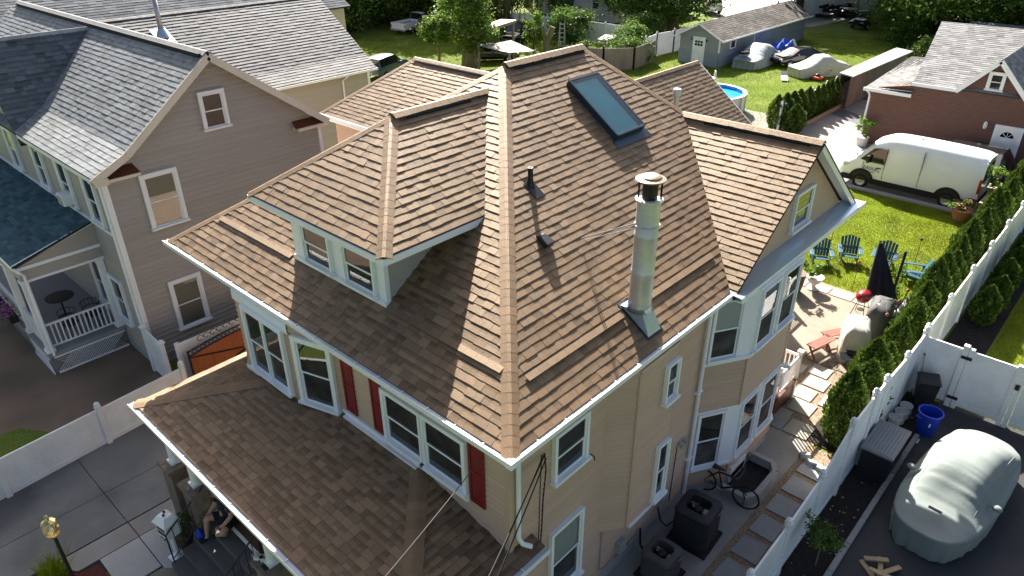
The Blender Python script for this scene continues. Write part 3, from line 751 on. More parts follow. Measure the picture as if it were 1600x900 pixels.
# dormer walls
dw = MB(); DX = 6.61
x_end = 5.57+(7.42-5.6)/SF
lap_wall(dw, (DX, 9.19, 0), (1, 0, 0), [(0, zf(DX)), (x_end-DX, 7.42), (0, 7.42)], nY)
dw.build('dormer_wall', 'siding_taupe_light', house); dw = MB(); lap_wall(dw, (DX, 12.05, 0), (1, 0, 0), [(0, zf(DX)), (x_end-DX, 7.42), (0, 7.42)], (0, 1, 0))
dw.build('dormer_wall', 'siding_taupe_light', house)
dp = MB(); dp.box(DX-.012, DX+.05, 9.19, 12.05, zf(DX)-.03, 7.42)
dp.box(DX-.035, DX+.06, 9.155, 9.36, zf(DX)-.02, 7.42); dp.box(DX-.035, DX+.06, 11.82, 12.085, zf(DX)-.02, 7.42); dp.box(DX-.032, DX+.05, 10.42, 10.66, zf(DX), 7.42)
dp.box(DX-.07, DX+.02, 9.15, 12.09, zf(DX)-.05, zf(DX)+.06); dp.box(DX-.03, DX+.05, 9.37, 11.81, 7.22, 7.42)
dp.build('dormer_panel', 'white_trim', house)
window(house, (DX-.02, 9.88, zf(DX)+.10), (0, 1, 0), nX, .84, .80, casing=.05, dark='room_dark2'); window(house, (DX-.02, 11.22, zf(DX)+.10), (0, 1, 0), nX, .84, .80, casing=.05, dark='room_dark2')
# front windows + shutters
window(house, (XF-.028, 7.02, 4.06), (0, 1, 0), nX, .92, 1.02, casing=.08); window(house, (XF-.028, 8.08, 4.06), (0, 1, 0), nX, .92, 1.02, casing=.08)
tr = MB(); tr.box(XF-.11, XF-.02, 6.45, 8.66, 3.90, 4.0); tr.box(XF-.06, XF+.01, 8.66, 10.0, 3.84, 3.93); tr.box(XF-.13, XF-.02, 7.75, 9.9, 3.80, 3.845); tr.build('sill_board', 'white_trim', house)
def shutter(y0, y1, z0, z1):
    s = MB(); x1 = XF-.018; x0 = x1-.035; t = .05
    s.box(x0, x1, y0, y0+t, z0, z1); s.box(x0, x1, y1-t, y1, z0, z1)
    for za, zb in ((z0, z0+.08), ((z0+z1)/2-.03, (z0+z1)/2+.03), (z1-.06, z1)): s.box(x0+.001, x1, y0+t, y1-t, za, zb)
    s.box(x0+.015, x1, y0+t, y1-t, z0+.08, z1-.06)
    s.build('shutter', 'shutter_red', house, bevel=.003)
shutter(9.52, 9.86, 3.98, 5.25); shutter(8.67, 8.99, 3.98, 5.25); shutter(6.10, 6.45, 3.92, 5.25)
# front bay
bay = MB(); bx = 5.58; pts = [(XF, 9.95), (bx, 11.08), (bx, 13.1), (XF, 13.4)]
for i in range(3):
    a, b = Vector((*pts[i], 0)), Vector((*pts[i+1], 0)); d = (b-a); n = Vector((-d.y, d.x, 0)).normalized()
    if n.x > 0: n = -n
    lap_wall(bay, a, d, [(0, 3.2), (d.length, 3.2), (d.length, 5.55), (0, 5.55)], n)
bay.prism([(XF, 9.95, 5.53), (bx, 11.08, 5.53), (bx, 13.1, 5.53), (XF, 13.4, 5.53)], (0, 0, .02)); bay.build('bay_wall', 'siding_tan', house)
d = (Vector((*pts[1], 0))-Vector((*pts[0], 0))).normalized(); n = Vector((-d.y, d.x, 0)); n = n if n.x < 0 else -n
mid = (Vector((*pts[0], 0))+Vector((*pts[1], 0)))/2
window(house, (bx-.028, 11.98, 3.86), (0, 1, 0), nX, 1.36, 1.42, casing=.09, two=True, curtain=False)
window(house, mid+n*.028+Vector((0, 0, 3.86)), d, n, .74, 1.42, casing=.10)
bt = MB(); bt.box(bx-.035, bx+.02, 11.05, 13.12, 3.70, 3.78)
bt.box(bx-.03, bx+.01, 11.06, 13.12, 5.36, 5.55)
bt.box(bx-.02, bx+.05, 11.0, 11.08, 3.78, 5.36)
bt.build('bay_trim', 'siding_tan', house); b2 = MB(); b2.box(bx-.04, bx-.0, 11.06, 13.14, 5.34, 5.56); b2.build('bay_frieze', 'white_trim', house); b2 = MB(); b2.box(bx-.06, bx, 11.06, 13.12, 3.60, 3.70); b2.build('bay_base_trim', 'white_trim', house)
# right wall windows
window(house, (7.38, YR-.028, 4.14), (1, 0, 0), nY, .78, .92, casing=.07); window(house, (7.36, YR-.028, 1.22), (1, 0, 0), nY, .80, 1.62, casing=.07, curtain=True)
# canted stair bay hanging on the right wall
bo = MB(); BPT = [(8.40, YR), (8.90, 5.245), (10.18, 5.245), (10.6, YR)]; BZ0 = 1.72
for i in range(3):
    a, b = Vector((*BPT[i], 0)), Vector((*BPT[i+1], 0)); d = b-a; n = Vector((d.y, -d.x, 0)).normalized()
    if n.y > 0: n = -n
    lap_wall(bo, a, d, [(0, BZ0), (d.length, BZ0), (d.length, 5.5), (0, 5.5)], n)
bo.prism([(x, y, BZ0-.02) for x, y in BPT], (0, 0, .03)); bo.build('stair_bay', 'siding_tan', house)
bo = MB(); bo.box(8.86, 8.94, 5.215, 5.26, BZ0, 5.45); bo.build('stair_bay_corner', 'siding_tan', house)
window(house, (9.93, 5.245-.028, 1.86), (1, 0, 0), nY, .34, 1.36, casing=.05); window(house, (9.93, 5.245-.028, 4.35), (1, 0, 0), nY, .34, .80, casing=.05)
bs = MB(); bs.box(8.95, 10.16, 5.19, 5.24, BZ0-.06, BZ0+.0); bs.build('stair_bay_sill', 'white_trim', house)
# right two-storey bay
A, B, Cc, Dd = (12.0, YR), (12.98, 5.04), (15.2, 5.04), (15.75, YR)
sb = [MB(), MB()]; wp = [MB(), MB()]
for a, b in ((A, B), (B, Cc), (Cc, Dd)):
    a, b = Vector((*a, 0)), Vector((*b, 0)); d = b-a; n = Vector((d.y, -d.x, 0)).normalized()
    if n.y > 0: n = -n
    for k_, (z0, z1) in enumerate(((.30, .76), (2.50, 3.80))): lap_wall(sb[k_], a, d, [(0, z0), (d.length, z0), (d.length, z1), (0, z1)], n)
    for k_, (z0, z1) in enumerate(((.76, 2.50), (3.80, 5.50))):
        wp[k_].prism([a+Vector((0, 0, z0)), b+Vector((0, 0, z0)), b+Vector((0, 0, z1)), a+Vector((0, 0, z1))], n*.018)
        wp[k_].prism([a+n*.02+Vector((0, 0, z0)), b+n*.02+Vector((0, 0, z0)), b+n*.02+Vector((0, 0, z0+.08)), a+n*.02+Vector((0, 0, z0+.08))], n*.05)
    u = d.normalized()
    if d.length > 2:
        for s in (.56, 1.62):
            c = a+u*s+n*.02; window(house, c+Vector((0, 0, .88)), u, n, .78, 1.52, casing=.06, depth=.03); window(house, c+Vector((0, 0, 3.95)), u, n, .78, 1.42, casing=.06, depth=.03)
    elif b.x < 14:
        c = a+u*.44+n*.02; window(house, c+Vector((0, 0, .88)), u, n, .62, 1.52, casing=.06, depth=.03, curtain=False); window(house, c+Vector((0, 0, 3.95)), u, n, .62, 1.42, casing=.06, depth=.03, curtain=True)
for k_ in (0, 1): sb[k_].build('bay_wall', 'siding_tan', house); wp[k_].build('bay_panel', 'white_trim', house)
bcore = MB(); bcore.prism([(*A, 0), (*B, 0), (*Cc, 0), (*Dd, 0)], (0, 0, .31)); bcore.build('bay_foundation', 'concrete_walk', house)
for (x, y) in (B, Cc):
    for z0, z1 in ((.3, .76), (2.5, 3.8)): bl = MB(); bl.box(x-.04, x+.04, y-.03, y+.03, z0, z1); bl.build('bay_corner_board', 'siding_tan', house)
# gable soffit, rake boards, pent board
so_ = MB()
so_.prism([(XR, GY+.012, ZR_-.07), (18.72, GY+.012, zg(12.18)-.07), (18.72, 5.49, zg(12.18)-.07), (XR, 5.49, ZR_-.07)], (0, 0, -.02))
so_.bar((XR, GY+.01, ZR_-.09), (18.74, GY+.01, zg(12.16)-.09), .03, .16)
so_.box(18.45, 18.9, 5.02, 5.3, 5.50, 5.62); so_.box(12.15, 18.72, 5.06, 5.66, 5.50, 5.53)
so_.box(12.2, 18.72, 5.045, 5.075, 5.46, 5.60); so_.build('gable_soffit', 'white_trim', house)
pt = MB(); pt.prism([(12.12, 5.03, 5.605), (18.72, 5.03, 5.605), (18.72, 5.5, 5.66), (12.12, 5.5, 5.66)], (0, 0, .012)); pt.build('pent_flashing', 'pent_metal', house)
ge = MB(); ge.bar((12.12, GY-.003, zg(12.12)-.012), (XR, GY-.003, ZR_-.012), .02, .03); ge.bar((18.74, GY-.003, zg(12.16)-.012), (XR, GY-.003, ZR_-.012), .02, .03); ge.build('drip_edge', 'black_matte', house)
window(house, (15.62, 5.5-.02, 5.93), (1, 0, 0), nY, .86, .84, casing=.06)
# downspouts
ds = MB(); ds.tube([(6.08, 5.33, 5.6), (6.08, 5.36, 5.45), (6.06, 5.53, 5.25), (6.06, 5.53, 3.55), (6.1, 5.48, 3.42), (6.2, 5.36, 3.36)], .042, 8)
ds.build('downspout', 'white_trim', house)
ds = MB(); ds.tube([(11.8, 5.33, 5.56), (11.85, 5.5, 5.3), (11.87, 5.53, .25)], .045, 8)
for z in (1.3, 3.2): ds.box(11.75, 11.98, 5.48, 5.6, z, z+.04)
ds.build('downspout', 'white_trim', house)
ds = MB(); ds.bar((5.9, 5.5, 3.05), (6.4, 5.5, 2.8), .06, .06); ds.bar((5.6, 5.28, 3.05), (5.6, 5.4, 2.2), .05, .05); ds.build('downspout', 'white_trim', house)
# skylight on the right slope
def onR(x, y, h=0.0): return Vector((x, y, zr(y)))+nr*h
sk = MB(); x0, x1, y0, y1 = 12.62, 13.66, 8.66, 10.02
for (a, b) in (((x0, y0), (x1, y0)), ((x1, y0), (x1, y1)), ((x1, y1), (x0, y1)), ((x0, y1), (x0, y0))):
    sk.bar(onR(*a, .07), onR(*b, .07), .06, .15, up=nr)
sk.build('skylight_frame', 'skylight_frame', house, bevel=.01)
fl = MB(); fl.prism([onR(x0-.12, y0-.2, .012), onR(x1+.12, y0-.2, .012), onR(x1+.1, y0, .02), onR(x0-.1, y0, .02)], nr*.006); fl.build('skylight_flashing', 'skylight_frame', house)
sg = MB(); sg.poly([onR(x0+.03, y0+.03, .14), onR(x1-.03, y0+.03, .14), onR(x1-.03, y1-.03, .14), onR(x0+.03, y1-.03, .14)]); sg.build('skylight_pane', 'skylight_glass', house)
sh = MB(); sh.poly([onR(x0+.04, y0+.04, .035), onR(x1-.04, y0+.04, .035), onR(x1-.04, y1-.04, .035), onR(x0+.04, y1-.04, .035)]); sh.build('skylight_sky_panel', 'skylight_sky_tint', house)  # teal panel under the pane, standing in for its sky reflection
# metal chimney flue
CX, CY = 9.65, 5.85
ch = MB(); ch.lathe([(.205, 6.2), (.205, 6.92), (.209, 6.93), (.209, 6.97), (.203, 6.98), (.203, 7.62), (.208, 7.63), (.208, 7.67), (.201, 7.68), (.2, 8.24), (.235, 8.26), (.235, 8.30), (.2, 8.32), (.19, 8.30)], 28, (CX, CY, 0))
flue = ch.build('chimney_flue', 'steel', house, smooth=True, autos=35)
cp = MB(); cp.lathe([(.245, 8.62), (.25, 8.645), (.18, 8.665), (.165, 8.69), (.14, 8.70), (.12, 8.71), (0.001, 8.712)], 28, (CX, CY, 0)); cp.build('rain_cap', 'cap_steel', flue, smooth=True, autos=30)
cc = MB(); cc.lathe([(.13, 8.3), (.13, 8.60), (.13, 8.62)], 20, (CX, CY, 0))
for i in range(4):
    a = i*math.pi/2+.4; cc.bar((CX+.185*math.cos(a), CY+.185*math.sin(a), 8.28), (CX+.185*math.cos(a), CY+.185*math.sin(a), 8.63), .035, .006)
cc.build('cap_screen', 'black', flue)
co = MB(); co.lathe([(.235, 6.25), (.255, 6.20), (.21, 6.32)], 28, (CX, CY, 0), cap=False); co.build('storm_collar', 'flashing_blue', flue, smooth=True)
ff = MB(); b0 = [onR(CX-.2, 5.50, .02), onR(CX+.2, 5.50, .02), onR(CX+.22, 6.12, .02), onR(CX-.22, 6.12, .02)]
t0 = [Vector((CX+.22*math.cos(a), CY+.22*math.sin(a), 6.25)) for a in (math.radians(225), math.radians(315), math.radians(45), math.radians(135))]
ff.add(b0+t0, [(0, 1, 5, 4), (1, 2, 6, 5), (2, 3, 7, 6), (3, 0, 4, 7), (4, 5, 6, 7)]); ff.build('flue_flashing', 'flashing_blue', flue)
bb = MB(); bb.prism([onR(CX-.24, 5.46, .014), onR(CX+.24, 5.46, .014), onR(CX+.27, 6.16, .014), onR(CX-.27, 6.16, .014)], nr*.008); bb.build('flashing_base', 'dark_metal', flue)
br = MB(); br.bar((9.5, 5.98, 7.86), (9.72, 7.26, 7.1), .02, .02); br.bar((9.48, 5.94, 7.80), (9.74, 7.20, 7.08), .014, .014); br.ring((CX, CY, 7.83), .21, .012, n=24); br.build('brace_rod', 'steel', flue)
# plumbing vent and box vent
pv = MB(); P = onR(9.63, 8.45); pv.lathe([(.05, -.05), (.05, .36), (.03, .36), (.03, .2)], 14, tuple(P), cap=False); pv.lathe([(.09, -.02), (.06, .1), (.055, .12)], 14, tuple(P), cap=False)
o = pv.build('vent_pipe', 'black', house, smooth=True, autos=40)
k = MB(); k.prism([onR(9.5, 8.2, .014), onR(9.76, 8.2, .014), onR(9.74, 8.56, .02), onR(9.52, 8.56, .02)], nr*.006); k.build('pipe_flashing', 'dark_metal', o)
bv = MB(); M0 = onR(8.95, 7.52)
v = [onR(8.83, 7.42, .02), onR(9.07, 7.42, .02), onR(9.04, 7.66, .02), onR(8.86, 7.66, .02), onR(8.84, 7.42, .14), onR(9.06, 7.42, .14), onR(9.02, 7.62, .10), onR(8.88, 7.62, .10)]
bv.add(v, [(3, 2, 1, 0), (4, 5, 6, 7), (0, 1, 5, 4), (1, 2, 6, 5), (2, 3, 7, 6), (3, 0, 4, 7)]); bv.build('box_vent', 'dark_metal', house, bevel=.01)
# rear metal vent
rv = MB(); P = Vector((20.9, 12.0, zw(12.0))); rv.lathe([(.09, -.1), (.09, .62), (.14, .64), (.15, .80), (.12, .86), (.001, .87)], 18, tuple(P)); o = rv.build('rear_vent', 'steel', house, smooth=True, autos=40)
k = MB(); k.prism([P+Vector((-.3, -.35, -.26)), P+Vector((.3, -.35, -.26)), P+Vector((.28, .2, .17)), P+Vector((-.28, .2, .17))], (0, 0, .012)); k.lathe([(.2, -.12), (.1, .22)], 16, tuple(P), cap=False); k.build('vent_flashing', 'flashing_blue', o)
# service gear on the right wall
sg_ = MB(); sg_.box(9.12, 9.34, 5.45, 5.58, .55, .85); sg_.build('meter_box', 'tin_grey', house, bevel=.01); sg_ = MB(); sg_.box(10.75, 10.92, 5.45, 5.58, .72, 1.0); sg_.build('switch_box', 'tin_grey', house, bevel=.01)
cd = MB(); cd.tube([(8.55, 5.56, 1.75), (8.55, 5.56, .5), (8.7, 5.54, .42), (9.05, 5.54, .47)], .014, 6); cd.tube([(9.1, 5.55, .40), (11.75, 5.55, .38)], .02, 6)
cd.build('conduit', 'tin_grey', house)
cb_ = MB()
cb_.tube([(6.72, 5.56, 4.9), (6.78, 5.575, 4.5), (6.72, 5.575, 3.9), (6.70, 5.575, 3.3), (6.66, 5.575, 2.6)], .012, 6); cb_.tube([(6.66, 5.57, 4.9), (6.64, 5.575, 4.2), (6.62, 5.575, 3.0)], .008, 6)
cb_.tube([(11.3, 5.57, 2.0), (11.25, 5.57, .4)], .01, 5); cb_.build('service_cable', 'black_matte', house)
fl_ = MB(); fl_.lathe([(.04, -.02), (.05, .05), (.06, .1)], 12, (11.35, 5.5, 2.02)); fl_.lathe([(.04, -.02), (.05, .05), (.06, .1)], 12, (11.5, 5.48, 2.05)); fl_.box(11.36, 11.5, 5.54, 5.6, 2.03, 2.13); fl_.build('flood_light', 'steel', house)
fc = MB(); fc.lathe([(.03, -.05), (.035, 0), (.03, .04), (.001, .06)], 10, (8.62, 5.5, 1.76)); fc.build('spigot', 'tin_grey', house)
hk = MB(); hk.tube([(8.02, 5.58, 4.0), (8.03, 5.5, 3.98), (8.03, 5.49, 3.9)], .012, 5); hk.build('wall_hook', 'black', house)
cm_ = MB(); cm_.box(15.12, 15.2, 4.86, 5.02, 2.42, 2.5); cm_.lathe([(.035, 0), (.035, .1)], 10, (15.16, 4.82, 2.41)); cm_.build('security_camera', 'white_trim', house)
bwin = MB(); bwin.box(13.1, 13.9, 4.98, 5.03, .02, .5); bwin.build('basement_window', 'white_trim', house)
bd = MB(); bd.poly([(13.15, 4.976, .06), (13.85, 4.976, .06), (13.85, 4.976, .28), (13.15, 4.976, .28)]); bd.build('basement_pane', 'car_glass', house)
# concrete window well
ww = MB()
for a, b in (((12.72, 4.98), (12.72, 4.42)), ((12.72, 4.42), (12.98, 4.24)), ((12.98, 4.24), (14.0, 4.24)), ((14.0, 4.24), (14.26, 4.42)), ((14.26, 4.42), (14.26, 4.98))):
    ww.bar((*a, .13), (*b, .13), .14, .26)
tag(ww.build('window_well', 'concrete_walk', bevel=.01), 'low concrete wall of the window well under the bay window', 'window well')
wb = MB(); wb.poly([(12.75, 4.3, .016), (14.2, 4.3, .016), (14.2, 5.0, .016), (12.75, 5.0, .016)]); tag(wb.build('well_floor', 'black_matte'), kind='structure')
# side porch steps behind the bay
stp = MB(); stp.box(16.2, 17.4, 5.3, 6.6, 0, .62); stp.box(16.15, 17.45, 5.25, 6.65, .62, .68); stp.build('side_porch', 'mahogany', house)
rl = MB(); rl.box(17.36, 17.46, 5.26, 5.36, 0, 1.55); rl.box(17.33, 17.49, 5.23, 5.39, 1.55, 1.60); rl.box(16.2, 17.36, 5.29, 5.33, 1.38, 1.46); rl.box(16.2, 17.36, 5.29, 5.33, .76, .82)
for i in range(9): rl.box(16.28+i*.12, 16.31+i*.12, 5.295, 5.325, .82, 1.38)
rl.box(17.39, 17.43, 5.36, 6.6, 1.38, 1.46); rl.box(17.39, 17.43, 5.36, 6.6, .76, .82)
for i in range(10): rl.box(17.395, 17.425, 5.45+i*.115, 5.48+i*.115, .82, 1.38)
rl.build('porch_railing', 'white_vinyl', house)
# back deck rail that throws the striped shadow on the patio
bd_ = MB(); bd_.box(19.4, 23.0, 8.4, 11, 0, .7); bd_.build('back_deck', 'mahogany', house)
r2 = MB(); r2.box(19.4, 23.0, 8.4, 8.45, 1.62, 1.70); r2.box(19.4, 23.0, 8.4, 8.45, .82, .88); r2.box(22.92, 23.02, 8.38, 8.48, .7, 1.85)
for i in range(28): r2.box(19.45+i*.125, 19.485+i*.125, 8.41, 8.44, .88, 1.62)
r2.box(22.95, 22.99, 8.48, 11, 1.62, 1.70); r2.box(22.95, 22.99, 8.48, 11, .82, .88)
for i in range(20): r2.box(22.955, 22.985, 8.6+i*.125, 8.635+i*.125, .88, 1.62)
r2.build('deck_railing', 'white_vinyl', house)
# ---------------------------------------------------------------- grey-roofed neighbour
nb = thing('grey_roof_house', 'taupe sided house with steep light grey shingle roof and front porch', 'house', (5.82, 20.36, 0), world=True)
NX, NY = 5.82, 20.36
nw = MB()
lap_wall(nw, (NX, NY, 0), (1, 0, 0), [(0, .3), (6.85, .3), (6.85, 6.2), (3.45, 8.80), (0, 6.2)], (0, -1, 0), course=.155, lip=.05)
lap_wall(nw, (NX, NY, 0), (0, 1, 0), [(0, .3), (16, .3), (16, 6.2), (0, 6.2)], (-1, 0, 0), course=.145, lip=.02)
lap_wall(nw, (NX+6.85, NY, 0), (0, 1, 0), [(0, .3), (12, .3), (12, 6.2), (0, 6.2)], (1, 0, 0), course=.145, lip=.02)
lap_wall(nw, (NX-.02, 25.95, 0), (0, 1, 0), [(0, 6.0), (3.9, 6.0), (1.95, 8.62)], (-1, 0, 0), course=.145, lip=.02)
nw.build('wall', 'siding_taupe', nb)
nd = MB(); nd.box(NX-.01, NX+6.86, NY+.0, NY+15, 0, .3); nd.build('foundation', 'concrete_walk', nb)
wl_ = MB(); lap_wall(wl_, (12.4, 29.6, 0), (1, 0, 0), [(0, .2), (9.2, .2), (9.2, 5.2), (0, 5.2)], (0, -1, 0), course=.16, lip=.035)
lap_wall(wl_, (21.6, 29.6, 0), (0, 1, 0), [(0, .2), (9, .2), (9, 5.2), (4.7, 7.8), (0, 5.2)], (1, 0, 0), course=.145, lip=.02); wl_.build('wing_wall', 'siding_taupe_light', nb)
nr_ = MB()
RX, RZ = 9.25, 8.9
A1 = [(RX, 19.95, RZ), (6.55, 19.95, 6.78), (6.55, 36, 6.78), (RX, 36, RZ)]
A2 = [(6.55, 19.95, 6.78), (5.5, 19.95, 6.28), (5.5, 36, 6.28), (6.55, 36, 6.78)]
A3 = [(RX, 19.95, RZ), (12.75, 19.95, 6.35), (12.75, 36, 6.35), (RX, 36, RZ)]
CG = [(5.5, 27.9, 8.75), (9.4, 27.9, 8.75), (9.4, 25.9, 5.95), (5.5, 25.9, 5.95)]
CG2 = [(5.5, 27.9, 8.75), (9.4, 27.9, 8.75), (9.4, 29.9, 5.95), (5.5, 29.9, 5.95)]
WG = [(9.5, 34.3, 8.0), (22.3, 34.3, 8.0), (22.0, 30.2, 5.62), (9.5, 30.2, 5.62)]
WG0 = [(9.5, 30.2, 5.62), (22.0, 30.2, 5.62), (21.75, 29.15, 5.2), (9.5, 29.15, 5.2)]
WG2 = [(9.5, 34.3, 8.0), (22.3, 34.3, 8.0), (22.2, 39.4, 5.2), (9.5, 39.4, 5.2)]
for p in (A1, A2, A3, CG, CG2, WG, WG0, WG2): slab(nr_, p, .07)
nro = nr_.build('roof', 'deck_dark', nb)
kw = dict(course=.165, wr=(.16, .30), th=(.008, .012), band=.8)
nt = plane_tabs(A1, (1, 0), seed=21, tint=(.86, 1.14), **kw)+plane_tabs(A2, (1, 0), seed=22, tint=(.86, 1.12), **kw)
lay_shingles(nt, nro, 'shingle_grey', 300)
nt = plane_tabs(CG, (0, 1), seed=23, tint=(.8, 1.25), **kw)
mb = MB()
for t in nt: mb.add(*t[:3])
tag(mb.build('shade_tinted_shingle_field', 'shingle_slate', nro), kind='stuff')  # this slope's shade is put into the colour: darker shingles than the main roof
nt = plane_tabs(WG, (0, 1), seed=24, tint=(.8, 1.2), course=.2, wr=(.22, .4), th=(.018, .026))+plane_tabs(WG0, (0, 1), seed=25, course=.2, wr=(.22, .4), th=(.014, .02))
mb = MB()
for t in nt: mb.add(*t[:3])
tag(mb.build('wing_shingle_field', 'shingle_wing', nro), kind='stuff')
def ncaps(p, q, n1, n2, m='shingle_grey_light', **k):
    d = (Vector(q)-Vector(p)).normalized(); a = Vector(n1).normalized().cross(d).normalized(); b = Vector(n2).normalized().cross(d).normalized()
    if a.z > 0: a = -a
    if b.z > 0: b = -b
    caps(p, q, a, b, nro, m, **k)
ncaps((RX, 19.95, RZ+.05), (RX, 35.8, RZ+.05), (-.8, 0, 1), (.74, 0, 1), exp=.16, w=.17, tr=(1.5, 1.8))
ncaps((5.5, 27.9, 8.8), (9.0, 27.9, 8.8), (0, -1.42, 1), (0, 1.42, 1), exp=.18, w=.14, tr=(1.3, 1.6))
ncaps((10.5, 34.3, 8.05), (22.3, 34.3, 8.05), (0, -.55, 1), (0, .55, 1), exp=.2, w=.16, tr=(1.3, 1.6))
rvn = MB(); rvn.box(RX-.2, RX+.2, 20.1, 35.5, RZ-.16, RZ-.02); rvn.build('ridge_vent', 'deck_dark', nro)
nf_ = MB()
for (p, q) in (((RX, 19.93, RZ-.1), (6.5, 19.93, 6.66)), ((6.5, 19.93, 6.66), (5.5, 19.93, 6.17)), ((RX, 19.93, RZ-.1), (12.78, 19.93, 6.23))): nf_.bar(p, q, .035, .20)
nf_.prism([(RX, 19.95, RZ-.09), (6.5, 19.95, 6.69), (6.5, 20.35, 6.69), (RX, 20.35, RZ-.09)], (0, 0, -.02)); nf_.prism([(RX, 19.95, RZ-.09), (12.75, 19.95, 6.26), (12.75, 20.35, 6.26), (RX, 20.35, RZ-.09)], (0, 0, -.02))
nf_.box(5.55, 5.9, 19.95, 20.34, 6.02, 6.2); nf_.box(5.9, 6.75, 20.0, 20.34, 6.04, 6.12); nf_.box(11.7, 12.8, 20.0, 20.34, 6.10, 6.2)
nf_.box(5.55, 5.8, 20.0, 25.9, 6.05, 6.08)
nf_.build('rake_board', 'cream_trim', nb)
rt = MB(); rt.prism([(5.9, 20.0, 6.125), (6.75, 20.0, 6.125), (6.7, 20.34, 6.3), (5.9, 20.34, 6.3)], (0, 0, .02)); rt.build('eave_return', 'mahogany', nb); rt = MB(); rt.prism([(11.6, 20.0, 6.205), (12.7, 20.0, 6.205), (12.7, 20.34, 6.38), (11.7, 20.34, 6.38)], (0, 0, .02)); rt.build('eave_return', 'mahogany', nb)
g_ = MB(); gutter(g_, (5.48, 20.0, 6.15), (5.48, 25.9, 6.15), (-1, 0, 0)); g_.build('gutter', 'white_trim', nb); g_ = MB(); gutter(g_, (21.8, 29.05, 5.08), (12.6, 29.05, 5.08), (0, -1, 0)); g_.build('gutter', 'white_trim', nb)
gd = MB(); gd.tube([(5.5, 20.2, 6.14), (5.62, 20.42, 5.98), (5.76, 20.42, 5.9), (5.76, 20.42, .3)], .04, 8); gd.build('downspout', 'white_trim', nb); gd = MB(); gd.tube([(20.0, 29.0, 5.1), (20.0, 29.5, 4.8), (20.0, 29.53, .2)], .045, 8); gd.build('downspout', 'white_trim', nb)
cbn = MB(); cbn.box(NX-.035, NX+.11, NY-.06, NY+.1, .3, 6.1); cbn.build('corner_board', 'white_trim', nb)
cbn = MB(); cbn.box(NX+6.76, NX+6.88, NY-.06, NY+.1, .3, 6.1); cbn.build('corner_board', 'white_trim', nb)
cbn = MB(); cbn.box(21.5, 21.63, 29.545, 29.7, .2, 5.2); cbn.build('corner_board', 'white_trim', nb)
window(nb, (9.25, NY-.055, 6.78), (1, 0, 0), (0, -1, 0), .60, .95, casing=.10); window(nb, (7.27, NY-.055, 4.36), (1, 0, 0), (0, -1, 0), .84, 1.48, casing=.11, blind=.97); window(nb, (7.24, NY-.055, .98), (1, 0, 0), (0, -1, 0), .78, 1.52, casing=.11, blind=.97)
for y in (21.35, 23.45, 25.6, 28.3): window(nb, (NX-.024, y, 4.55), (0, 1, 0), (-1, 0, 0), .72, 1.32, casing=.10)
window(nb, (NX-.024, 21.65, 1.2), (0, 1, 0), (-1, 0, 0), .78, 1.4, casing=.10); window(nb, (NX-.024, 23.1, 1.25), (0, 1, 0), (-1, 0, 0), .8, 1.5, casing=.10)
trn = MB(); trn.box(NX-.06, NX, 20.5, 32, 4.36, 4.44); trn.build('belt_trim', 'white_trim', nb)
acw = MB(); acw.box(NX-.34, NX-.03, 23.2, 23.68, 4.60, 4.94); acw.build('window_air_conditioner', 'white_trim', nb, bevel=.01)
acg = MB()
for i in range(6): acg.box(NX-.346, NX-.34, 23.23, 23.65, 4.64+i*.045, 4.665+i*.045)
acg.build('conditioner_grille', 'tin_grey', nb)
# wing roof pipe
wpipe = MB(); P = Vector((13.5, 33.0, 7.25)); wpipe.lathe([(.1, 0), (.1, 1.6)], 12, tuple(P)); o = wpipe.build('roof_pipe', 'steel_dull', nb, smooth=True)
k = MB(); k.prism([P+Vector((-.35, -.5, -.2)), P+Vector((.35, -.5, -.2)), P+Vector((.35, .4, .3)), P+Vector((-.35, .4, .3))], (0, 0, .015)); k.lathe([(.28, 0), (.12, .4)], 14, tuple(P), cap=False); k.build('pipe_flashing', 'flashing_blue', o)
# porch
pr = MB(); PZ0, PZ1 = 3.70, 4.38
PRF = [(3.5, 22.15, PZ0), (5.82, 22.15, PZ1), (5.82, 32, PZ1), (3.5, 32, PZ0)]
slab(pr, PRF, .06); pro = pr.build('porch_roof', 'deck_dark', nb)
mb = MB()
for t in plane_tabs(PRF, (1, 0), seed=31, course=.15, wr=(.2, .36), th=(.006, .010), tint=(.75, 1.25)): mb.add(*t[:3])
tag(mb.build('porch_shingle_field', 'shingle_teal', pro), kind='stuff')
pg = MB(); pg.prism([(3.62, 22.22, 3.62), (5.8, 22.22, 3.62), (5.8, 22.22, 4.3)], (0, .05, 0)); pg.box(3.6, 5.8, 22.2, 22.3, 3.20, 3.50); pg.box(3.6, 3.72, 22.3, 32, 3.2, 3.62); pg.build('porch_gable', 'siding_taupe', nb)
pt_ = MB(); pt_.box(3.55, 5.82, 22.18, 22.21, 3.52, 3.62); pt_.box(3.55, 5.82, 22.18, 22.21, 3.13, 3.2); pt_.bar((3.48, 22.19, 3.68), (5.82, 22.19, 4.33), .03, .09); pt_.box(3.48, 3.51, 22.15, 32, 3.6, 3.7)
pt_.tube([(3.5, 22.12, 3.66), (3.62, 22.06, 3.5), (3.7, 22.1, 3.4), (3.7, 22.1, .7)], .04, 8); pt_.build('porch_trim', 'white_trim', nb)
for (x, y) in ((3.68, 22.32), (3.68, 24.0), (3.68, 27), (5.7, 22.32)):
    c = MB(); c.box(x-.09, x+.09, y-.09, y+.09, .75, 3.2); c.box(x-.13, x+.13, y-.13, y+.13, .75, .87); c.box(x-.12, x+.12, y-.12, y+.12, 3.1, 3.2); c.build('porch_column', 'white_vinyl', nb, bevel=.008)
pf = MB(); pf.box(3.55, 5.8, 22.15, 32, .62, .75); pf.build('porch_floor', 'siding_grey', nb)
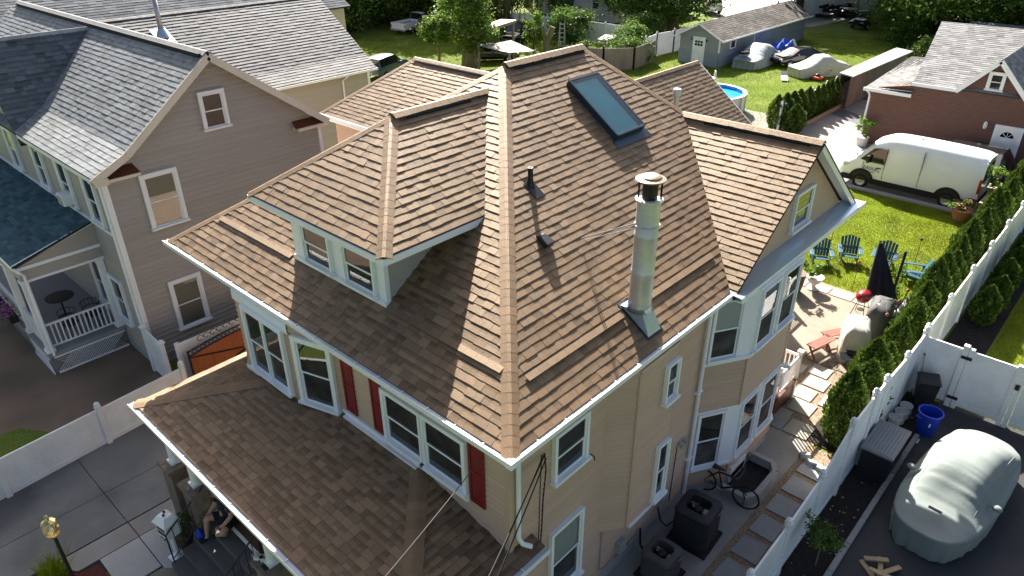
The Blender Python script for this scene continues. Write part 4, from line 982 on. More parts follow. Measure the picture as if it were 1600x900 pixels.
pb = MB(); pb.box(3.62, 5.8, 22.25, 32, 0, .6); pb.build('porch_base', 'concrete_drive', nb)
for (p, q) in (((3.68, 22.2), (5.75, 22.2)), ((3.58, 22.2), (3.58, 23.9))):
    la = MB(); p = Vector((*p, 0)); q = Vector((*q, 0)); d = (q-p); L = d.length; d.normalize(); nn = Vector((-d.y, d.x, 0)); nn = nn if (nn.x+nn.y) < 0 else -nn
    for i in range(int(L/.085)+6):
        for sgn in (1, -1):
            s0 = i*.085-.25; a = s0 if sgn > 0 else s0+.5; b = s0+.5 if sgn > 0 else s0
            z0, z1 = .08, .58
            def cl(a, z): return max(0, min(L, a))
            if 0 <= a <= L and 0 <= b <= L: la.bar(p+d*a+nn*.02+Vector((0, 0, z0)), p+d*b+nn*.02+Vector((0, 0, z1)), .008, .022, up=nn)
    la.obox((p+q)/2+nn*.02+Vector((0, 0, .05)), d*L/2, nn*.012, Vector((0, 0, .03))); la.obox((p+q)/2+nn*.02+Vector((0, 0, .59)), d*L/2, nn*.012, Vector((0, 0, .03)))
    la.build('lattice_skirt', 'white_trim', nb)
def rail(parent, p, q, z0, z1, m='white_vinyl', n=None, name='railing'):
    mb = MB(); p = Vector((*p, 0)); q = Vector((*q, 0)); d = q-p; L = d.length; z = Vector((0, 0, 1)); mb.bar(p+z*z1, q+z*z1, .07, .05); mb.bar(p+z*(z0+.04), q+z*(z0+.04), .05, .04)
    n = n or int(L/.13)
    for i in range(1, n): c = p+d*(i/n); mb.box(c.x-.018, c.x+.018, c.y-.018, c.y+.018, z0+.06, z1-.025)
    mb.build(name, m, parent)
rail(nb, (3.78, 22.32), (5.62, 22.32), .86, 1.62, n=14); rail(nb, (3.68, 22.42), (3.68, 23.9), .86, 1.62, n=11); rail(nb, (3.68, 24.1), (3.68, 26.9), .86, 1.62)
# porch furniture
def cafe_chair(label, loc, rz, m='black'):
    t = thing('porch_chair', label, 'chair', loc, rz, 'chairs on the neighbour porch')
    s = MB(); s.lathe([(.22, .42), (.23, .44), (.22, .46)], 14); s.build('seat', m, t)
    for i in range(4):
        a = i*math.pi/2+.78; l = MB(); l.tube([(.18*math.cos(a), .18*math.sin(a), .42), (.24*math.cos(a), .24*math.sin(a), 0)], .012, 5); l.build('leg', m, t)
    b = MB()
    for k in range(9):
        a = math.radians(90+(k-4)*26); b.tube([(.22*math.cos(a), .22*math.sin(a), .44), (.27*math.cos(a), .27*math.sin(a), .86)], .008, 4)
    b.ring((0, 0, .66), .25, .012, n=20, m=5); b.tube([(.27*math.cos(math.radians(90+k*26-104)), .27*math.sin(math.radians(90+k*26-104)), .86) for k in range(9)], .012, 5); b.build('backrest', m, t)
    return t
cafe_chair('black wire chair behind the white porch railing near the corner column', (4.5, 22.75, .75), .3); cafe_chair('black wire chair beside the house wall on the neighbour porch', (5.2, 22.85, .75), -.6)
t = thing('porch_table', 'small round dark table on the neighbour porch', 'table', (4.75, 24.2, .75)); s = MB(); s.lathe([(.42, .70), (.42, .73), (.001, .735)], 22); s.build('tabletop', 'black', t); s = MB(); s.lathe([(.03, 0.02), (.03, .7)], 8); s.lathe([(.22, 0), (.2, .02)], 12); s.build('pedestal', 'black', t)
# flower box on the porch rail
fb = thing('flower_box', 'pink and purple flowers in a box on the white porch railing', 'flowers', (3.4, 25.4, 1.2)); s = MB(); s.box(-.12, .12, -1.2, 1.2, -.1, .12); s.build('trough', 'black_matte', fb)
V = []; Q = []; T = []
for i in range(600):
    c = Vector((random.gauss(-.02, .1), random.uniform(-1.2, 1.2), random.uniform(.05, .4)-.15)); a = random.uniform(0, 6); s_ = random.uniform(.02, .045); k = len(V)
    u = Vector((math.cos(a), math.sin(a), random.uniform(-.5, .5)))*s_; w = u.orthogonal().normalized()*s_
    V += [c+u, c+w, c-u, c-w]; Q.append([k, k+1, k+2, k+3]); T.append(random.uniform(.6, 1.5))
link_mesh('blossom', arrays_mesh('blossom', V[:1200], Q[:300], T[:300], 'flower_purple'), fb)
V2 = [v+Vector((0, 0, -.04)) for v in V[1200:]]; Q2 = [[i-1200 for i in q] for q in Q[300:]]; link_mesh('leaves', arrays_mesh('leaves', V2, Q2, T[300:], 'leaf_light'), fb)
# ---------------------------------------------------------------- fences
CAPP = [(.075, 0), (.085, .02), (.085, .05), (.06, .06), (.07, .09), (.075, .115), (.055, .15), (.001, .19)]
def post(parent, x, y, h, cap=True, z0=0, r=.064, m='white_vinyl'):
    p = MB(); p.box(x-r, x+r, y-r, y+r, z0, h); o = p.build('post', m, parent, bevel=.006)
    if cap: c = MB(); c.lathe([(a*r/.064, b) for a, b in CAPP], 8, (x, y, h)); c.build('cap', m, o)
def panel(parent, p, q, z0p, z1p, z0q, z1q, m='white_vinyl', board=.152, cap=True):
    p = Vector((*p, 0)); q = Vector((*q, 0)); d = q-p; L = d.length; u = d.normalized(); n = Vector((-u.y, u.x, 0)); z = Vector((0, 0, 1)); mb = MB()
    def zz(s, a, b): return a+(b-a)*s/L
    k = max(1, int(round(L/board/2)))
    for i in range(k):
        a, b = L*i/k+.0006, L*(i+1)/k-.0006
        mb.prism([p+u*a+z*(zz(a, z0p, z0q)+.1), p+u*b+z*(zz(b, z0p, z0q)+.1), p+u*b+z*(zz(b, z1p, z1q)-.08), p+u*a+z*(zz(a, z1p, z1q)-.08)], n*.022)
        mb.v[-8:] = [tuple(Vector(v)-n*.011) for v in mb.v[-8:]]
    for (za, zb, h) in ((z0p+.06, z0q+.06, .13), (z1p-.05, z1q-.05, .12)): mb.bar(p+z*za, q+z*zb, .045, h)
    mb.build('panel', m, parent)
fr_ = thing('privacy_fence', 'tall white vinyl privacy fence with post caps dividing the stepping stone path from the asphalt', 'fence', (9, 2.95, 0), world=True)
FP = [(8.05, 1.45), (9.7, 1.47), (11.35, 1.50), (13.0, 1.64), (14.47, 2.18), (15.92, 2.18), (16.72, 2.16), (18.4, 2.0), (19.98, 2.0)]
for i, (x, h) in enumerate(FP):
    post(fr_, x, 2.95, h)
    if i: 
        x0, h0 = FP[i-1]; b0 = .08 if x0 < 13.5 else .18
        panel(fr_, (x0+.065, 2.95), (x-.065, 2.95), .06, h0-.05, .06, h-.05)
fr2 = thing('back_fence', 'white vinyl fence running behind the arborvitae hedge toward the brick house', 'fence', (20.2, 2.97, 0), world=True)
xs = [20.25, 22.5, 25.0, 27.4, 29.8, 32.2, 34.6, 37.0, 39.4, 41.8]
for i, x in enumerate(xs):
    post(fr2, x, 2.98, 1.98)
    if i: panel(fr2, (xs[i-1]+.065, 2.98), (x-.065, 2.98), .06, 1.92, .06, 1.92)
gt = thing('vinyl_gate', 'white vinyl double gate with black hinges closing the asphalt driveway', 'gate', (20, 1.2, 0), world=True)
panel(gt, (20, 2.88), (20, 2.0), .1, 1.86, .1, 1.86); post(gt, 20, 1.93, 2.0, False, r=.07); post(gt, 20, 1.78, 1.94, False, r=.06); panel(gt, (20, 1.72), (20, .72), .1, 1.86, .1, 1.86); post(gt, 20, .66, 1.94, False, r=.06); post(gt, 20, .53, 1.94, False, r=.06)
panel(gt, (20, .46), (20, -1.3), .1, 1.86, .1, 1.86); post(gt, 20, -1.36, 2.0, False, r=.07); panel(gt, (20, -1.43), (20, -3.6), .1, 1.86, .1, 1.86)
hn = MB(); hn.box(19.90, 19.94, 1.72, 1.98, 1.62, 1.70); hn.build('hinge', 'black', gt); hn = MB(); hn.box(19.90, 19.94, 1.72, 1.98, .30, .38); hn.build('hinge', 'black', gt)
hn = MB(); hn.box(19.90, 19.94, .52, .62, 1.25, 1.4); hn.box(19.87, 19.9, .56, .60, 1.30, 1.36); hn.build('latch', 'black', gt)
def yl(x): return 17.52+.085*x
fl1 = thing('driveway_fence', 'low white vinyl fence along the left concrete driveway', 'fence', (1, 17.6, 0), world=True)
xs = [-3.8, -1.4, 1.03, 3.45, 5.75]
for i, x in enumerate(xs):
    post(fl1, x, yl(x), 1.18)
    if i: panel(fl1, (xs[i-1]+.06, yl(xs[i-1])), (x-.06, yl(x)), .06, 1.12, .06, 1.12)
fl2 = thing('side_fence', 'short white fence panels between the taupe house corner and the driveway fence', 'fence', (5.8, 19, 0), world=True)
post(fl2, 5.72, 20.2, 1.55, False); post(fl2, 5.72, 19.05, 1.5, False); panel(fl2, (5.72, 20.13), (5.72, 19.12), .06, 1.5, .06, 1.45); 
for (x, y, h) in ((5.72, 20.2, 1.55), (5.72, 19.05, 1.5)):
    s = MB(); s.box(x-.1, x+.1, y-.1, y+.1, h, h+.03); s.lathe([(.1, .03), (.001, .12)], 4, (x, y, h)); s.build('cap', 'white_vinyl', fl2)
fl3 = thing('rear_driveway_fence', 'white vinyl fence behind the wooden driveway gate', 'fence', (7, 18.6, 0), world=True)
for i, x in enumerate((6.0, 8.4, 10.8, 13.2)):
    post(fl3, x, 18.62, 1.55, False)
    if i: panel(fl3, (x-2.33, 18.62), (x-.07, 18.62), .06, 1.5, .06, 1.5)
# wooden gate with ironwork
wg = thing('wooden_gate', 'orange cedar driveway gate in a black iron frame with arched top', 'gate', (6.05, 18.2, 0), world=True)
for i in range(11):
    x = 6.12+i*.158; b = MB(); top = 1.22+.16*math.sin(math.pi*(i+.5)/22); b.box(x, x+.152, 18.19, 18.215, .12, top); b.build('plank', 'cedar', wg)
ir = MB(); n = 14; top = [(6.08+1.8*i/n, 18.18, 1.24+.17*math.sin(math.pi*i/n/2)) for i in range(n+1)]; t2 = [(x, y, z+.16) for x, y, z in top]
ir.tube(top, .018, 6); ir.tube(t2, .018, 6); ir.bar((6.08, 18.18, .1), (6.08, 18.18, 1.42), .05, .05); ir.bar((7.9, 18.18, .1), (7.9, 18.18, 1.58), .05, .05); ir.bar((6.08, 18.17, .12), (7.9, 18.17, .12), .04, .05); ir.bar((6.1, 18.175, .2), (7.85, 18.175, .75), .03, .05); ir.bar((7.85, 18.175, .75), (6.1, 18.175, 1.2), .03, .04)
for i in range(13): x, y, z = top[i]; ir.ring((x+.06, 18.18, z+.085), .06, .009, axis=(0, 1, 0), n=10, m=4)
ir.build('iron_frame', 'black', wg)
sc = MB()
for i in range(7):
    x = 6.5+i*.2; pts_ = [(x+.12*math.cos(a)*(1-a/9), 18.18, 1.66+.12*math.sin(a)*(1-a/9)+.05*i/3) for a in [j*.7 for j in range(9)]]; sc.tube(pts_, .01, 5)
sc.build('scrollwork', 'black', wg)
# ---------------------------------------------------------------- brick outbuilding
def brick_mat():
    m = MATS['brick_brown']; n = m.node_tree.nodes; l = m.node_tree.links; b = n['Principled BSDF']
    ge = n.new('ShaderNodeNewGeometry'); sep = n.new('ShaderNodeSeparateXYZ'); cb_ = n.new('ShaderNodeCombineXYZ'); ad = n.new('ShaderNodeMath'); ad.operation = 'ADD'
    l.new(ge.outputs['Position'], sep.inputs[0]); l.new(sep.outputs[0], ad.inputs[0]); l.new(sep.outputs[1], ad.inputs[1]); l.new(ad.outputs[0], cb_.inputs[0]); l.new(sep.outputs[2], cb_.inputs[1])
    br = n.new('ShaderNodeTexBrick'); br.inputs['Scale'].default_value = 1; br.inputs['Brick Width'].default_value = .22; br.inputs['Row Height'].default_value = .075; br.inputs['Mortar Size'].default_value = .008
    br.inputs['Color1'].default_value = (.17, .075, .053, 1); br.inputs['Color2'].default_value = (.13, .062, .046, 1); br.inputs['Mortar'].default_value = (.16, .12, .10, 1)
    l.new(cb_.outputs[0], br.inputs['Vector']); l.new(br.outputs[0], b.inputs['Base Color'])
    bp = n.new('ShaderNodeBump'); bp.inputs['Strength'].default_value = .5; bp.inputs['Distance'].default_value = .01; bp.invert = True; l.new(br.outputs['Fac'], bp.inputs['Height']); l.new(bp.outputs[0], b.inputs['Normal'])
brick_mat()
bh = thing('brick_house', 'brown brick outbuilding with grey shingle roof and white gable dormer', 'house', (42.5, 8, 0), world=True)
bw = MB(); bw.prism([(42.5, 12.4, 0), (42.5, -3, 0), (42.5, -3, 3.6), (42.5, 5.3, 3.6), (42.5, 6.75, 5.25), (42.5, 8.15, 3.6), (42.5, 10.2, 3.55), (42.5, 12.4, 3.1)], (.3, 0, 0)); bw.box(42.8, 52, 12.1, 12.4, 0, 3.05); bw.build('wall', 'brick_brown', bh)
brf = MB(); BR1 = [(42.3, 8.0, 3.72), (42.3, 10.4, 3.72), (48.6, 11.3, 5.9), (48.6, 6.7, 5.9)]
BR0 = [(42.3, 10.4, 3.72), (42.3, -3, 3.72), (48.6, -3, 5.9), (48.6, 11.3, 5.9)]
BD1 = [(42.2, 6.75, 5.35), (47.2, 6.75, 5.35), (47.2, 8.3, 3.68), (42.2, 8.3, 3.68)]; BD2 = [(42.2, 6.75, 5.35), (47.2, 6.75, 5.35), (47.2, 5.2, 3.68), (42.2, 5.2, 3.68)]
BF = [(42.2, 10.3, 3.25), (42.2, 12.7, 3.1), (52.5, 13.4, 3.1), (52.5, 10.3, 3.25)]
BB = [(48.6, 11.3, 5.9), (48.6, -3, 5.9), (55, -3, 3.7), (55, 11.5, 3.7)]
for p in (BR0, BD1, BD2, BF, BB): slab(brf, p, .07)
bro = brf.build('roof', 'deck_dark', bh); mb = MB()
for p, dd, s_ in ((BR0, (1, 0), 41), (BD1, (0, -1), 42), (BD2, (0, 1), 43)):
    for t in plane_tabs(p, dd, seed=s_, course=.2, wr=(.25, .45), th=(.010, .016), tint=(.75, 1.2)): mb.add(*t[:3])
tag(mb.build('shingle_field', 'shingle_grey_light', bro), kind='stuff')
mb = MB()
for t in plane_tabs(BF, (0, -1), seed=44, course=.2, wr=(.25, .45), th=(.004, .007), tint=(.7, 1.0)): mb.add(*t[:3])
tag(mb.build('flat_roof_field', 'shingle_grey_light', bro), kind='stuff')
bt_ = MB(); bt_.bar((42.16, 6.75, 5.28), (42.16, 8.32, 3.60), .04, .22); bt_.bar((42.16, 6.75, 5.28), (42.16, 5.18, 3.60), .04, .22); bt_.box(42.2, 42.26, 8.3, 10.45, 3.55, 3.72); bt_.box(42.12, 42.2, 10.3, 12.75, 2.95, 3.12); bt_.build('rake_board', 'white_trim', bh)
bdn = MB(); bdn.tube([(42.2, 12.6, 3.0), (42.35, 12.45, 2.8), (42.42, 12.42, 2.6), (42.42, 12.42, .1)], .05, 8); bdn.build('downspout', 'white_trim', bh)
window(bh, (42.48, 6.76, 3.88), (0, 1, 0), (-1, 0, 0), .5, .72, casing=.13)
dr = MB(); dr.box(42.42, 42.5, 4.95, 5.1, 0, 2.25); dr.box(42.42, 42.5, 6.05, 6.2, 0, 2.25); dr.box(42.42, 42.5, 5.1, 6.05, 2.1, 2.25); dro = dr.build('door', 'white_trim', bh)
k = MB(); k.box(42.45, 42.49, 5.1, 6.05, .05, 2.1); k.box(42.44, 42.45, 5.25, 5.9, .2, 1.5); k.build('door_leaf', 'white_vinyl', dro)
k = MB(); k.poly([(42.446, 5.58+.3*math.cos(a), 1.68+.28*math.sin(a)) for a in [math.pi*i/10 for i in range(11)]]); k.build('fanlight', 'car_glass', dro)
k = MB()
for a in (45, 90, 135): k.bar((42.44, 5.58, 1.68), (42.44, 5.58+.3*math.cos(math.radians(a)), 1.68+.28*math.sin(math.radians(a))), .02, .02)
k.build('fanlight_bar', 'white_vinyl', dro)
k = MB(); k.lathe([(.02, 0), (.035, .03), (.001, .06)], 8, (42.42, 6.0, 1.05)); k.build('door_knob', 'brass', dro)
lm = MB(); lm.lathe([(.05, 0), (.09, .08), (.09, .28), (.06, .34), (.001, .4)], 10, (42.36, 6.62, 1.95)); lm.build('wall_lantern', 'white_vinyl', bh)
# wooden lean-to with grey top and lattice end
lt = thing('wooden_storage_shed', 'long low wooden lean-to with flat grey top and lattice end beside the lawn', 'shed', (49, 16.2, 0), world=True)
k = MB(); k.prism([(49, 15.6, 2.0), (60, 15.3, 2.0), (60, 16.5, 2.12), (49, 16.5, 2.12)], (0, 0, .08)); k.build('top', 'tin_grey', lt)
for i in range(11): k = MB(); k.box(49.05+i*1.0, 50.03+i*1.0, 15.68, 15.72, .05, 2.0); k.build('board', 'wood_grey', lt)
k = MB()
for i in range(-6, 14):
    for s_ in (1, -1):
        a = i*.14; y0, y1 = 15.7+a, 15.7+a+s_*1.9
        p = [(y0, .06), (y1, 1.96)]
        c_ = clip(clip([(p[0][0]-.018, p[0][1]), (p[0][0]+.018, p[0][1]), (p[1][0]+.018, p[1][1]), (p[1][0]-.018, p[1][1])], 1, 0, 16.45), -1, 0, -15.7)
        if len(c_) >= 3: k.prism([(49.0, y, z) for y, z in c_], (.01, 0, 0))
k.box(48.98, 49.03, 15.64, 15.72, 0, 2.0); k.box(48.98, 49.03, 16.42, 16.5, 0, 2.1); k.build('lattice_end', 'wood_grey', lt)
k = MB(); k.box(49.1, 60, 16.4, 16.45, 0, 2.1); k.build('back_wall', 'wood_grey', lt)
# planter timber edge
te = MB(); te.box(43.7, 52, 15.98, 16.1, 0, .22); te.box(43.7, 43.82, 16.1, 16.7, 0, .22); tag(te.build('timber_edging', 'wood_raw', bevel=.01), 'timber edging round the bed of small arborvitae by the garage court', 'edging')
sheet('rear_bed', rect(43.8, 52, 16.1, 16.65), .06, 'mulch')
bgf = thing('picket_fence', 'white fence behind the row of small arborvitae and the pool yard', 'fence', (42, 16.7, 0), world=True)
xs = [41.2, 43.4, 45.6, 47.8, 49.4]
for i, x in enumerate(xs):
    post(bgf, x, 16.72, 1.7)
    if i: panel(bgf, (xs[i-1]+.06, 16.72), (x-.06, 16.72), .06, 1.62, .06, 1.62)
# ---------------------------------------------------------------- blue-grey shed
shd = thing('long_shed', 'long blue-grey shed with weathered dark roof and white door', 'shed', (54.5, 29.7, 0), world=True)
k = MB(); lap_wall(k, (54.5, 27.95, 0), (0, 1, 0), [(0, 1.15), (3.6, 1.15), (3.6, 2.25), (1.8, 3.2), (0, 2.25)], (-1, 0, 0), course=.16); lap_wall(k, (54.5, 27.95, 0), (1, 0, 0), [(0, 1.15), (6.0, 1.15), (6.0, 2.25), (0, 2.25)], (0, -1, 0), course=.16); lap_wall(k, (54.5, 31.55, 0), (1, 0, 0), [(0, 0), (16.5, 0), (16.5, 2.25), (0, 2.25)], (0, 1, 0), course=.2); k.build('wall', 'siding_grey', shd)
k = MB(); lap_wall(k, (54.49, 27.95, 0), (0, 1, 0), [(0, 0), (3.6, 0), (3.6, 1.15), (0, 1.15)], (-1, 0, 0), course=.2); lap_wall(k, (54.5, 27.94, 0), (1, 0, 0), [(0, 0), (6, 0), (6, 1.15), (0, 1.15)], (0, -1, 0), course=.2); lap_wall(k, (60.5, 27.94, 0), (1, 0, 0), [(0, 0), (10.5, 0), (10.5, 2.25), (0, 2.25)], (0, -1, 0), course=.2); lap_wall(k, (71, 27.95, 0), (0, 1, 0), [(0, 0), (3.6, 0), (3.6, 2.25), (1.8, 3.2), (0, 2.25)], (1, 0, 0), course=.2); k.build('lower_wall', 'siding_blue', shd)
SR1 = [(54.2, 29.75, 3.28), (71.3, 29.75, 3.28), (71.3, 27.55, 2.12), (54.2, 27.55, 2.12)]; SR2 = [(54.2, 29.75, 3.28), (71.3, 29.75, 3.28), (71.3, 31.95, 2.12), (54.2, 31.95, 2.12)]
k = MB(); slab(k, SR1, .06); slab(k, SR2, .06); sro = k.build('roof', 'deck_dark', shd); mb = MB()
mat('shed_shingle', (.085, .075, .065), .95, .25, 1.0, tint=True, col2=(.15, .135, .12), mask_scale=.35, bump=.3)
for p, dd in ((SR1, (0, 1)), (SR2, (0, -1))):
    for t in plane_tabs(p, dd, seed=51, course=.22, wr=(.25, .5), th=(.006, .012), tint=(.7, 1.3)): mb.add(*t[:3])
tag(mb.build('shingle_field', 'shed_shingle', sro), kind='stuff')
k = MB(); k.bar((54.17, 29.75, 3.2), (54.17, 27.5, 2.05), .03, .12); k.bar((54.17, 29.75, 3.2), (54.17, 32.0, 2.05), .03, .12); k.box(54.2, 71.2, 27.5, 27.56, 2.0, 2.12); k.box(54.44, 54.56, 27.9, 28.0, 1.15, 2.1); k.box(54.44, 54.56, 31.5, 31.6, 1.15, 2.1); k.box(60.45, 60.55, 27.9, 27.95, 1.2, 2.1); k.build('trim', 'white_trim', shd)
k = MB(); k.box(54.42, 54.48, 29.2, 29.3, 0, 2.2); k.box(54.42, 54.48, 30.2, 30.3, 0, 2.2); k.box(54.42, 54.48, 29.3, 30.2, 2.1, 2.2); k.box(54.45, 54.49, 29.3, 30.2, 0, 2.1); dro = k.build('door', 'white_vinyl', shd)
for i in range(3):
    for j in range(2): k = MB(); k.poly([(54.444, 29.42+i*.25, 1.5+j*.22), (54.444, 29.62+i*.25, 1.5+j*.22), (54.444, 29.62+i*.25, 1.68+j*.22), (54.444, 29.42+i*.25, 1.68+j*.22)]); k.build('pane', 'car_glass', dro)
k = MB(); k.lathe([(.02, 0), (.04, .03), (.001, .06)], 8, (54.4, 30.1, 1.0)); k.build('door_knob', 'black', dro)
for y in (29.08, 30.42): k = MB(); k.lathe([(.05, 0), (.07, .05), (.05, .15)], 8, (54.4, y, 1.9)); k.build('wall_lamp', 'black', shd)
window(shd, (56.6, 27.915, 1.3), (1, 0, 0), (0, -1, 0), .7, .55, casing=.1, split=False)
# ---------------------------------------------------------------- far buildings
def plain_house(name, label, x0, x1, y0, y1, h, rise, m, rm, axis='x', wins=(), ov=.35):
    t = thing(name, label, 'house', ((x0+x1)/2, (y0+y1)/2, 0), world=True); k = MB()
    for P0, u, L, n, g in (((x0, y0, 0), (1, 0, 0), x1-x0, (0, -1, 0), axis == 'y'), ((x0, y1, 0), (1, 0, 0), x1-x0, (0, 1, 0), axis == 'y'), ((x0, y0, 0), (0, 1, 0), y1-y0, (-1, 0, 0), axis == 'x'), ((x1, y0, 0), (0, 1, 0), y1-y0, (1, 0, 0), axis == 'x')):
        lap_wall(k, P0, u, [(0, 0), (L, 0), (L, h), (L/2, h+rise), (0, h)] if g else [(0, 0), (L, 0), (L, h), (0, h)], n, course=.2)
    k.build('wall', m, t); r = MB()
    if axis == 'x':
        ym = (y0+y1)/2; s_ = rise/(ym-y0); pl_ = [([(x0-ov, ym, h+rise+.05), (x1+ov, ym, h+rise+.05), (x1+ov, y0-ov, h-s_*ov+.05), (x0-ov, y0-ov, h-s_*ov+.05)], (0, 1)), ([(x0-ov, ym, h+rise+.05), (x1+ov, ym, h+rise+.05), (x1+ov, y1+ov, h-s_*ov+.05), (x0-ov, y1+ov, h-s_*ov+.05)], (0, -1))]
    else:
        xm = (x0+x1)/2; s_ = rise/(xm-x0); pl_ = [([(xm, y0-ov, h+rise+.05), (xm, y1+ov, h+rise+.05), (x0-ov, y1+ov, h-s_*ov+.05), (x0-ov, y0-ov, h-s_*ov+.05)], (1, 0)), ([(xm, y0-ov, h+rise+.05), (xm, y1+ov, h+rise+.05), (x1+ov, y1+ov, h-s_*ov+.05), (x1+ov, y0-ov, h-s_*ov+.05)], (-1, 0))]
    for p, _ in pl_: slab(r, p, .08)
    ro = r.build('roof', 'deck_dark', t); mb = MB()
    for i, (p, dd) in enumerate(pl_):
        for q in plane_tabs(p, dd, seed=60+i, course=.25, wr=(.4, .7), th=(.012, .02)): mb.add(*q[:3])
    tag(mb.build('shingle_field', rm, ro), kind='stuff')
    for (c, u, n, w, hh) in wins: window(t, c, u, n, w, hh)
    return t
plain_house('white_house', 'white sided house behind the far white fence', 67, 80, 47, 58, 5.5, 2.5, 'siding_white', 'shingle_slate', 'x', [((66.98, 53, 1.2), (0, 1, 0), (-1, 0, 0), .9, 1.4), ((66.98, 49.5, 1.2), (0, 1, 0), (-1, 0, 0), .9, 1.4)])
plain_house('cream_house', 'cream sided house with dark roof beyond the grey-roofed house', 11, 32, 46, 56, 5.6, 2.6, 'siding_cream', 'shingle_slate', 'x', [((20, 45.98, 3.4), (1, 0, 0), (0, -1, 0), .9, 1.3)])
plain_house('grey_garage', 'small grey roofed garage behind the brick house', 62, 70, 4, 13, 2.4, 1.2, 'siding_white', 'shingle_slate', 'y')
plain_house('distant_house', 'pale house far behind the trees at the back', 104, 118, 44, 60, 5, 2.5, 'siding_white', 'shingle_slate', 'y')
def simple_fence(name, label, pts, h, m='white_vinyl', step=2.4):
    t = thing(name, label, 'fence', (*pts[0], 0), world=True)
    for a, b in zip(pts[:-1], pts[1:]):
        a, b = Vector((*a, 0)), Vector((*b, 0)); L = (b-a).length; n = max(1, round(L/step))
        for i in range(n+1):
            p = a+(b-a)*i/n; post(t, p.x, p.y, h+.05, m == 'white_vinyl', m=m)
            if i: q = a+(b-a)*(i-1)/n; panel(t, (q.x, q.y), (p.x, p.y), .05, h, .05, h, m=m, board=.2)
simple_fence('far_white_fence', 'white vinyl fence in front of the white house at the back', [(56.3, 52), (57.0, 38.6)], 1.8)
simple_fence('lot_fence', 'white fence behind the long shed along the parking lot', [(71.8, 33.2), (79.5, 34.6), (92, 30.5), (100, 22)], 1.8)
simple_fence('shed_side_fence', 'sunlit white fence section left of the long shed', [(52.9, 33.8), (55.2, 34.2), (57.5, 33.9), (60.5, 33.7)], 1.85)
simple_fence('weathered_fence', 'weathered grey wooden fence overgrown with ivy', [(46.5, 37.0), (47.6, 34.2), (49.5, 32.6), (53.0, 33.0)], 1.7, 'wood_grey')
# ---------------------------------------------------------------- vegetation
def leaf_mesh(name, C, S, T, m, droop=0.0, flat=.4, aspect=.55):
    """C centres (N,3), S sizes (N), T tints (N): diamond leaves with random tilt"""
    N = len(C); u = rng.normal(0, 1, (N, 3)); u[:, 2] = u[:, 2]*(1-flat)-droop; u /= np.linalg.norm(u, axis=1)[:, None]+1e-9
    r = rng.normal(0, 1, (N, 3)); w = np.cross(u, r); w /= np.linalg.norm(w, axis=1)[:, None]+1e-9
    V = np.zeros((N, 4, 3)); s = S[:, None]
    V[:, 0] = C+u*s; V[:, 1] = C+w*s*aspect; V[:, 2] = C-u*s; V[:, 3] = C-w*s*aspect
    g = rng.uniform(-.12, .12, N); TT = np.stack([T*(1+g), T, T*(1-np.abs(g))], 1)
    return arrays_mesh(name, V.reshape(-1, 3), np.arange(4*N).reshape(N, 4), TT, m)
def crown_pts(n_clump, per, R, center, seed, shell=.55, cl=.22):
    r = np.random.default_rng(seed); C = []; T = []
    d = r.normal(0, 1, (n_clump, 3)); d /= np.linalg.norm(d, axis=1)[:, None]; rad = r.uniform(shell, 1, n_clump)**.7
    P = d*rad[:, None]*np.array(R)
    for i in range(n_clump):
        k = int(per*r.uniform(.5, 1.5)); q = r.normal(0, 1, (k, 3))*np.array(R)*cl*r.uniform(.6, 1.2); q[:, 2] *= .7
        C.append(P[i]+q); T.append(np.full(k, r.uniform(.6, 1.35))*r.uniform(.75, 1.25, k))
    return np.concatenate(C)+np.array(center), np.concatenate(T), P+np.array(center)
def tree(name, label, loc, h, R, seed, trunk_r=.18, m='leaf', bark='bark', n_clump=46, per=190, leaf=.10, group='trees at the back of the yards', lean=(0, 0), crown_z=None):
    t = thing(name, label, 'tree', loc, group=group); cz = crown_z or h-R[2]; c = (lean[0]*cz, lean[1]*cz, cz)
    C, T, P = crown_pts(n_clump, per, R, c, seed)
    link_mesh('crown', leaf_mesh('crown', C, rng.uniform(.6, 1.3, len(C))*leaf, T, m), t)
    k = MB(); top = Vector(c); pts = [Vector((0, 0, -.05)), Vector((lean[0]*cz*.3+.05, lean[1]*cz*.3, cz*.35)), Vector((lean[0]*cz*.7, lean[1]*cz*.7, cz*.72)), top+Vector((0, 0, R[2]*.3))]
    k.tube(pts, [trunk_r*1.25, trunk_r, trunk_r*.75, trunk_r*.3], 9)
    rd = random.Random(seed)
    for i in range(0, len(P), max(1, len(P)//9)):
        s = pts[1].lerp(pts[2], rd.uniform(.3, 1)); e = Vector(P[i]); mid = s.lerp(e, .5)+Vector((0, 0, .15)); k.tube([s, mid, s.lerp(e, .9)], [trunk_r*.4, trunk_r*.25, trunk_r*.08], 6)
    k.build('trunk', bark, t, smooth=True); return t
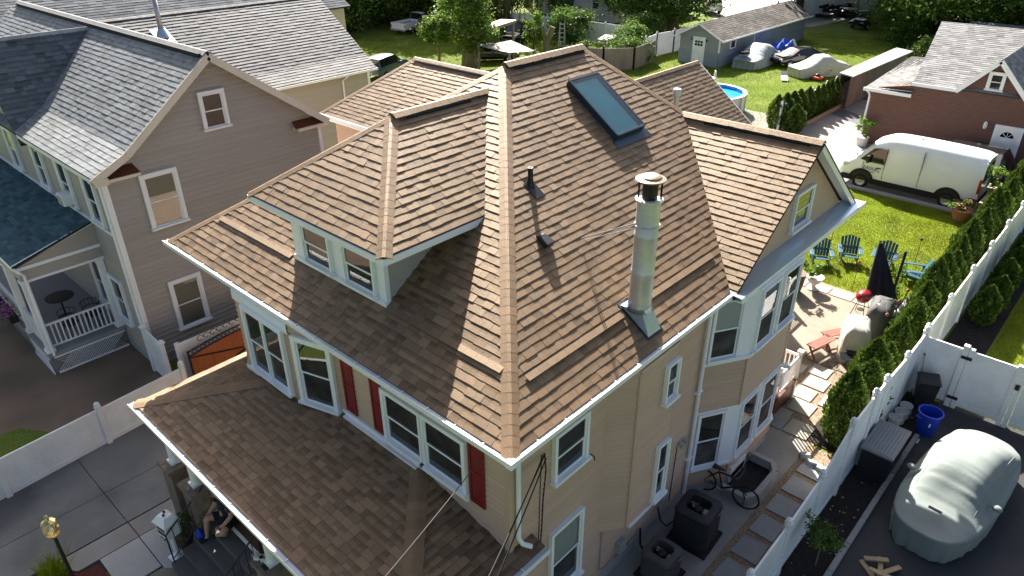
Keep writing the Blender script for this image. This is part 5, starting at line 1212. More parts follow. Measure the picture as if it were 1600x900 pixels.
# arborvitae hedge: four variants shared between the plants
def arb_mesh(seed, h, r, n=4200):
    g = np.random.default_rng(seed); z = g.uniform(0, 1, n)**.85; prof = np.clip(np.sin(np.pi*np.clip(z*.80+.16, 0, 1))**.75, .05, 1)*np.where(z > .75, np.sqrt(np.clip((1.02-z)/.27, 0, 1)), 1)
    a = g.uniform(0, 2*np.pi, n); lob = 1+.13*np.sin(a*5+z*9+seed)+.10*np.sin(a*9-z*16+seed*2)
    rad = r*prof*lob*np.sqrt(g.uniform(.45, 1, n)); C = np.stack([rad*np.cos(a), rad*np.sin(a), .05+z*h], 1)
    cl = np.sin(a*5+z*9+seed)*.5+np.sin(a*9-z*16+seed*2)*.5
    T = (1.0+.42*cl)*g.uniform(.65, 1.35, n)  # lobes lighter, hollows between them darker: shade put into the leaf colour
    S = g.uniform(.035, .075, n); u = np.stack([np.cos(a)*.55, np.sin(a)*.55, np.full(n, .9)], 1)+g.normal(0, .35, (n, 3)); u /= np.linalg.norm(u, axis=1)[:, None]
    w = np.cross(u, g.normal(0, 1, (n, 3))); w /= np.linalg.norm(w, axis=1)[:, None]; V = np.zeros((n, 4, 3)); s = S[:, None]
    V[:, 0] = C+u*s*1.3; V[:, 1] = C+w*s*.6; V[:, 2] = C-u*s; V[:, 3] = C-w*s*.6
    TT = np.stack([T*g.uniform(.95, 1.2, n), T, T*.9], 1)
    return arrays_mesh('crown', V.reshape(-1, 3), np.arange(4*n).reshape(n, 4), TT, 'leaf_arb')
ARB = [arb_mesh(i, 2.25, .56) for i in range(4)]; ARBS = [arb_mesh(10+i, 1.75, .32, 1800) for i in range(2)]
tk = MB(); tk.tube([(0, 0, -.02), (0, 0, 1.0)], [.05, .03], 6); TKM = tk.mesh('trunk', 'bark')
ORD = ['first', 'second', 'third', 'fourth', 'fifth', 'sixth', 'seventh', 'eighth', 'ninth', 'tenth', 'eleventh', 'twelfth', 'thirteenth', 'fourteenth', 'fifteenth', 'sixteenth', 'seventeenth', 'eighteenth', 'nineteenth', 'twentieth', 'twenty-first', 'twenty-second', 'twenty-third', 'twenty-fourth', 'twenty-fifth', 'twenty-sixth']
def arb(loc, mesh, sc, label, group):
    t = thing('arborvitae', label, 'shrub', loc, random.uniform(0, 6.28), group); t.scale = sc; t.rotation_euler.x = random.uniform(-.05, .05); t.rotation_euler.y = random.uniform(-.05, .05)
    link_mesh('crown', mesh, t); link_mesh('trunk', TKM, t)
x = 16.35; i = 0
while x < 41 and i < 26:
    far = min(1, (x-16)/14); y = 3.56+.2*far+random.uniform(-.05, .05); s = random.uniform(.86, 1.08)
    lab = 'large dark green arborvitae at the near end of the fence hedge' if i == 0 else ORD[i]+' arborvitae of the hedge counting from the stepping stones'
    arb((x, y, 0), ARB[i % 4], (s*random.uniform(.92, 1.08), s*random.uniform(.80, .92), s*random.uniform(.88, 1.18)*(1.0 if i else 1.1)), lab, 'arborvitae hedge along the white fence'); x += random.uniform(.86, 1.02); i += 1
# hedge beside the pool fence and the small row by the court
arb((41.6, 16.0, 0), ARB[1], (1.1, 1.1, .75), 'first wide arborvitae of the row between pool and rear driveway', 'arborvitae by the pool')
for i in range(5): arb((41.5+i*.72, 17.0-.12*i, 0), ARB[i % 4], (.95, .95, .92), ORD[i]+' arborvitae of the row beside the pool', 'arborvitae by the pool')
for i in range(6): arb((45.7+i*.72, 16.4, 0), ARBS[i % 2], (1, 1, 1.08), ORD[i]+' slim arborvitae in the timber edged bed', 'slim arborvitae by the court')
# shrubs on the other side of the fence
for i, (x, y) in enumerate(((25.4, 2.35), (26.5, 2.3), (28.0, 2.35), (29.4, 2.3), (31, 2.3))): arb((x, y, 0), ARB[(i+1) % 4], (.8, .7, .62), ORD[i]+' shrub along the far side of the white fence', 'shrubs beyond the white fence')
# small tree in the mulch bed
def sapling():
    t = thing('young_tree', 'small round-headed tree with thin trunk in the dark mulch bed', 'tree', (12.15, 2.42, 0)); C, T, P = crown_pts(16, 70, (.42, .42, .26), (0.02, .0, 1.02), 5, shell=.3)
    link_mesh('crown', leaf_mesh('crown', C, rng.uniform(.02, .045, len(C)), T, 'leaf'), t); k = MB(); k.tube([(-.03, 0, 0), (0, .01, .5), (.01, 0, .95)], [.018, .014, .01], 6)
    for p in P[:8]: k.tube([(0, 0, .8), tuple(Vector(p).lerp(Vector((0, 0, .85)), .3))], [.008, .004], 5)
    k.build('trunk', 'bark_light', t)
sapling()
# potted plants
def potted(name, label, loc, prof, potm, R, n, leaf, lm, cz, flowers=None, square=False, cat='plant'):
    t = thing(name, label, cat, loc); k = MB(); k.lathe(prof, 4 if square else 18, tint=1.0)
    if square: k.v = [tuple(Matrix.Rotation(math.pi/4, 3, 'Z') @ Vector(v)) for v in k.v]
    k.build('pot', potm, t, smooth=not square, autos=40); s = MB(); h = prof[-1][1]; s.lathe([(prof[-1][0]*.9, h-.03), (prof[-1][0]*.9, h-.02)], 12); s.build('soil', 'mulch', t)
    C, T, P = crown_pts(10, n//10, R, (0, 0, cz), int(loc[0]*100)); C[:, 2] = np.maximum(C[:, 2], h*.8)
    link_mesh('foliage', leaf_mesh('foliage', C, rng.uniform(.6, 1.3, len(C))*leaf, T, lm), t)
    if flowers: C = C[::5]; link_mesh('blossom', leaf_mesh('blossom', C+np.array([0, 0, .05]), np.full(len(C), leaf*.7), np.ones(len(C)), flowers), t)
potted('urn_planter', 'white footed urn with leafy plant at the patio edge', (24.0, 7.42, .02), [(.2, 0), (.21, .04), (.08, .1), (.08, .2), (.2, .28), (.29, .45), (.31, .5)], 'ceramic_white', (.32, .32, .28), 300, .06, 'leaf_light', .75)
potted('brown_planter', 'tall brown pot with green plant beside the house bay', (23.4, 7.85, .02), [(.2, 0), (.26, .3), (.3, .7), (.32, .74)], 'pot_brown', (.3, .3, .26), 260, .06, 'leaf', 1.0)
potted('terracotta_planter', 'terracotta pot of pink flowers at the lawn corner by the van', (34.3, 5.2, 0), [(.28, 0), (.36, .3), (.42, .5), (.45, .52)], 'terracotta', (.5, .5, .25), 500, .07, 'leaf_light', .72, 'flower_pink', cat='flowers')
potted('square_planter', 'square stone planter with yellow-green shrub behind the van', (37.6, 4.75, 0), [(.48, 0), (.5, .7), (.52, .72)], 'planter_stone', (.55, .55, .42), 700, .07, 'leaf_light', 1.1, square=True)
potted('white_planter', 'white pot with leafy plant at the brick house corner', (42.0, 12.15, 0), [(.26, 0), (.33, .45), (.34, .5)], 'ceramic_white', (.42, .42, .5), 500, .07, 'leaf_light', 1.0)
potted('step_planter', 'dark pot with trailing plant beside the mailbox at the steps', (3.22, 13.05, .02), [(.16, 0), (.24, .25), (.26, .4)], 'pot_brown', (.32, .32, .24), 500, .045, 'leaf', .55)
# climbing plant behind umbrella
C, T, P = crown_pts(14, 40, (.5, .4, .6), (0, 0, .7), 77)
t = thing('garden_plant', 'loose leafy plant growing behind the closed navy umbrella', 'plant', (25.4, 5.0, 0)); link_mesh('foliage', leaf_mesh('foliage', C, rng.uniform(.03, .07, len(C)), T, 'leaf_light'), t)
# background trees
tree('ash_tree', 'tree with thick pale trunk and bright hanging leaves behind the brown roof', (41.6, 43.2, 0), 8.5, (1.9, 2.3, 2.7), 101, .55, 'leaf_light', 'bark_light', 60, 170, .14, crown_z=4.3)
tree('young_ash', 'small bright green tree left of the thick pale trunk', (40.3, 45.4, 0), 4.2, (1.3, 1.3, 1.2), 102, .10, 'leaf_light', 'bark_light', 26, 110, .12)
tree('maple_tree', 'big dark green tree with pale brown trunk left of the long shed', (68.3, 40.4, 0), 9, (6.0, 6.0, 3.6), 103, .50, 'leaf', 'bark_light', 120, 220, .17, crown_z=4.6, lean=(-.25, .35))
tree('oak_tree', 'tall dark tree with leaning trunk behind the brick house', (72.9, 16.8, 0), 11, (7, 7, 4.2), 104, .36, 'leaf', 'bark', 130, 200, .19, lean=(.12, -.10), crown_z=7.2)
tree('boundary_tree', 'spreading tree over the grass beside the far black car', (86, 21.5, 0), 9, (6.5, 6.5, 3.8), 105, .4, 'leaf', 'bark', 120, 200, .19, crown_z=3.9)
tree('corner_tree', 'dark tree behind the grey garage at the right edge', (80, 10, 0), 9, (6.5, 6.5, 4.0), 106, .4, 'leaf', 'bark', 110, 200, .19, crown_z=3.8)
tree('bright_tree', 'sunlit light green tree at the upper right corner', (92, 14, 0), 9, (6, 6, 4), 107, .4, 'leaf_light', 'bark', 90, 200, .19, crown_z=4.0)
tree('shade_tree', 'dark tree behind the white pickup truck', (53, 67, 0), 8, (5.5, 5.5, 3.6), 108, .4, 'leaf', 'bark', 110, 200, .18, crown_z=3.5)
tree('hedgerow_tree', 'dense dark tree behind the grey wing roof', (44.5, 67, 0), 8, (4.5, 4.5, 3.6), 109, .4, 'leaf', 'bark', 100, 190, .18, crown_z=3.5)
tree('thicket_tree', 'dark tree between the pickup truck and the pale trunk', (57.5, 61, 0), 8, (4.0, 4.0, 3.4), 110, .3, 'leaf', 'bark', 90, 190, .16, crown_z=3.4)
tree('fig_bush', 'round leafy bush in front of the far white fence', (54.6, 43.2, 0), 3.3, (1.9, 1.9, 1.5), 111, .10, 'leaf', 'bark', 46, 130, .12)
tree('garden_shrub', 'bright yellow-green shrub by the tree stump', (49.3, 43.0, 0), 3.4, (.8, .8, 1.4), 112, .08, 'leaf_light', 'bark', 24, 80, .11)
tree('lot_tree', 'dark tree at the far corner of the parking lot', (99, 31, 0), 9, (5, 5, 4), 113, .4, 'leaf', 'bark', 90, 190, .2, crown_z=4.0)
tree('back_tree', 'wide dark tree at the top right behind the lean-to', (100, 20, 0), 10, (7, 7, 4.5), 114, .4, 'leaf', 'bark', 110, 190, .2, crown_z=4.2)
tree('far_tree', 'dark green tree beside the far white house', (63, 61, 0), 8, (3.5, 3.5, 3.4), 115, .3, 'leaf', 'bark', 70, 170, .16, crown_z=3.4)
for i, (x, y) in enumerate(((58, 75), (65, 69), (51, 79), (70, 62), (88, 36), (94, 29), (56, 65.5), (61, 60.5), (82.5, 33.5))): tree('added_shade_tree', ['tall tree added to shade the grass behind the pickup truck', 'tall shade tree added beyond the maroon car', 'tall shade tree added beyond the cream house', 'tall shade tree added beside the far white house', 'tall tree added to shade the grass by the lot fence', 'tall tree added to shade the grass by the far black car', 'tall shade tree added behind the white pickup truck', 'tall shade tree added behind the willow', 'tall shade tree added at the end of the long shed'][i], (x, y, 0), 15, (5.5, 5.5, 4.5), 170+i, .4, 'leaf', 'bark', 80, 110, .32, crown_z=10)  # crowns out of view, added to cast shade on the back lawns
# willow: hanging curtains
def willow(loc, seed):
    t = thing('willow_tree', 'weeping willow hanging over the parked cars behind the ridge', 'tree', loc, group='trees at the back of the yards'); g = np.random.default_rng(seed); C = []; T = []; S = MB()
    for i in range(130):
        a = g.uniform(0, 6.28); r = 4.3*math.sqrt(g.uniform(.05, 1)); zt = 6.6-.08*r*r+g.uniform(-.5, .5); L = g.uniform(2.2, 4.8); n = int(L*26); z = np.linspace(0, 1, n)
        sw = g.normal(0, .25, 2); C.append(np.stack([r*math.cos(a)+sw[0]*z+g.normal(0, .07, n), r*math.sin(a)+sw[1]*z+g.normal(0, .07, n), zt-z*L], 1)); T.append(np.full(n, g.uniform(.6, 1.3))*g.uniform(.8, 1.2, n))
    C = np.concatenate(C); link_mesh('crown', leaf_mesh('crown', C, g.uniform(.08, .15, len(C)), np.concatenate(T), 'leaf_willow', droop=1.6, aspect=.25), t)
    k = MB(); k.tube([(0, 0, 0), (.1, .1, 3), (0, .2, 6), (.1, .1, 8)], [.4, .32, .22, .1], 9); k.build('trunk', 'bark', t, smooth=True)
willow((55.5, 52.0, 0), 201); 
tree('cypress_tree', 'tall narrow dark conifer beside the willow', (60.5, 49.2, 0), 7, (1.2, 1.2, 3.2), 116, .15, 'leaf', 'bark', 50, 120, .12)
# ivy on the weathered fence
C = []; 
for i in range(60):
    s = random.random(); p = Vector((46.5, 37.0, 0)).lerp(Vector((52.5, 33.0, 0)), s); C.append(np.array([p.x-.25, p.y-.25, random.uniform(.3, 1.9)])+rng.normal(0, .22, (60, 3)))
C = np.concatenate(C); t = thing('ivy', 'dark ivy and bushes covering the weathered fence', 'ivy', (49, 35, 0), world=True); link_mesh('foliage', leaf_mesh('foliage', C, rng.uniform(.06, .12, len(C)), rng.uniform(.5, 1.2, len(C)), 'leaf'), t)
for i, (x, y, r) in enumerate(((54.0, 36.2, 1.5), (51.4, 34.6, 1.2), (59.4, 38.2, 1.6), (76, 22, 1.8), (79, 19.5, 1.6), (72.5, 19.8, 1.3), (66, 15.5, 1.4))):
    tree('bush', ['dark bush behind the weathered fence nearest the white fence section', 'bush overhanging the ivy covered fence', 'bush under the big dark tree', 'bush beside the far black car', 'bush at the edge of the far shade', 'bush near the leaning trunk', 'bush behind the lean-to'][i], (x, y, 0), r*1.7, (r, r, r*.8), 130+i, .06, 'leaf', 'bark', 26, 120, .11, group='bushes along the boundary')
# street trees opposite, seen in the window panes
for i, (x, y) in enumerate(((-26, 2), (-25, 12), (-27, 22), (-24, -9))): tree('street_tree', ['street tree opposite the red shutters', 'street tree opposite the porch', 'street tree opposite the driveway', 'street tree at the near end of the street'][i], (x, y, 0), 9, (4, 4, 3.2), 150+i, .3, 'leaf_light', 'bark', 40, 120, .3, group='street trees')
# ---------------------------------------------------------------- vehicles
def loft_car(t, st, mats, glass_side=(), glass_top=(), sub=1, cover=False):
    """st: list of stations (x, w, zb, zbelt, ztop, wtop): half-section rows 0 sill,1 mid,2 belt,3 shoulder-top,4 centre-top. +x is the nose."""
    rows = []
    for (x, w, zb, zbelt, zt, wt) in st:
        zm = zb+(zbelt-zb)*.45
        rows.append([(x, w*.93, zb), (x, w, zm), (x, w*.965, zbelt), (x, wt, zt-.035 if zt-zbelt > .1 else zbelt+(zt-zbelt)*.8), (x, wt*.55, zt), (x, 0, zt+.012)])
    parts = {}
    def addf(key, quad): parts.setdefault(key, MB()).add(quad, [(0, 1, 2, 3)])
    n = len(st); body = MB(); V = []; idx = {}
    for i, r in enumerate(rows):
        for j, p in enumerate(r): idx[(i, j, 1)] = len(V); V.append(p)
        for j, p in enumerate(r):
            if j == 5: idx[(i, j, -1)] = idx[(i, j, 1)]
            else: idx[(i, j, -1)] = len(V); V.append((p[0], -p[1], p[2]))
    F = []; gl = {}
    for i in range(n-1):
        for j in range(5):
            for s in (1, -1):
                q = [idx[(i, j, s)], idx[(i+1, j, s)], idx[(i+1, j+1, s)], idx[(i, j+1, s)]]
                if s < 0: q = q[::-1]
                key = None
                if j == 2 and i in glass_side: key = 'side_window'+('' if s > 0 else '_')
                if j in (3, 4) and i in glass_top: key = 'windshield' if st[i][0] > 0 else 'rear_window'
                if key: gl.setdefault(key, []).append(q)
                else: F.append(q)
    for i, rev in ((0, True), (n-1, False)):
        ring = [idx[(i, j, 1)] for j in range(6)]+[idx[(i, j, -1)] for j in range(4, -1, -1)]
        F.append(ring[::-1] if rev else ring)
    b = MB(); b.v = V; b.f = [tuple(f) for f in F]; b.t = [1.0]*len(F); o = b.build('cover' if cover else 'body', mats[0], t, smooth=True, sub=sub)
    for key, qs in gl.items():
        k = MB()
        for q in qs: k.add([V[i] for i in q], [(0, 1, 2, 3)])
        k.build(key.rstrip('_'), 'car_glass', t, smooth=True)
    return o
def wheels(t, xs, w, r=.33, tw=.22):
    for x in xs:
        for s in (1, -1):
            m = MB(); y = s*(w-tw/2)
            for (rr, yy) in (): pass
            prof = [(r*.62, -tw/2), (r*.95, -tw/2), (r, -tw*.35), (r, tw*.35), (r*.95, tw/2), (r*.62, tw/2)]; N = 22; v = []; f = []
            for (a, b) in prof:
                for j in range(N): q = 2*math.pi*j/N; v.append((x+a*math.cos(q), y+b, r+a*math.sin(q)))
            P = len(prof)
            for i in range(P-1):
                for j in range(N): f.append((i*N+j, i*N+(j+1) % N, (i+1)*N+(j+1) % N, (i+1)*N+j))
            m.add(v, f); wo = m.build('wheel', 'tyre', t, smooth=True)
            k = MB(); v = []; f = []; yo = y+s*tw*.40
            prof2 = [(r*.64, tw*.42), (r*.58, tw*.38), (r*.5, tw*.25), (r*.25, tw*.30), (.001, tw*.33)]
            for (a, b) in prof2:
                for j in range(N): q = 2*math.pi*j/N; v.append((x+a*math.cos(q), y+s*b, r+a*math.sin(q)))
            for i in range(len(prof2)-1):
                for j in range(N): f.append((i*N+j, i*N+(j+1) % N, (i+1)*N+(j+1) % N, (i+1)*N+j))
            k.add(v, f); k.build('rim', 'rim', wo, smooth=True)
def lampbox(t, name, m, x, y, z, sx, sy, sz):
    k = MB(); k.box(x-sx/2, x+sx/2, y-sy/2, y+sy/2, z-sz/2, z+sz/2); k.build(name, m, t, bevel=.01)
def sedan(label, loc, rz, paint='car_black', L=4.6, W=.9, H=1.42, cat='car', name='parked_car', suv=False, group='cars parked behind the houses', hood=None):
    t = thing(name, label, cat, loc, rz, group); h = L/2
    if suv:
        st = [(-h, W*.9, .45, .9, 1.0, W*.8), (-h+.08, W, .35, 1.0, 1.25, W*.86), (-h+.4, W, .32, 1.02, H, W*.78), (-.6, W, .3, 1.02, H+.02, W*.78), (.45, W, .3, 1.0, H-.03, W*.76), (1.15, W, .3, .98, 1.10, W*.82), (1.5, W, .32, .95, 1.04, W*.85), (h-.3, W*.97, .34, .88, .98, W*.8), (h, W*.85, .42, .75, .82, W*.7)]
    else:
        st = [(-h, W*.88, .42, .80, .88, W*.75), (-h+.25, W*.97, .32, .92, 1.0, W*.8), (-h+.75, W, .3, .93, 1.04, W*.8), (-h+1.35, W, .28, .93, H-.06, W*.68), (-.25, W, .27, .92, H, W*.68), (.45, W, .27, .90, H-.07, W*.67), (1.15, W, .28, .88, .98, W*.8), (h-.5, W*.97, .3, .80, .86, W*.8), (h, W*.82, .38, .62, .68, W*.7)]
    loft_car(t, st, [paint], glass_side=(2, 3, 4, 5) if not suv else (2, 3, 4), glass_top=(2, 5) if not suv else (1, 4))
    if hood:
        k = MB(); k.add([(1.2, -.62, .985), (h-.35, -.6, .90), (h-.35, .6, .90), (1.2, .62, .985)], [(0, 1, 2, 3)]); k.build('hood', hood, t)
    wheels(t, (-h+.95, h-.9), W+.01)
    for s in (1, -1):
        lampbox(t, 'headlight', 'lamp_clear', h-.16, s*W*.68, .66 if not suv else .78, .12, .3, .13); lampbox(t, 'taillight', 'lamp_red', -h+.05, s*W*.72, .80 if not suv else .95, .1, .28, .16)
        k = MB(); k.obox((.75, s*(W+.08), .98), (.06, 0, 0), (0, .09, 0), (0, 0, .06)); k.build('mirror', paint, t, bevel=.02)
    k = MB(); k.box(-h-.012, -h+.01, -.26, .26, .52, .65); k.build('licence_plate', 'plate', t)
    k = MB(); k.box(h-.03, h+.02, -.45, .45, .42, .58); k.build('grille', 'black', t)
    return t
sedan('black sedan with bare grey bonnet parked beside the long shed', (59.7, 23.6, 0), math.radians(152), hood='car_silver')
sedan('black car with white marked bonnet under the far trees', (81.5, 25.6, 0), math.radians(165), hood='car_white')
sedan('maroon estate car parked next to the white pickup', (50.0, 57.6, 0), math.radians(40), 'car_maroon', suv=True, H=1.65, L=4.7)
sedan('black car under the makeshift canopy', (44.6, 43.6, 0), math.radians(-40), 'car_black')
sedan('dark jeep with pale roof parked by the willow', (52.2, 47.6, 0), math.radians(200), 'car_black', suv=True, H=1.75, L=4.5)
sedan('white sport utility vehicle on the far parking lot', (80.2, 43.2, 0), math.radians(48), 'car_white', suv=True, H=1.72, L=4.8, W=.95)
sedan('black sport utility vehicle left of the white one', (76.6, 45.2, 0), math.radians(48), 'car_black', suv=True, H=1.75, L=4.8, W=.95)
sedan('dark blue car half hidden behind the grey wing roof', (35.4, 46.2, 0), math.radians(20), 'car_blue', suv=True, H=1.6)
sedan('black sport utility vehicle between the white van and the brick wall', (39.9, 7.0, 0), math.radians(90), 'car_black', suv=True, H=1.75, L=4.7)
sedan('black car parked under the trees by the lot fence', (88, 30.0, 0), math.radians(200), 'car_black')
# pickup
def pickup():
    t = thing('pickup_truck', 'white pickup truck with junk in its open bed under the trees', 'truck', (50.0, 59.6, 0), math.radians(8)); W = .95
    st = [(.1, W, .45, 1.1, 1.12, W*.8), (.2, W, .42, 1.12, 1.72, W*.76), (.5, W, .42, 1.12, 1.78, W*.76), (1.0, W, .42, 1.1, 1.72, W*.75), (1.6, W, .42, 1.06, 1.14, W*.85), (2.4, W*.98, .42, .98, 1.08, W*.85), (2.7, W*.9, .5, .82, .92, W*.8)]
    loft_car(t, st, ['car_white'], glass_side=(1, 2, 3), glass_top=(0, 3))
    k = MB(); k.box(-2.6, .15, -W, -W+.07, .5, 1.12); k.box(-2.6, .15, W-.07, W, .5, 1.12); k.box(-2.6, .15, -W+.07, W-.07, .5, .58); k.build('bed', 'car_white', t, bevel=.02)
    k = MB(); k.box(-2.66, -2.60, -W, W, .55, 1.12); k.build('tailgate', 'car_white', t, bevel=.02)
    k = MB(); k.box(-2.78, -2.66, -W, W, .4, .55); k.build('bumper', 'steel_dull', t, bevel=.02)
    for s in (1, -1): lampbox(t, 'taillight', 'lamp_red', -2.64, s*(W-.07), .82, .06, .12, .28)
    k = MB()
    for i in range(14): a = random.uniform(-2.3, -.2); b = random.uniform(-.6, .6); k.obox((a, b, .72+random.uniform(0, .25)), Vector((random.uniform(.1, .35), random.uniform(-.1, .1), .05)), Vector((0, random.uniform(.05, .2), .03)), (0, 0, random.uniform(.03, .1)))
    k.build('load', 'tin_grey', t); wheels(t, (-1.6, 1.75), W+.01, r=.36)
pickup()
# cargo van
def van():
    t = thing('cargo_van', 'white long cargo van with company lettering parked beside the lawn', 'van', (36.32, 7.98, 0), math.radians(90)); W = 1.0
    # nose +x -> +y in the world
    st = [(-3.0, .93, .52, 1.25, 2.34, .80), (-2.93, .99, .45, 1.26, 2.45, .84), (-2.5, 1.0, .42, 1.28, 2.52, .86), (-.5, 1.0, .42, 1.28, 2.56, .87), (.9, 1.0, .42, 1.28, 2.55, .87), (1.25, 1.0, .42, 1.28, 2.49, .85), (1.75, 1.0, .42, 1.27, 2.22, .80), (2.35, .99, .42, 1.22, 1.42, .84), (2.75, .96, .42, 1.08, 1.24, .80), (2.93, .90, .45, .92, 1.06, .72), (3.0, .82, .5, .8, .9, .62)]
    loft_car(t, st, ['van_white'], glass_top=(6,))
    # dark lower cladding, windows, seams as raised parts
    for s in (1, -1):
        k = MB(); k.add([(1.02, s*1.003, 1.33), (1.82, s*.995, 1.33), (2.12, s*.968, 1.40), (1.62, s*.93, 2.0), (1.30, s*.925, 2.06), (1.05, s*.93, 2.04)], [(0, 1, 2, 3, 4, 5) if s < 0 else (5, 4, 3, 2, 1, 0)]); k.build('cab_window', 'car_glass', t)
        for (x0, x1) in ((-1.55, 1.55), (-2.95, -2.28), (2.28, 2.85)):
            k = MB(); k.box(x0, x1, s*.955 if s < 0 else .93, s*1.012 if s > 0 else -.93, .30, .56); k.build('cladding', 'black_matte', t, bevel=.02)
        k = MB(); k.box(1.0, 1.008, s*.90, s*1.006, .62, 2.1); k.box(-.55, -.542, s*.88, s*1.006, .62, 2.3); k.box(1.95, 1.958, s*.9, s*1.004, .62, 1.3); k.build('panel_seam', 'cover_grey', t)
        for xw in (-1.86, 1.91):
            k = MB()
            pts = [(xw+.52*math.cos(a), s*1.006, .42+.50*math.sin(a)) for a in [math.pi*i/14 for i in range(15)]]; k.tube(pts, .045, 6); k.build('wheel_arch', 'black_matte', t)
            k = MB(); k.prism([(xw+.49*math.cos(a), s*1.004, .40+.48*math.sin(a)) for a in [math.pi*i/14 for i in range(15)]], (0, -s*.02, 0)); k.build('arch_gap', 'black', t)
        k = MB(); k.box(-3.0, -2.9, s*.78 if s > 0 else -.975, .975 if s > 0 else -.78, .92, 1.55); k.build('taillight', 'lamp_red', t, bevel=.02)
        k = MB(); k.obox((2.72, s*.80, 1.02), (.16, 0, -.03), (0, .13, 0), (0, 0, .11)); k.build('headlight', 'lamp_clear', t, bevel=.03)
        k = MB(); k.obox((1.72, s*1.12, 1.5), (.06, 0, 0), (0, .10, 0), (0, 0, .17)); k.bar((1.72, s*1.0, 1.4), (1.72, s*1.1, 1.42), .05, .05); k.build('mirror', 'black', t, bevel=.02)
        k = MB(); k.box(1.12, 1.30, s*.99, s*1.022, 1.10, 1.14); k.build('door_handle', 'black', t)
        k = MB(); k.box(-2.99+.0, -2.985, s*.1, s*.74, 1.35, 2.1); k.v = [(x-.02, y, z) for x, y, z in k.v]; k.build('rear_window', 'car_glass', t)
    k = MB(); k.box(2.95, 3.03, -.7, .7, .38, .62); k.build('bumper', 'black_matte', t, bevel=.03); k = MB(); k.box(2.97, 3.02, -.5, .5, .70, .84); k.build('grille', 'black', t, bevel=.02)
    k = MB(); k.box(-3.06, -2.96, -.9, .9, .38, .58); k.build('bumper', 'black_matte', t, bevel=.03)
    k = MB(); k.lathe([(.05, 2.56), (.04, 2.6), (.01, 2.62)], 8, (-.1, .1, 0)); k.build('roof_aerial', 'black', t)
    k = MB()
    for y in (-.35, .35): k.box(2.38, 2.55, y-.1, y+.1, 1.385, 1.40)
    k.build('hood_vent', 'black', t)
    wheels(t, (-1.86, 1.91), 1.035, r=.36, tw=.24)
    # lettering on the near door (local +y side faces the camera: world -x)
    cu = bpy.data.curves.new('lettering', 'FONT'); cu.body = 'EAGLE'; cu.size = .22; cu.extrude = .001; cu.align_x = 'CENTER'; cu.shear = .3
    dg = bpy.context.evaluated_depsgraph_get(); to = bpy.data.objects.new('tmp', cu); COL.objects.link(to); dg.update(); me = bpy.data.meshes.new_from_object(to.evaluated_get(dg)); bpy.data.objects.remove(to)
    me.materials.clear(); me.materials.append(MATS['print_black']); o = bpy.data.objects.new('lettering', me); COL.objects.link(o); o.parent = t; o.location = (1.62, 1.014, .98); o.rotation_euler = (math.pi/2, 0, math.pi)
    k = MB(); k.box(1.30, 1.92, 1.005, 1.012, .915, .925); k.box(1.38, 1.82, 1.005, 1.012, .86, .875); k.ring((1.30, 1.01, 1.05), .06, .008, axis=(0, 1, 0), n=14, m=4); k.box(1.16, 1.22, 1.005, 1.012, .93, .98); k.build('logo_mark', 'print_black', t)
van()
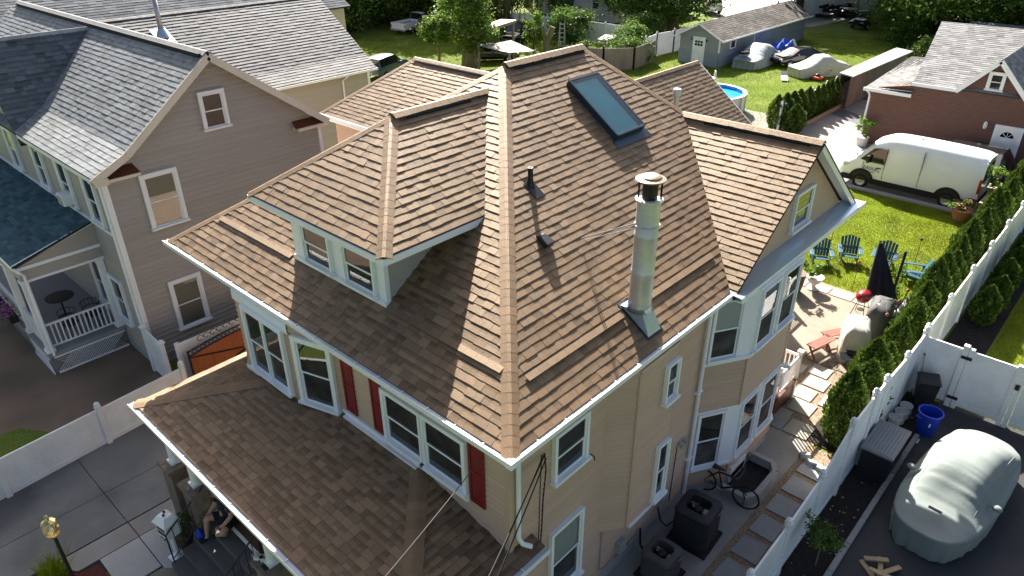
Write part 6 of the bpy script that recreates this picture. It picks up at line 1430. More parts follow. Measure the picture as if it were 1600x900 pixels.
# ---- cars under covers
def covered(label, loc, rz, L, W, H, m, kind='coupe', seed=1, wr=.02, name='covered_car'):
    t = thing(name, label, 'covered car', loc, rz); g = np.random.default_rng(seed); nx, ny = 72, 44; V = []
    def top(u):      # u 0 rear ..1 nose
        if kind == 'beetle': return np.interp(u, [0, .06, .2, .36, .5, .60, .70, .8, .92, .98, 1], [.55, .80, 1.10, 1.40, 1.46, 1.38, 1.10, .98, .84, .66, .50])
        if kind == 'heap': return np.interp(u, [0, .15, .3, .45, .6, .75, .9, 1], [.5, .95, 1.45, 1.6, 1.35, .95, .8, .4])
        return np.interp(u, [0, .08, .25, .4, .55, .68, .8, .95, 1], [.6, .9, 1.1, H, H, 1.15, .95, .78, .5])
    ph = g.uniform(0, 6, 12)
    for i in range(nx+1):
        u = i/nx; x = (u-.5)*L; wmax = W*(1-.22*abs(2*u-1)**3.2); zt = top(u)*H/1.46 if kind == 'beetle' else top(u)
        if kind == 'beetle': wmax = W*np.interp(u, [0, .05, .2, .5, .75, .92, 1], [.60, .78, .97, 1, .97, .82, .55])
        for j in range(ny+1):
            v = j/ny*2-1; a = v*math.pi/2; sy = math.copysign(abs(math.sin(a))**.72, v); cz = abs(math.cos(a))**.50
            belt = .70*H/1.46; y = sy*wmax
            if abs(v) > .62:
                k = (abs(v)-.62)/.38; z = belt*(1-k)+.04; y = math.copysign(wmax*(1.0+.04*k), v)
            else:
                k = abs(v)/.62; zz = belt+(zt-belt)*(1-k**3.0)**.7 if zt > belt else zt; z = max(zz, belt*.98+.04) if zt > belt else belt*.95; y = math.copysign(wmax*(k**.85), v)
                if kind == 'beetle' and zt > 1.0*H/1.46: y *= 1-.12*(zt-1.0*H/1.46)/(.46*H/1.46)*(1-abs(k-.5)*.6)
            f = .5*math.sin(x*31+y*5+ph[0])+.35*math.sin(x*53-y*9+ph[1])+.3*math.sin(x*17+ph[2])
            gl = 1.0 if (.52 < u < .78 and abs(v) < .5) else .25
            z += wr*f*gl*.45
            if abs(v) > .6 or u < .03 or u > .97: k = min(1, (abs(v)-.5)*2) if abs(v) > .6 else .6; s = math.sin(x*26+ph[3])+.6*math.sin(x*47+ph[4]); y += math.copysign(1, v)*wr*s*k*.9
            if u > .9: xx = x+wr*math.sin(y*23+ph[5])*1.0*(1-min(1, z/.7))
            else: xx = x
            V.append((xx, y, max(.03, z)))
    F = [(i*(ny+1)+j, (i+1)*(ny+1)+j, (i+1)*(ny+1)+j+1, i*(ny+1)+j+1) for i in range(nx) for j in range(ny)]
    b = MB(); b.v = V; b.f = F; b.t = [1.0]*len(F)
    for (x0, i0) in ((-L/2, 0), (L/2, nx)):
        n0 = len(b.v); base = [V[i0*(ny+1)+j] for j in range(ny+1)]; lo = [(p[0]+(.06 if x0 > 0 else -.06)*math.sin(j*.9), p[1], .03) for j, p in enumerate(base)]; b.v += lo
        for j in range(ny): q = (i0*(ny+1)+j, i0*(ny+1)+j+1, n0+j+1, n0+j); b.f.append(q if x0 > 0 else q[::-1]); b.t.append(1.0)
    b.build('cover', m, t, smooth=True); return t
def beetle_cover():
    t = thing('covered_car', 'rounded car under a pale sage cover on the asphalt drive', 'covered car', (16.08, .78, 0), math.radians(180-5)); t.scale = (1.09, 1.04, .97); g = np.random.default_rng(4); NA, NR, NS = 200, 46, 12; V = []; ph = g.uniform(0, 6.28, 40)
    def prof(x): return np.interp(x, [-2.1, -1.9, -1.5, -.8, 0, .9, 1.35, 1.7, 1.95, 2.1], [.58, .72, .86, .90, .90, .86, .83, .77, .67, .57])
    def cab(x): return np.interp(x, [-1.9, -1.6, -1.2, -.7, -.2, .2, .45, .8, 1.15, 1.3], [.66, .88, 1.17, 1.40, 1.48, 1.46, 1.37, 1.10, .82, .7])
    def drape(x, y, r):
        zb = .60+(prof(x)-.60)*max(0, 1-r**3.2)**.5
        k = max(0, 1-(abs(y)/.75)**3.4); zc = .62+(cab(x)-.62)*k**.6
        z = .5*(zb+zc+math.sqrt((zb-zc)**2+.012))
        f = 0
        m = math.exp(-((x-.75)/.42)**2)*max(0, 1-(abs(y)/.7)**4)          # taut folds over the windscreen
        f += m*.008*(math.sin(x*27+2.2*y+ph[0]+.8*math.sin(y*3+ph[1]))+.6*math.sin(x*44-1.5*y+ph[2]))
        f += .003*math.sin(x*5+y*7+ph[3]+math.sin(y*4))+.0025*math.sin(x*13-y*11+ph[4])*(.4+abs(y))
        m2 = math.exp(-((abs(y)-.70)/.10)**2)*math.exp(-((x-.2)/1.2)**2); f += m2*.006*math.sin(x*19+ph[5]+2*math.sin(x*3))
        return z+f
    def out(a):
        c, s = math.cos(a), math.sin(a); e = 2/2.9; return (2.1*math.copysign(abs(c)**e, c), .90*math.copysign(abs(s)**e, s))
    for i in range(NR+1):
        r = (i/NR)**.8
        for j in range(NA): ox, oy = out(2*math.pi*j/NA); V.append((ox*r, oy*r, drape(ox*r, oy*r, r)))
    for i in range(1, NS+1):
        k = i/NS
        for j in range(NA):
            a = 2*math.pi*j/NA; ox, oy = out(a); z0 = drape(ox, oy, 1); bot = .07+.05*math.sin(3*a+ph[6])+.03*math.sin(7*a+ph[7])
            sarc = j/NA*60; w = (math.sin(sarc*1.9+ph[8]+1.2*math.sin(sarc*.31+ph[9]))*.5+.35*math.sin(sarc*3.3+ph[10]+math.sin(sarc*.7))+.22*math.sin(sarc*5.9+ph[11]))*(.35+.65*math.sin(sarc*.21+ph[12])**2)
            q = 1+(.020*w-.025)*k**1.2; V.append((ox*q+.02*w*k*math.copysign(1, ox)*(abs(ox) > 1.8), oy*q, z0+(bot-z0)*k))
    F = []
    for i in range(NR+NS):
        for j in range(NA): F.append((i*NA+j, i*NA+(j+1) % NA, (i+1)*NA+(j+1) % NA, (i+1)*NA+j))
    F = [f[::-1] for f in F]; F = [f[::-1] for f in F]
    b = MB(); b.v = V; b.f = F; b.t = [1.0]*len(F); b.build('cover', 'car_cover', t, smooth=True)
    for s_ in (1, -1):
        k = MB(); k.lathe([(.001, -.09), (.08, -.06), (.11, 0), (.08, .06), (.001, .09)], 14, (0, 0, 0)); k.v = [(.55+x*.75+.05*abs(y), s_*(.86+y*1.0), .93+z*.8) for x, y, z in k.v]; k.build('covered_mirror', 'car_cover', t, smooth=True)
    k = MB(); k.box(1.48, 1.54, -.13, .13, .95, .975); k.build('sewn_label', 'cover_grey', t)
    sm = MB(); 
    for y in (-.60, .60): sm.tube([(x, y, drape(x, y, min(1, math.hypot(x/2.1, y/.9)))+.004) for x in np.linspace(-1.7, 1.8, 40)], .006, 4)
    sm.build('seam', 'car_cover', t)
beetle_cover()
covered('car under a slumped blue-grey cover beside the long shed', (58.0, 26.3, 0), math.radians(184), 5.4, 1.15, 1.5, 'car_cover_blue', 'heap', 8, .06)
covered('car under a bright white cover on the back grass', (57.4, 20.9, 0), math.radians(150), 4.6, .95, 1.5, 'car_cover_white', 'coupe', 9, .03)
ty = thing('loose_tyre', 'black tyre lying on the blue-grey car cover', 'tyre', (56.0, 26.5, 1.05)); k = MB(); k.ring((0, 0, .1), .27, .11, n=20, m=8); k.build('tread', 'tyre', ty, smooth=True); k = MB(); k.lathe([(.17, .05), (.17, .14)], 14); k.build('rim', 'steel_dull', ty)
# ---------------------------------------------------------------- front porch of the main house: floor, piers, steps
k = MB(); k.box(3.92, XF, 5.45, 14.1, .82, .90); k.build('porch_floor', 'porch_floor', house); k = MB(); k.box(3.98, XF, 5.5, 14.05, 0, .82); k.build('porch_base', 'stone_pier', house)
k = MB(); k.box(3.87, 3.92, 10.45, 12.55, .84, .905); k.build('porch_edge', 'white_trim', house)
for (y0, y1) in ((12.55, 13.1), (9.5, 10.05), (5.5, 6.0), (13.6, 14.1)):
    k = MB(); k.box(3.5, 4.0, y0, y1, 0, 1.52); o = k.build('porch_pier', 'stone_pier', house, bevel=.02)
    k = MB(); k.box(3.45, 4.05, y0-.05, y1+.05, 1.52, 1.62); k.build('pier_cap', 'stone_pier', o, bevel=.015)
    ym = (y0+y1)/2; k = MB(); k.box(3.62, 3.88, ym-.13, ym+.13, 1.62, 1.68); k.lathe([(.12, 1.68), (.11, 1.72), (.10, 1.75), (.095, 2.9), (.13, 2.97)], 16, (3.75, ym, 0)); k.build('porch_column', 'white_trim', house, bevel=.004)
nos = [2.74, 3.02, 3.31, 3.6]
for i, x in enumerate(nos):
    k = MB(); k.box(x, 3.92, 10.45, 12.62, .18*i, .18*(i+1)); k.build('step', 'step_stone', house, bevel=.012)
def iron_rail(y):
    k = MB(); a = Vector((2.80, y, .18)); b = Vector((3.86, y, .95)); h = .82; z = Vector((0, 0, 1)); k.tube([a, a+z*h], .016, 6); k.tube([b, b+z*h], .016, 6); k.tube([a+z*h, b+z*h], .018, 6); k.tube([a+z*.12, b+z*.12], .012, 6)
    for i in range(1, 7): p = a.lerp(b, i/7); k.tube([p+z*.12, p+z*h], .008, 5)
    for i in (2, 3): p = a.lerp(b, (i+.5)/7); k.ring(p+z*.40, .05, .007, axis=(0, 1, 0), n=12, m=4); k.ring(p+z*.52, .04, .007, axis=(0, 1, 0), n=12, m=4)
    k.build('iron_railing', 'black', house)
iron_rail(12.56); iron_rail(10.5)
# things on the right pier
k = thing('coffee_cup', 'white paper cup with dark lid nearest the step railing', 'cup', (3.62, 9.92, 1.62)); c = MB(); c.lathe([(.03, 0), (.04, .11)], 12); c.build('body', 'paper_white', k, smooth=True, autos=40); c = MB(); c.lathe([(.042, .11), (.042, .125), (.03, .13)], 12); c.build('lid', 'black', k)
k2 = copy_tree(k, loc=(3.72, 9.98, 1.62), label='white paper cup with dark lid further back on the stone pier'); 
c = MB(); c.box(3.53, 3.62, 9.68, 9.84, 1.62, 1.635); tag(c.build('mobile_phone', 'black', bevel=.004), 'black phone lying on the stone pier', 'phone')
c = MB()
for i in range(40):
    p = Vector((3.58+random.gauss(0, .03), 10.04+random.gauss(0, .04), 1.66+random.uniform(0, .05))); u = Vector((random.uniform(-1, 1), random.uniform(-1, 1), random.uniform(-1, 1))).normalized()*.05; w = u.orthogonal().normalized()*.04; c.add([p+u, p+w, p-u, p-w], [(0, 1, 2, 3)])
tag(c.build('crumpled_cloth', 'paper_white'), 'crumpled white cloth on the stone pier by the cups', 'cloth')
# seated person
def skin_body(name, verts, edges, root, m, parent, sub=2):
    me = bpy.data.meshes.new(name); me.from_pydata([v[0] for v in verts], edges, []); o = link_mesh(name, me, parent); me.materials.append(MATS[m])
    sk_ = o.modifiers.new('skin', 'SKIN'); sk_.use_smooth_shade = True; sk_.branch_smoothing = .4
    lay = me.skin_vertices[0].data
    for i, v in enumerate(verts): r = v[1]; lay[i].radius = r if isinstance(r, tuple) else (r, r); lay[i].use_root = (i == root)
    s = o.modifiers.new('sub', 'SUBSURF'); s.levels = sub; s.render_levels = sub; return o
per = thing('person', 'person in dark t-shirt and black shorts sitting on the porch steps', 'person', (3.75, 12.1, .72), world=True)
Vb = [((3.98, 12.05, 1.02), .15), ((3.96, 12.07, 1.22), (.16, .13)), ((3.93, 12.09, 1.42), (.18, .13)), ((3.90, 12.11, 1.56), .065), ((3.87, 12.12, 1.64), .06), ((3.84, 12.13, 1.74), (.085, .10)), ((3.83, 12.13, 1.84), (.07, .085)),
      ((3.93, 12.29, 1.48), .07), ((3.86, 12.38, 1.26), .055), ((3.66, 12.34, 1.12), .042), ((3.58, 12.30, 1.09), .03),
      ((3.95, 11.90, 1.48), .07), ((3.92, 11.78, 1.26), .055), ((3.72, 11.82, 1.10), .042), ((3.64, 11.88, 1.06), .03),
      ((3.94, 12.16, 1.0), .105), ((3.58, 12.28, 1.10), .075), ((3.52, 12.27, .85), .055), ((3.48, 12.26, .62), .04), ((3.36, 12.28, .575), .035),
      ((3.96, 11.93, 1.0), .105), ((3.62, 11.72, 1.02), .075), ((3.72, 11.80, .86), .055), ((3.60, 12.0, .78), .04), ((3.50, 12.04, .76), .035)]
Eb = [(0, 1), (1, 2), (2, 3), (3, 4), (4, 5), (5, 6), (2, 7), (7, 8), (8, 9), (9, 10), (2, 11), (11, 12), (12, 13), (13, 14), (0, 15), (15, 16), (16, 17), (17, 18), (18, 19), (0, 20), (20, 21), (21, 22), (22, 23), (23, 24)]
body = skin_body('body', Vb, Eb, 0, 'skin', per)
sh_ = skin_body('shirt', [((3.98, 12.05, .98), .165), ((3.96, 12.07, 1.2), (.178, .15)), ((3.93, 12.09, 1.42), (.20, .15)), ((3.91, 12.10, 1.52), .10), ((3.93, 12.29, 1.48), .09), ((3.88, 12.36, 1.32), .075), ((3.95, 11.9, 1.48), .09), ((3.93, 11.8, 1.32), .075)], [(0, 1), (1, 2), (2, 3), (2, 4), (4, 5), (2, 6), (6, 7)], 0, 'shirt_navy', per)
st_ = skin_body('shorts', [((3.98, 12.05, 1.0), .17), ((3.93, 12.17, 1.0), .125), ((3.66, 12.26, 1.09), .10), ((3.95, 11.92, 1.0), .125), ((3.70, 11.77, 1.02), .10)], [(0, 1), (1, 2), (0, 3), (3, 4)], 0, 'shorts_black', per)
for (p, q) in (((3.50, 12.26, .60), (3.30, 12.28, .585)), ((3.60, 12.0, .775), (3.44, 12.06, .765))):
    f = skin_body('shoe', [(p, .055), (((p[0]+q[0])/2, (p[1]+q[1])/2, p[2]-.01), .05), (q, .042)], [(0, 1), (1, 2)], 0, 'black_matte', per, 1)
def hand(base, d, side, m='skin'):
    base, d = Vector(base), Vector(d).normalized(); lat = d.cross(Vector((0, 0, 1))).normalized()*side
    for i, (o_, L) in enumerate(((-.03, .07), (-.01, .08), (.01, .075), (.03, .06))):
        a = base+lat*o_; skin_body('finger', [(tuple(a), .009), (tuple(a+d*L*.5), .009), (tuple(a+d*L*.85+Vector((0, 0, -.03))), .008)], [(0, 1), (1, 2)], 0, m, per, 1)
    a = base-d*.03+lat*.04; skin_body('thumb', [(tuple(a), .010), (tuple(a+lat*.03+d*.03), .009), (tuple(a+lat*.03+d*.055), .008)], [(0, 1), (1, 2)], 0, m, per, 1)
hand((3.56, 12.29, 1.09), (-.9, -.1, -.3), 1); hand((3.62, 11.90, 1.06), (-.7, .5, -.4), -1)
hc = MB(); hc.lathe([(.098, 0), (.102, .04), (.09, .09), (.055, .125), (.001, .135)], 16, (3.845, 12.13, 1.765)); hc.build('hair', 'hair_grey', per, smooth=True)
fe = MB()
for s in (-.032, .032): fe.lathe([(.001, -.008), (.009, 0), (.001, .008)], 6, (3.755, 12.13+s, 1.755))
fe.build('eyes', 'black', per); fn = MB(); fn.add([(3.742, 12.13, 1.755), (3.72, 12.13, 1.715), (3.75, 12.115, 1.71), (3.75, 12.145, 1.71)], [(0, 2, 1), (0, 1, 3), (1, 2, 3)]); fn.build('nose', 'skin', per)
fm = MB(); fm.box(3.752, 3.758, 12.105, 12.155, 1.682, 1.690); fm.build('mouth', 'bench_red', per)
for s in (-1, 1): ea = MB(); ea.ring((3.85, 12.13+s*.095, 1.745), .022, .01, axis=(0, 1, 0), n=10, m=5); ea.build('ear', 'skin', per)
bag = thing('blue_bag', 'small bright blue plastic bag on the step beside the seated person', 'bag', (3.40, 12.42, .54)); V = []; N = 10
c = MB(); c.lathe([(.06, 0), (.10, .04), (.105, .12), (.07, .19), (.03, .22), (.05, .26)], 12); c.v = [(x*(1+.18*math.sin(i*2.3)), y*(1+.18*math.cos(i*1.7)), z) for i, (x, y, z) in enumerate(c.v)]; c.build('sack', 'plastic_blue', bag, smooth=True)
# mailbox on post
mbx = thing('mailbox', 'white house-shaped mailbox on a short white post beside the steps', 'mailbox', (2.96, 12.82, .02), math.radians(10))
c = MB(); c.box(-.15, .15, -.15, .15, 0, .05); c.lathe([(.07, .05), (.055, .1), (.05, .75)], 12); c.build('post', 'white_trim', mbx, bevel=.006); c = MB(); c.box(-.16, .16, -.19, .19, .75, 1.12); c.build('box', 'white_trim', mbx, bevel=.01)
c = MB(); c.prism([(-.2, -.23, 1.12), (.2, -.23, 1.12), (.10, -.12, 1.27), (-.10, -.12, 1.27)], (0, 0, 0.0001)); c.v = []; c.f = []; c.t = []
c.add([(-.2, -.23, 1.12), (.2, -.23, 1.12), (.2, .23, 1.12), (-.2, .23, 1.12), (-.10, -.12, 1.28), (.10, -.12, 1.28), (.10, .12, 1.28), (-.10, .12, 1.28)], [(3, 2, 1, 0), (4, 5, 6, 7), (0, 1, 5, 4), (1, 2, 6, 5), (2, 3, 7, 6), (3, 0, 4, 7)]); c.build('lid', 'white_trim', mbx, bevel=.006)
for z in (.82, .96): c = MB(); c.box(-.168, -.161, -.14, .14, z, z+.10); c.build('slot', 'cover_grey', mbx)
for (x, y) in ((-.1, -.05), (.12, .2)): c = MB(); c.lathe([(.02, 0), (.03, .03), (.001, .06)], 8, (x*.3, y*.3, 1.28)); c.build('finial', 'black', mbx)
# lamp post
lp = thing('lamp_post', 'black lamp post with brass and glass lantern beside the driveway', 'lamp', (1.15, 13.5, 0))
c = MB(); c.lathe([(.07, 0), (.06, .1), (.04, .2), (.035, 1.6), (.05, 1.62)], 12); c.build('pole', 'black', lp, smooth=True, autos=40); c = MB(); c.lathe([(.05, 1.62), (.09, 1.68), (.12, 1.72)], 8); c.lathe([(.12, 2.02), (.13, 2.04), (.05, 2.10), (.02, 2.16), (.035, 2.19), (.001, 2.23)], 8)
for i in range(8): a = i*math.pi/4; c.bar((.12*math.cos(a), .12*math.sin(a), 1.72), (.135*math.cos(a), .135*math.sin(a), 2.03), .008, .008)
c.build('lantern_frame', 'brass', lp); c = MB(); c.lathe([(.115, 1.72), (.15, 1.85), (.13, 2.03)], 8, cap=False); c.build('lantern_glass', 'lamp_glass', lp); c = MB(); c.lathe([(.02, 1.7), (.03, 1.78), (.025, 1.86), (.001, 1.9)], 10); c.build('bulb', 'paper_white', lp)
# service wires
def wire(label, a, b, sag, r=.011, m='black_matte'):
    a, b = Vector(a), Vector(b); pts = []
    for i in range(25): s = i/24; p = a.lerp(b, s); p.z -= sag*4*s*(1-s); pts.append(p)
    k = MB(); k.tube(pts, r, 6); tag(k.build('overhead_wire', m), label, 'wire', 'service wires')
wire('pale overhead wire crossing the porch roof from the red shutter', (5.88, 6.12, 5.06), (-3.2, 3.4, 6.6), .35, .007, 'cover_grey'); wire('upper dark overhead wire running from the house corner over the porch', (6.66, 5.52, 4.92), (-2.4, 1.35, 6.9), .35); wire('lower dark overhead wire running from the house corner over the porch', (6.68, 5.5, 4.86), (-2.2, 1.25, 6.65), .42); wire('thin third wire twisted beside the dark overhead wires', (6.64, 5.52, 4.96), (-2.3, 1.3, 6.78), .40, .007)
# ---------------------------------------------------------------- air conditioners
def condenser(label, loc, S, H, m, rz=0.0):
    t = thing('air_conditioner', label, 'air conditioner', loc, rz, 'air conditioners on the side walk'); s = S/2
    k = MB(); k.box(-s-.06, s+.06, -s-.06, s+.06, 0, .06); k.build('pad', 'black_matte', t)
    def rr(a, z, n=6, rad=.14):
        out = []
        for cx, cy, a0 in ((a-rad, a-rad, 0), (-a+rad, a-rad, 90), (-a+rad, -a+rad, 180), (a-rad, -a+rad, 270)):
            for i in range(n+1): q = math.radians(a0+90*i/n); out.append((cx+rad*math.cos(q), cy+rad*math.sin(q), z))
        return out
    k = MB(); n = len(rr(s, 0)); prof = []; z = .10; rowsz = [(s, .06)]
    nl = int((H-.24)/.045)
    for i in range(nl): z0 = .12+i*.045; rowsz += [(s-.012, z0), (s, z0+.01), (s, z0+.032), (s-.012, z0+.045)]
    rowsz += [(s+.008, H-.11), (s+.012, H-.05), (s-.01, H-.01)]
    V = []; F = []
    for a, z in rowsz: V += rr(a, z)
    for i in range(len(rowsz)-1):
        for j in range(n): F.append((i*n+j, i*n+(j+1) % n, (i+1)*n+(j+1) % n, (i+1)*n+j))
    k.add(V, F); k.build('cabinet', m, t)
    # top annulus
    k = MB(); R = s*.70; ring = rr(s-.01, H-.01); N = n; circ = []
    for p in ring: a = math.atan2(p[1], p[0]); circ.append((R*math.cos(a), R*math.sin(a), H+.015))
    low = [(x*.97, y*.97, H-.28) for x, y, z in circ]; k.add(ring+circ+low, [(j, (j+1) % N, (j+1) % N+N, j+N) for j in range(N)]+[(j+N, (j+1) % N+N, (j+1) % N+2*N, j+2*N) for j in range(N)]); k.build('top', m, t)
    k = MB(); k.poly([(x, y, H-.26) for x, y, z in low]); k.build('fan_well', 'black', t)
    k = MB()
    for i in range(3):
        a = i*2.094+.5; u = Vector((math.cos(a), math.sin(a), 0)); w = Vector((-u.y, u.x, 0)); k.add([u*.08+w*.03+Vector((0, 0, H-.20)), u*R*.92-w*.05+Vector((0, 0, H-.22)), u*R*.88+w*R*.5+Vector((0, 0, H-.14)), u*.09+w*.12+Vector((0, 0, H-.15))], [(0, 1, 2, 3)])
    k.build('fan_blade', 'steel_dull', t); k = MB(); k.lathe([(.09, H-.24), (.09, H-.08), (.001, H-.07)], 14); k.build('fan_motor', 'black', t)
    k = MB()
    for i in range(4): a = i*math.pi/2+.3; k.bar((.06*math.cos(a), .06*math.sin(a), H-.02), (R*math.cos(a), R*math.sin(a), H+.01), .012, .012)
    k.build('guard', 'black', t); k = MB(); k.box(s*.2, s*.7, -s-.018, -s-.01, H-.15, H-.12); k.build('badge', 'tin_grey', t); return t
condenser('large black air conditioner on the concrete side walk', (11.06, 4.75, .012), .82, .98, 'ac_black', math.radians(4)); condenser('smaller brown-grey air conditioner on the concrete side walk', (9.68, 4.78, .012), .68, .74, 'ac_grey')
k = MB(); k.lathe([(.02, 0), (.022, .09), (.001, .1)], 8, (9.28, 4.52, .42)); tag(k.build('valve_cap', 'orange_red'), 'small orange red cap at the side of the grey air conditioner', 'cap')
k = MB(); k.tube([(10.62, 5.5, .75), (10.63, 5.4, .4), (10.75, 5.3, .2), (10.95, 5.18, .35)], .018, 6); k.tube([(9.95, 5.5, .62), (9.95, 5.46, .15), (9.85, 5.25, .12), (9.75, 5.1, .2)], .025, 6); tag(k.build('refrigerant_hose', 'black_matte'), 'black insulated hoses between the wall and the air conditioners', 'hose')
# bicycle
def bike():
    t = thing('bicycle', 'dark mountain bicycle leaning behind the large black air conditioner', 'bicycle', (12.55, 4.85, .012), math.radians(-84)); r = .33
    for x in (-.52, .52): k = MB(); k.ring((x, 0, r), r-.02, .022, axis=(0, 1, 0), n=30, m=6); w = k.build('wheel', 'tyre', t, smooth=True); k = MB(); [k.tube([(x, 0, r), (x+(r-.03)*math.cos(a), 0, r+(r-.03)*math.sin(a))], .0025, 3) for a in [i*math.pi/9 for i in range(18)]]; k.lathe([(.03, -.02), (.03, .02)], 8, (x, 0, r)); k.build('spokes', 'steel_dull', w)
    k = MB(); bb = (-.05, 0, .30); st = (-.18, 0, .74); hd = (.36, 0, .78); hb = (.40, 0, .62); k.tube([bb, st], .018, 8); k.tube([st, hd], .02, 8); k.tube([bb, hb], .022, 8); k.tube([hd, hb], .02, 8)
    for s in (-.05, .05): k.tube([(-.52, s, r), (bb[0], s*.4, bb[2])], .011, 6); k.tube([(-.52, s, r), (st[0], s*.4, st[2])], .010, 6); k.tube([(hb[0], s, hb[2]), (.52, s, r)], .014, 6)
    k.build('frame', 'black', t, smooth=True)
    k = MB(); k.tube([hd, (.33, 0, .95)], .015, 6); k.tube([(.30, -.31, 1.0), (.34, -.1, .96), (.34, .1, .96), (.30, .31, 1.0)], .014, 6); k.build('handlebar', 'black', t); k = MB(); k.add([(-.34, -.08, .88), (-.34, .08, .88), (-.05, .02, .86), (-.05, -.02, .86), (-.34, -.07, .83), (-.34, .07, .83), (-.05, .015, .83), (-.05, -.015, .83)], [(0, 1, 2, 3), (7, 6, 5, 4), (0, 4, 5, 1), (2, 6, 7, 3), (1, 5, 6, 2), (3, 7, 4, 0)]); k.tube([st, (-.2, 0, .85)], .013, 6); k.build('saddle', 'black', t, bevel=.015)
    k = MB(); k.ring((bb[0], .05, bb[2]), .09, .008, axis=(0, 1, 0), n=18, m=4); k.tube([(bb[0], .07, bb[2]), (.08, .08, .22)], .01, 5); k.tube([(bb[0], -.07, bb[2]), (-.18, -.08, .38)], .01, 5); k.build('crank', 'steel_dull', t); k = MB(); k.tube([(-.3, .05, .3), (-.36, .25, 0)], .01, 5); k.build('kickstand', 'black', t)
bike()
# garden edging blocks at the end of the stone path
for i, (x, y, a) in enumerate(((15.22, 3.98, -.9), (15.06, 3.74, -1.3), (14.98, 3.46, -1.6), (14.98, 3.2, -1.6))):
    k = MB(); k.M = Matrix.Translation((x, y, 0)) @ Matrix.Rotation(a, 4, 'Z'); k.box(-.13, .13, -.06, .06, 0, .16); tag(k.build('edging_block', 'bluestone', bevel=.015), ['first', 'second', 'third', 'fourth'][i]+' dark edging block at the end of the stone path from the concrete', 'edging block', 'edging blocks')
for i in range(7):
    k = MB(); x0 = 11.15+i*.98; k.box(x0, x0+.965, 2.06, 2.18, 0, .11); tag(k.build('kerb_stone', 'concrete' if i < 5 else 'concrete_drive', bevel=.012), ORD[i]+' kerb stone of the mulch bed counting from the young tree', 'kerb stone', 'kerb stones of the mulch bed')
# scrap timber
for i, (x, y, a, L) in enumerate(((12.75, 1.55, .9, .5), (12.9, 1.35, .3, .7), (12.95, 1.2, -.5, .6), (13.05, 1.5, 2.2, .5), (12.7, 1.25, 1.7, .55))):
    k = MB(); k.M = Matrix.Translation((x, y, .03+.035*i)) @ Matrix.Rotation(a, 4, 'Z'); k.box(-L/2, L/2, -.05, .05, -.02, .02); tag(k.build('scrap_board', 'wood_raw', bevel=.003), ['lowest scrap board of the pile in front of the covered car', 'long scrap board in the pile on the asphalt', 'scrap board angled across the asphalt pile', 'short scrap board leaning on the pile', 'topmost scrap board of the pile'][i], 'board', 'scrap boards')
# deck box, bins, buckets
db = thing('deck_box', 'black storage box with grey slatted lid against the white fence', 'storage box', (16.22, 2.50, 0))
k = MB(); k.box(-.66, .66, -.34, .34, .01, .80); k.build('body', 'bin_black', db, bevel=.015); k = MB(); k.box(-.70, .70, -.38, .38, .80, .86); lid = k.build('lid', 'box_lid', db, bevel=.01)
for i in range(9): k = MB(); k.box(-.66, .66, -.355+i*.08, -.29+i*.08, .86, .872); k.build('slat', 'box_lid', lid)
bn = thing('wheelie_bin', 'black wheeled rubbish bin with open lid in the fence corner', 'bin', (19.45, 2.45, 0), math.radians(200)); k = MB(); k.add([(-.2, -.2, .06), (.2, -.2, .06), (.2, .2, .06), (-.2, .2, .06), (-.27, -.26, .88), (.27, -.26, .88), (.27, .26, .88), (-.27, .26, .88)], [(3, 2, 1, 0), (0, 1, 5, 4), (1, 2, 6, 5), (2, 3, 7, 6), (3, 0, 4, 7)]); k.build('body', 'bin_black', bn, bevel=.02); k = MB(); k.add([(-.3, -.29, .90), (.3, -.29, .90), (.3, .29, .93), (-.3, .29, .93), (-.26, -.24, .96), (.26, -.24, .96), (.26, .24, 1.0), (-.26, .24, 1.0)], [(3, 2, 1, 0), (4, 5, 6, 7), (0, 1, 5, 4), (1, 2, 6, 5), (2, 3, 7, 6), (3, 0, 4, 7)]); k.build('lid', 'bin_black', bn, bevel=.015)
for s in (-.2, .2): k = MB(); k.ring((s, .24, .1), .07, .03, axis=(1, 0, 0), n=14, m=6); k.build('wheel', 'tyre', bn)
bb_ = thing('blue_bin', 'round bright blue open plastic bin on the asphalt', 'bin', (18.32, 2.03, 0)); k = MB(); k.lathe([(.22, .01), (.23, .05), (.285, .66), (.31, .67), (.31, .71), (.275, .71), (.27, .64), (.215, .06), (.001, .05)], 26, cap=False); k.build('body', 'plastic_blue', bb_, smooth=True, autos=40)
for a in (-.6, 2.54): k = MB(); k.obox((.33*math.cos(a), .33*math.sin(a), .6), (.05*math.cos(a), .05*math.sin(a), 0), (-.07*math.sin(a), .07*math.cos(a), 0), (0, 0, .025)); k.build('handle', 'plastic_blue', bb_, bevel=.01)
k = MB(); k.obox((-.255, -.1, .45), (.005, -.012, 0), (.035, -.005, 0), (0, 0, .045)); k.build('label_mark', 'paper_white', bb_)
for i, (x, y, h) in enumerate(((17.95, 2.72, .38), (18.3, 2.68, .40), (18.62, 2.66, .42))):
    b = thing('bucket', ['dirty white bucket nearest the storage box', 'middle dirty white bucket of the three by the fence', 'dirty white bucket nearest the black bin'][i], 'bucket', (x, y, 0), group='buckets by the fence'); k = MB(); k.lathe([(.13, 0), (.155, h), (.165, h), (.165, h-.03)], 18, cap=False); k.build('body', 'bucket_white', b, smooth=True, autos=40); k = MB(); k.lathe([(.15, h-.05), (.15, h-.03)], 18); k.build('contents', 'tin_grey', b)
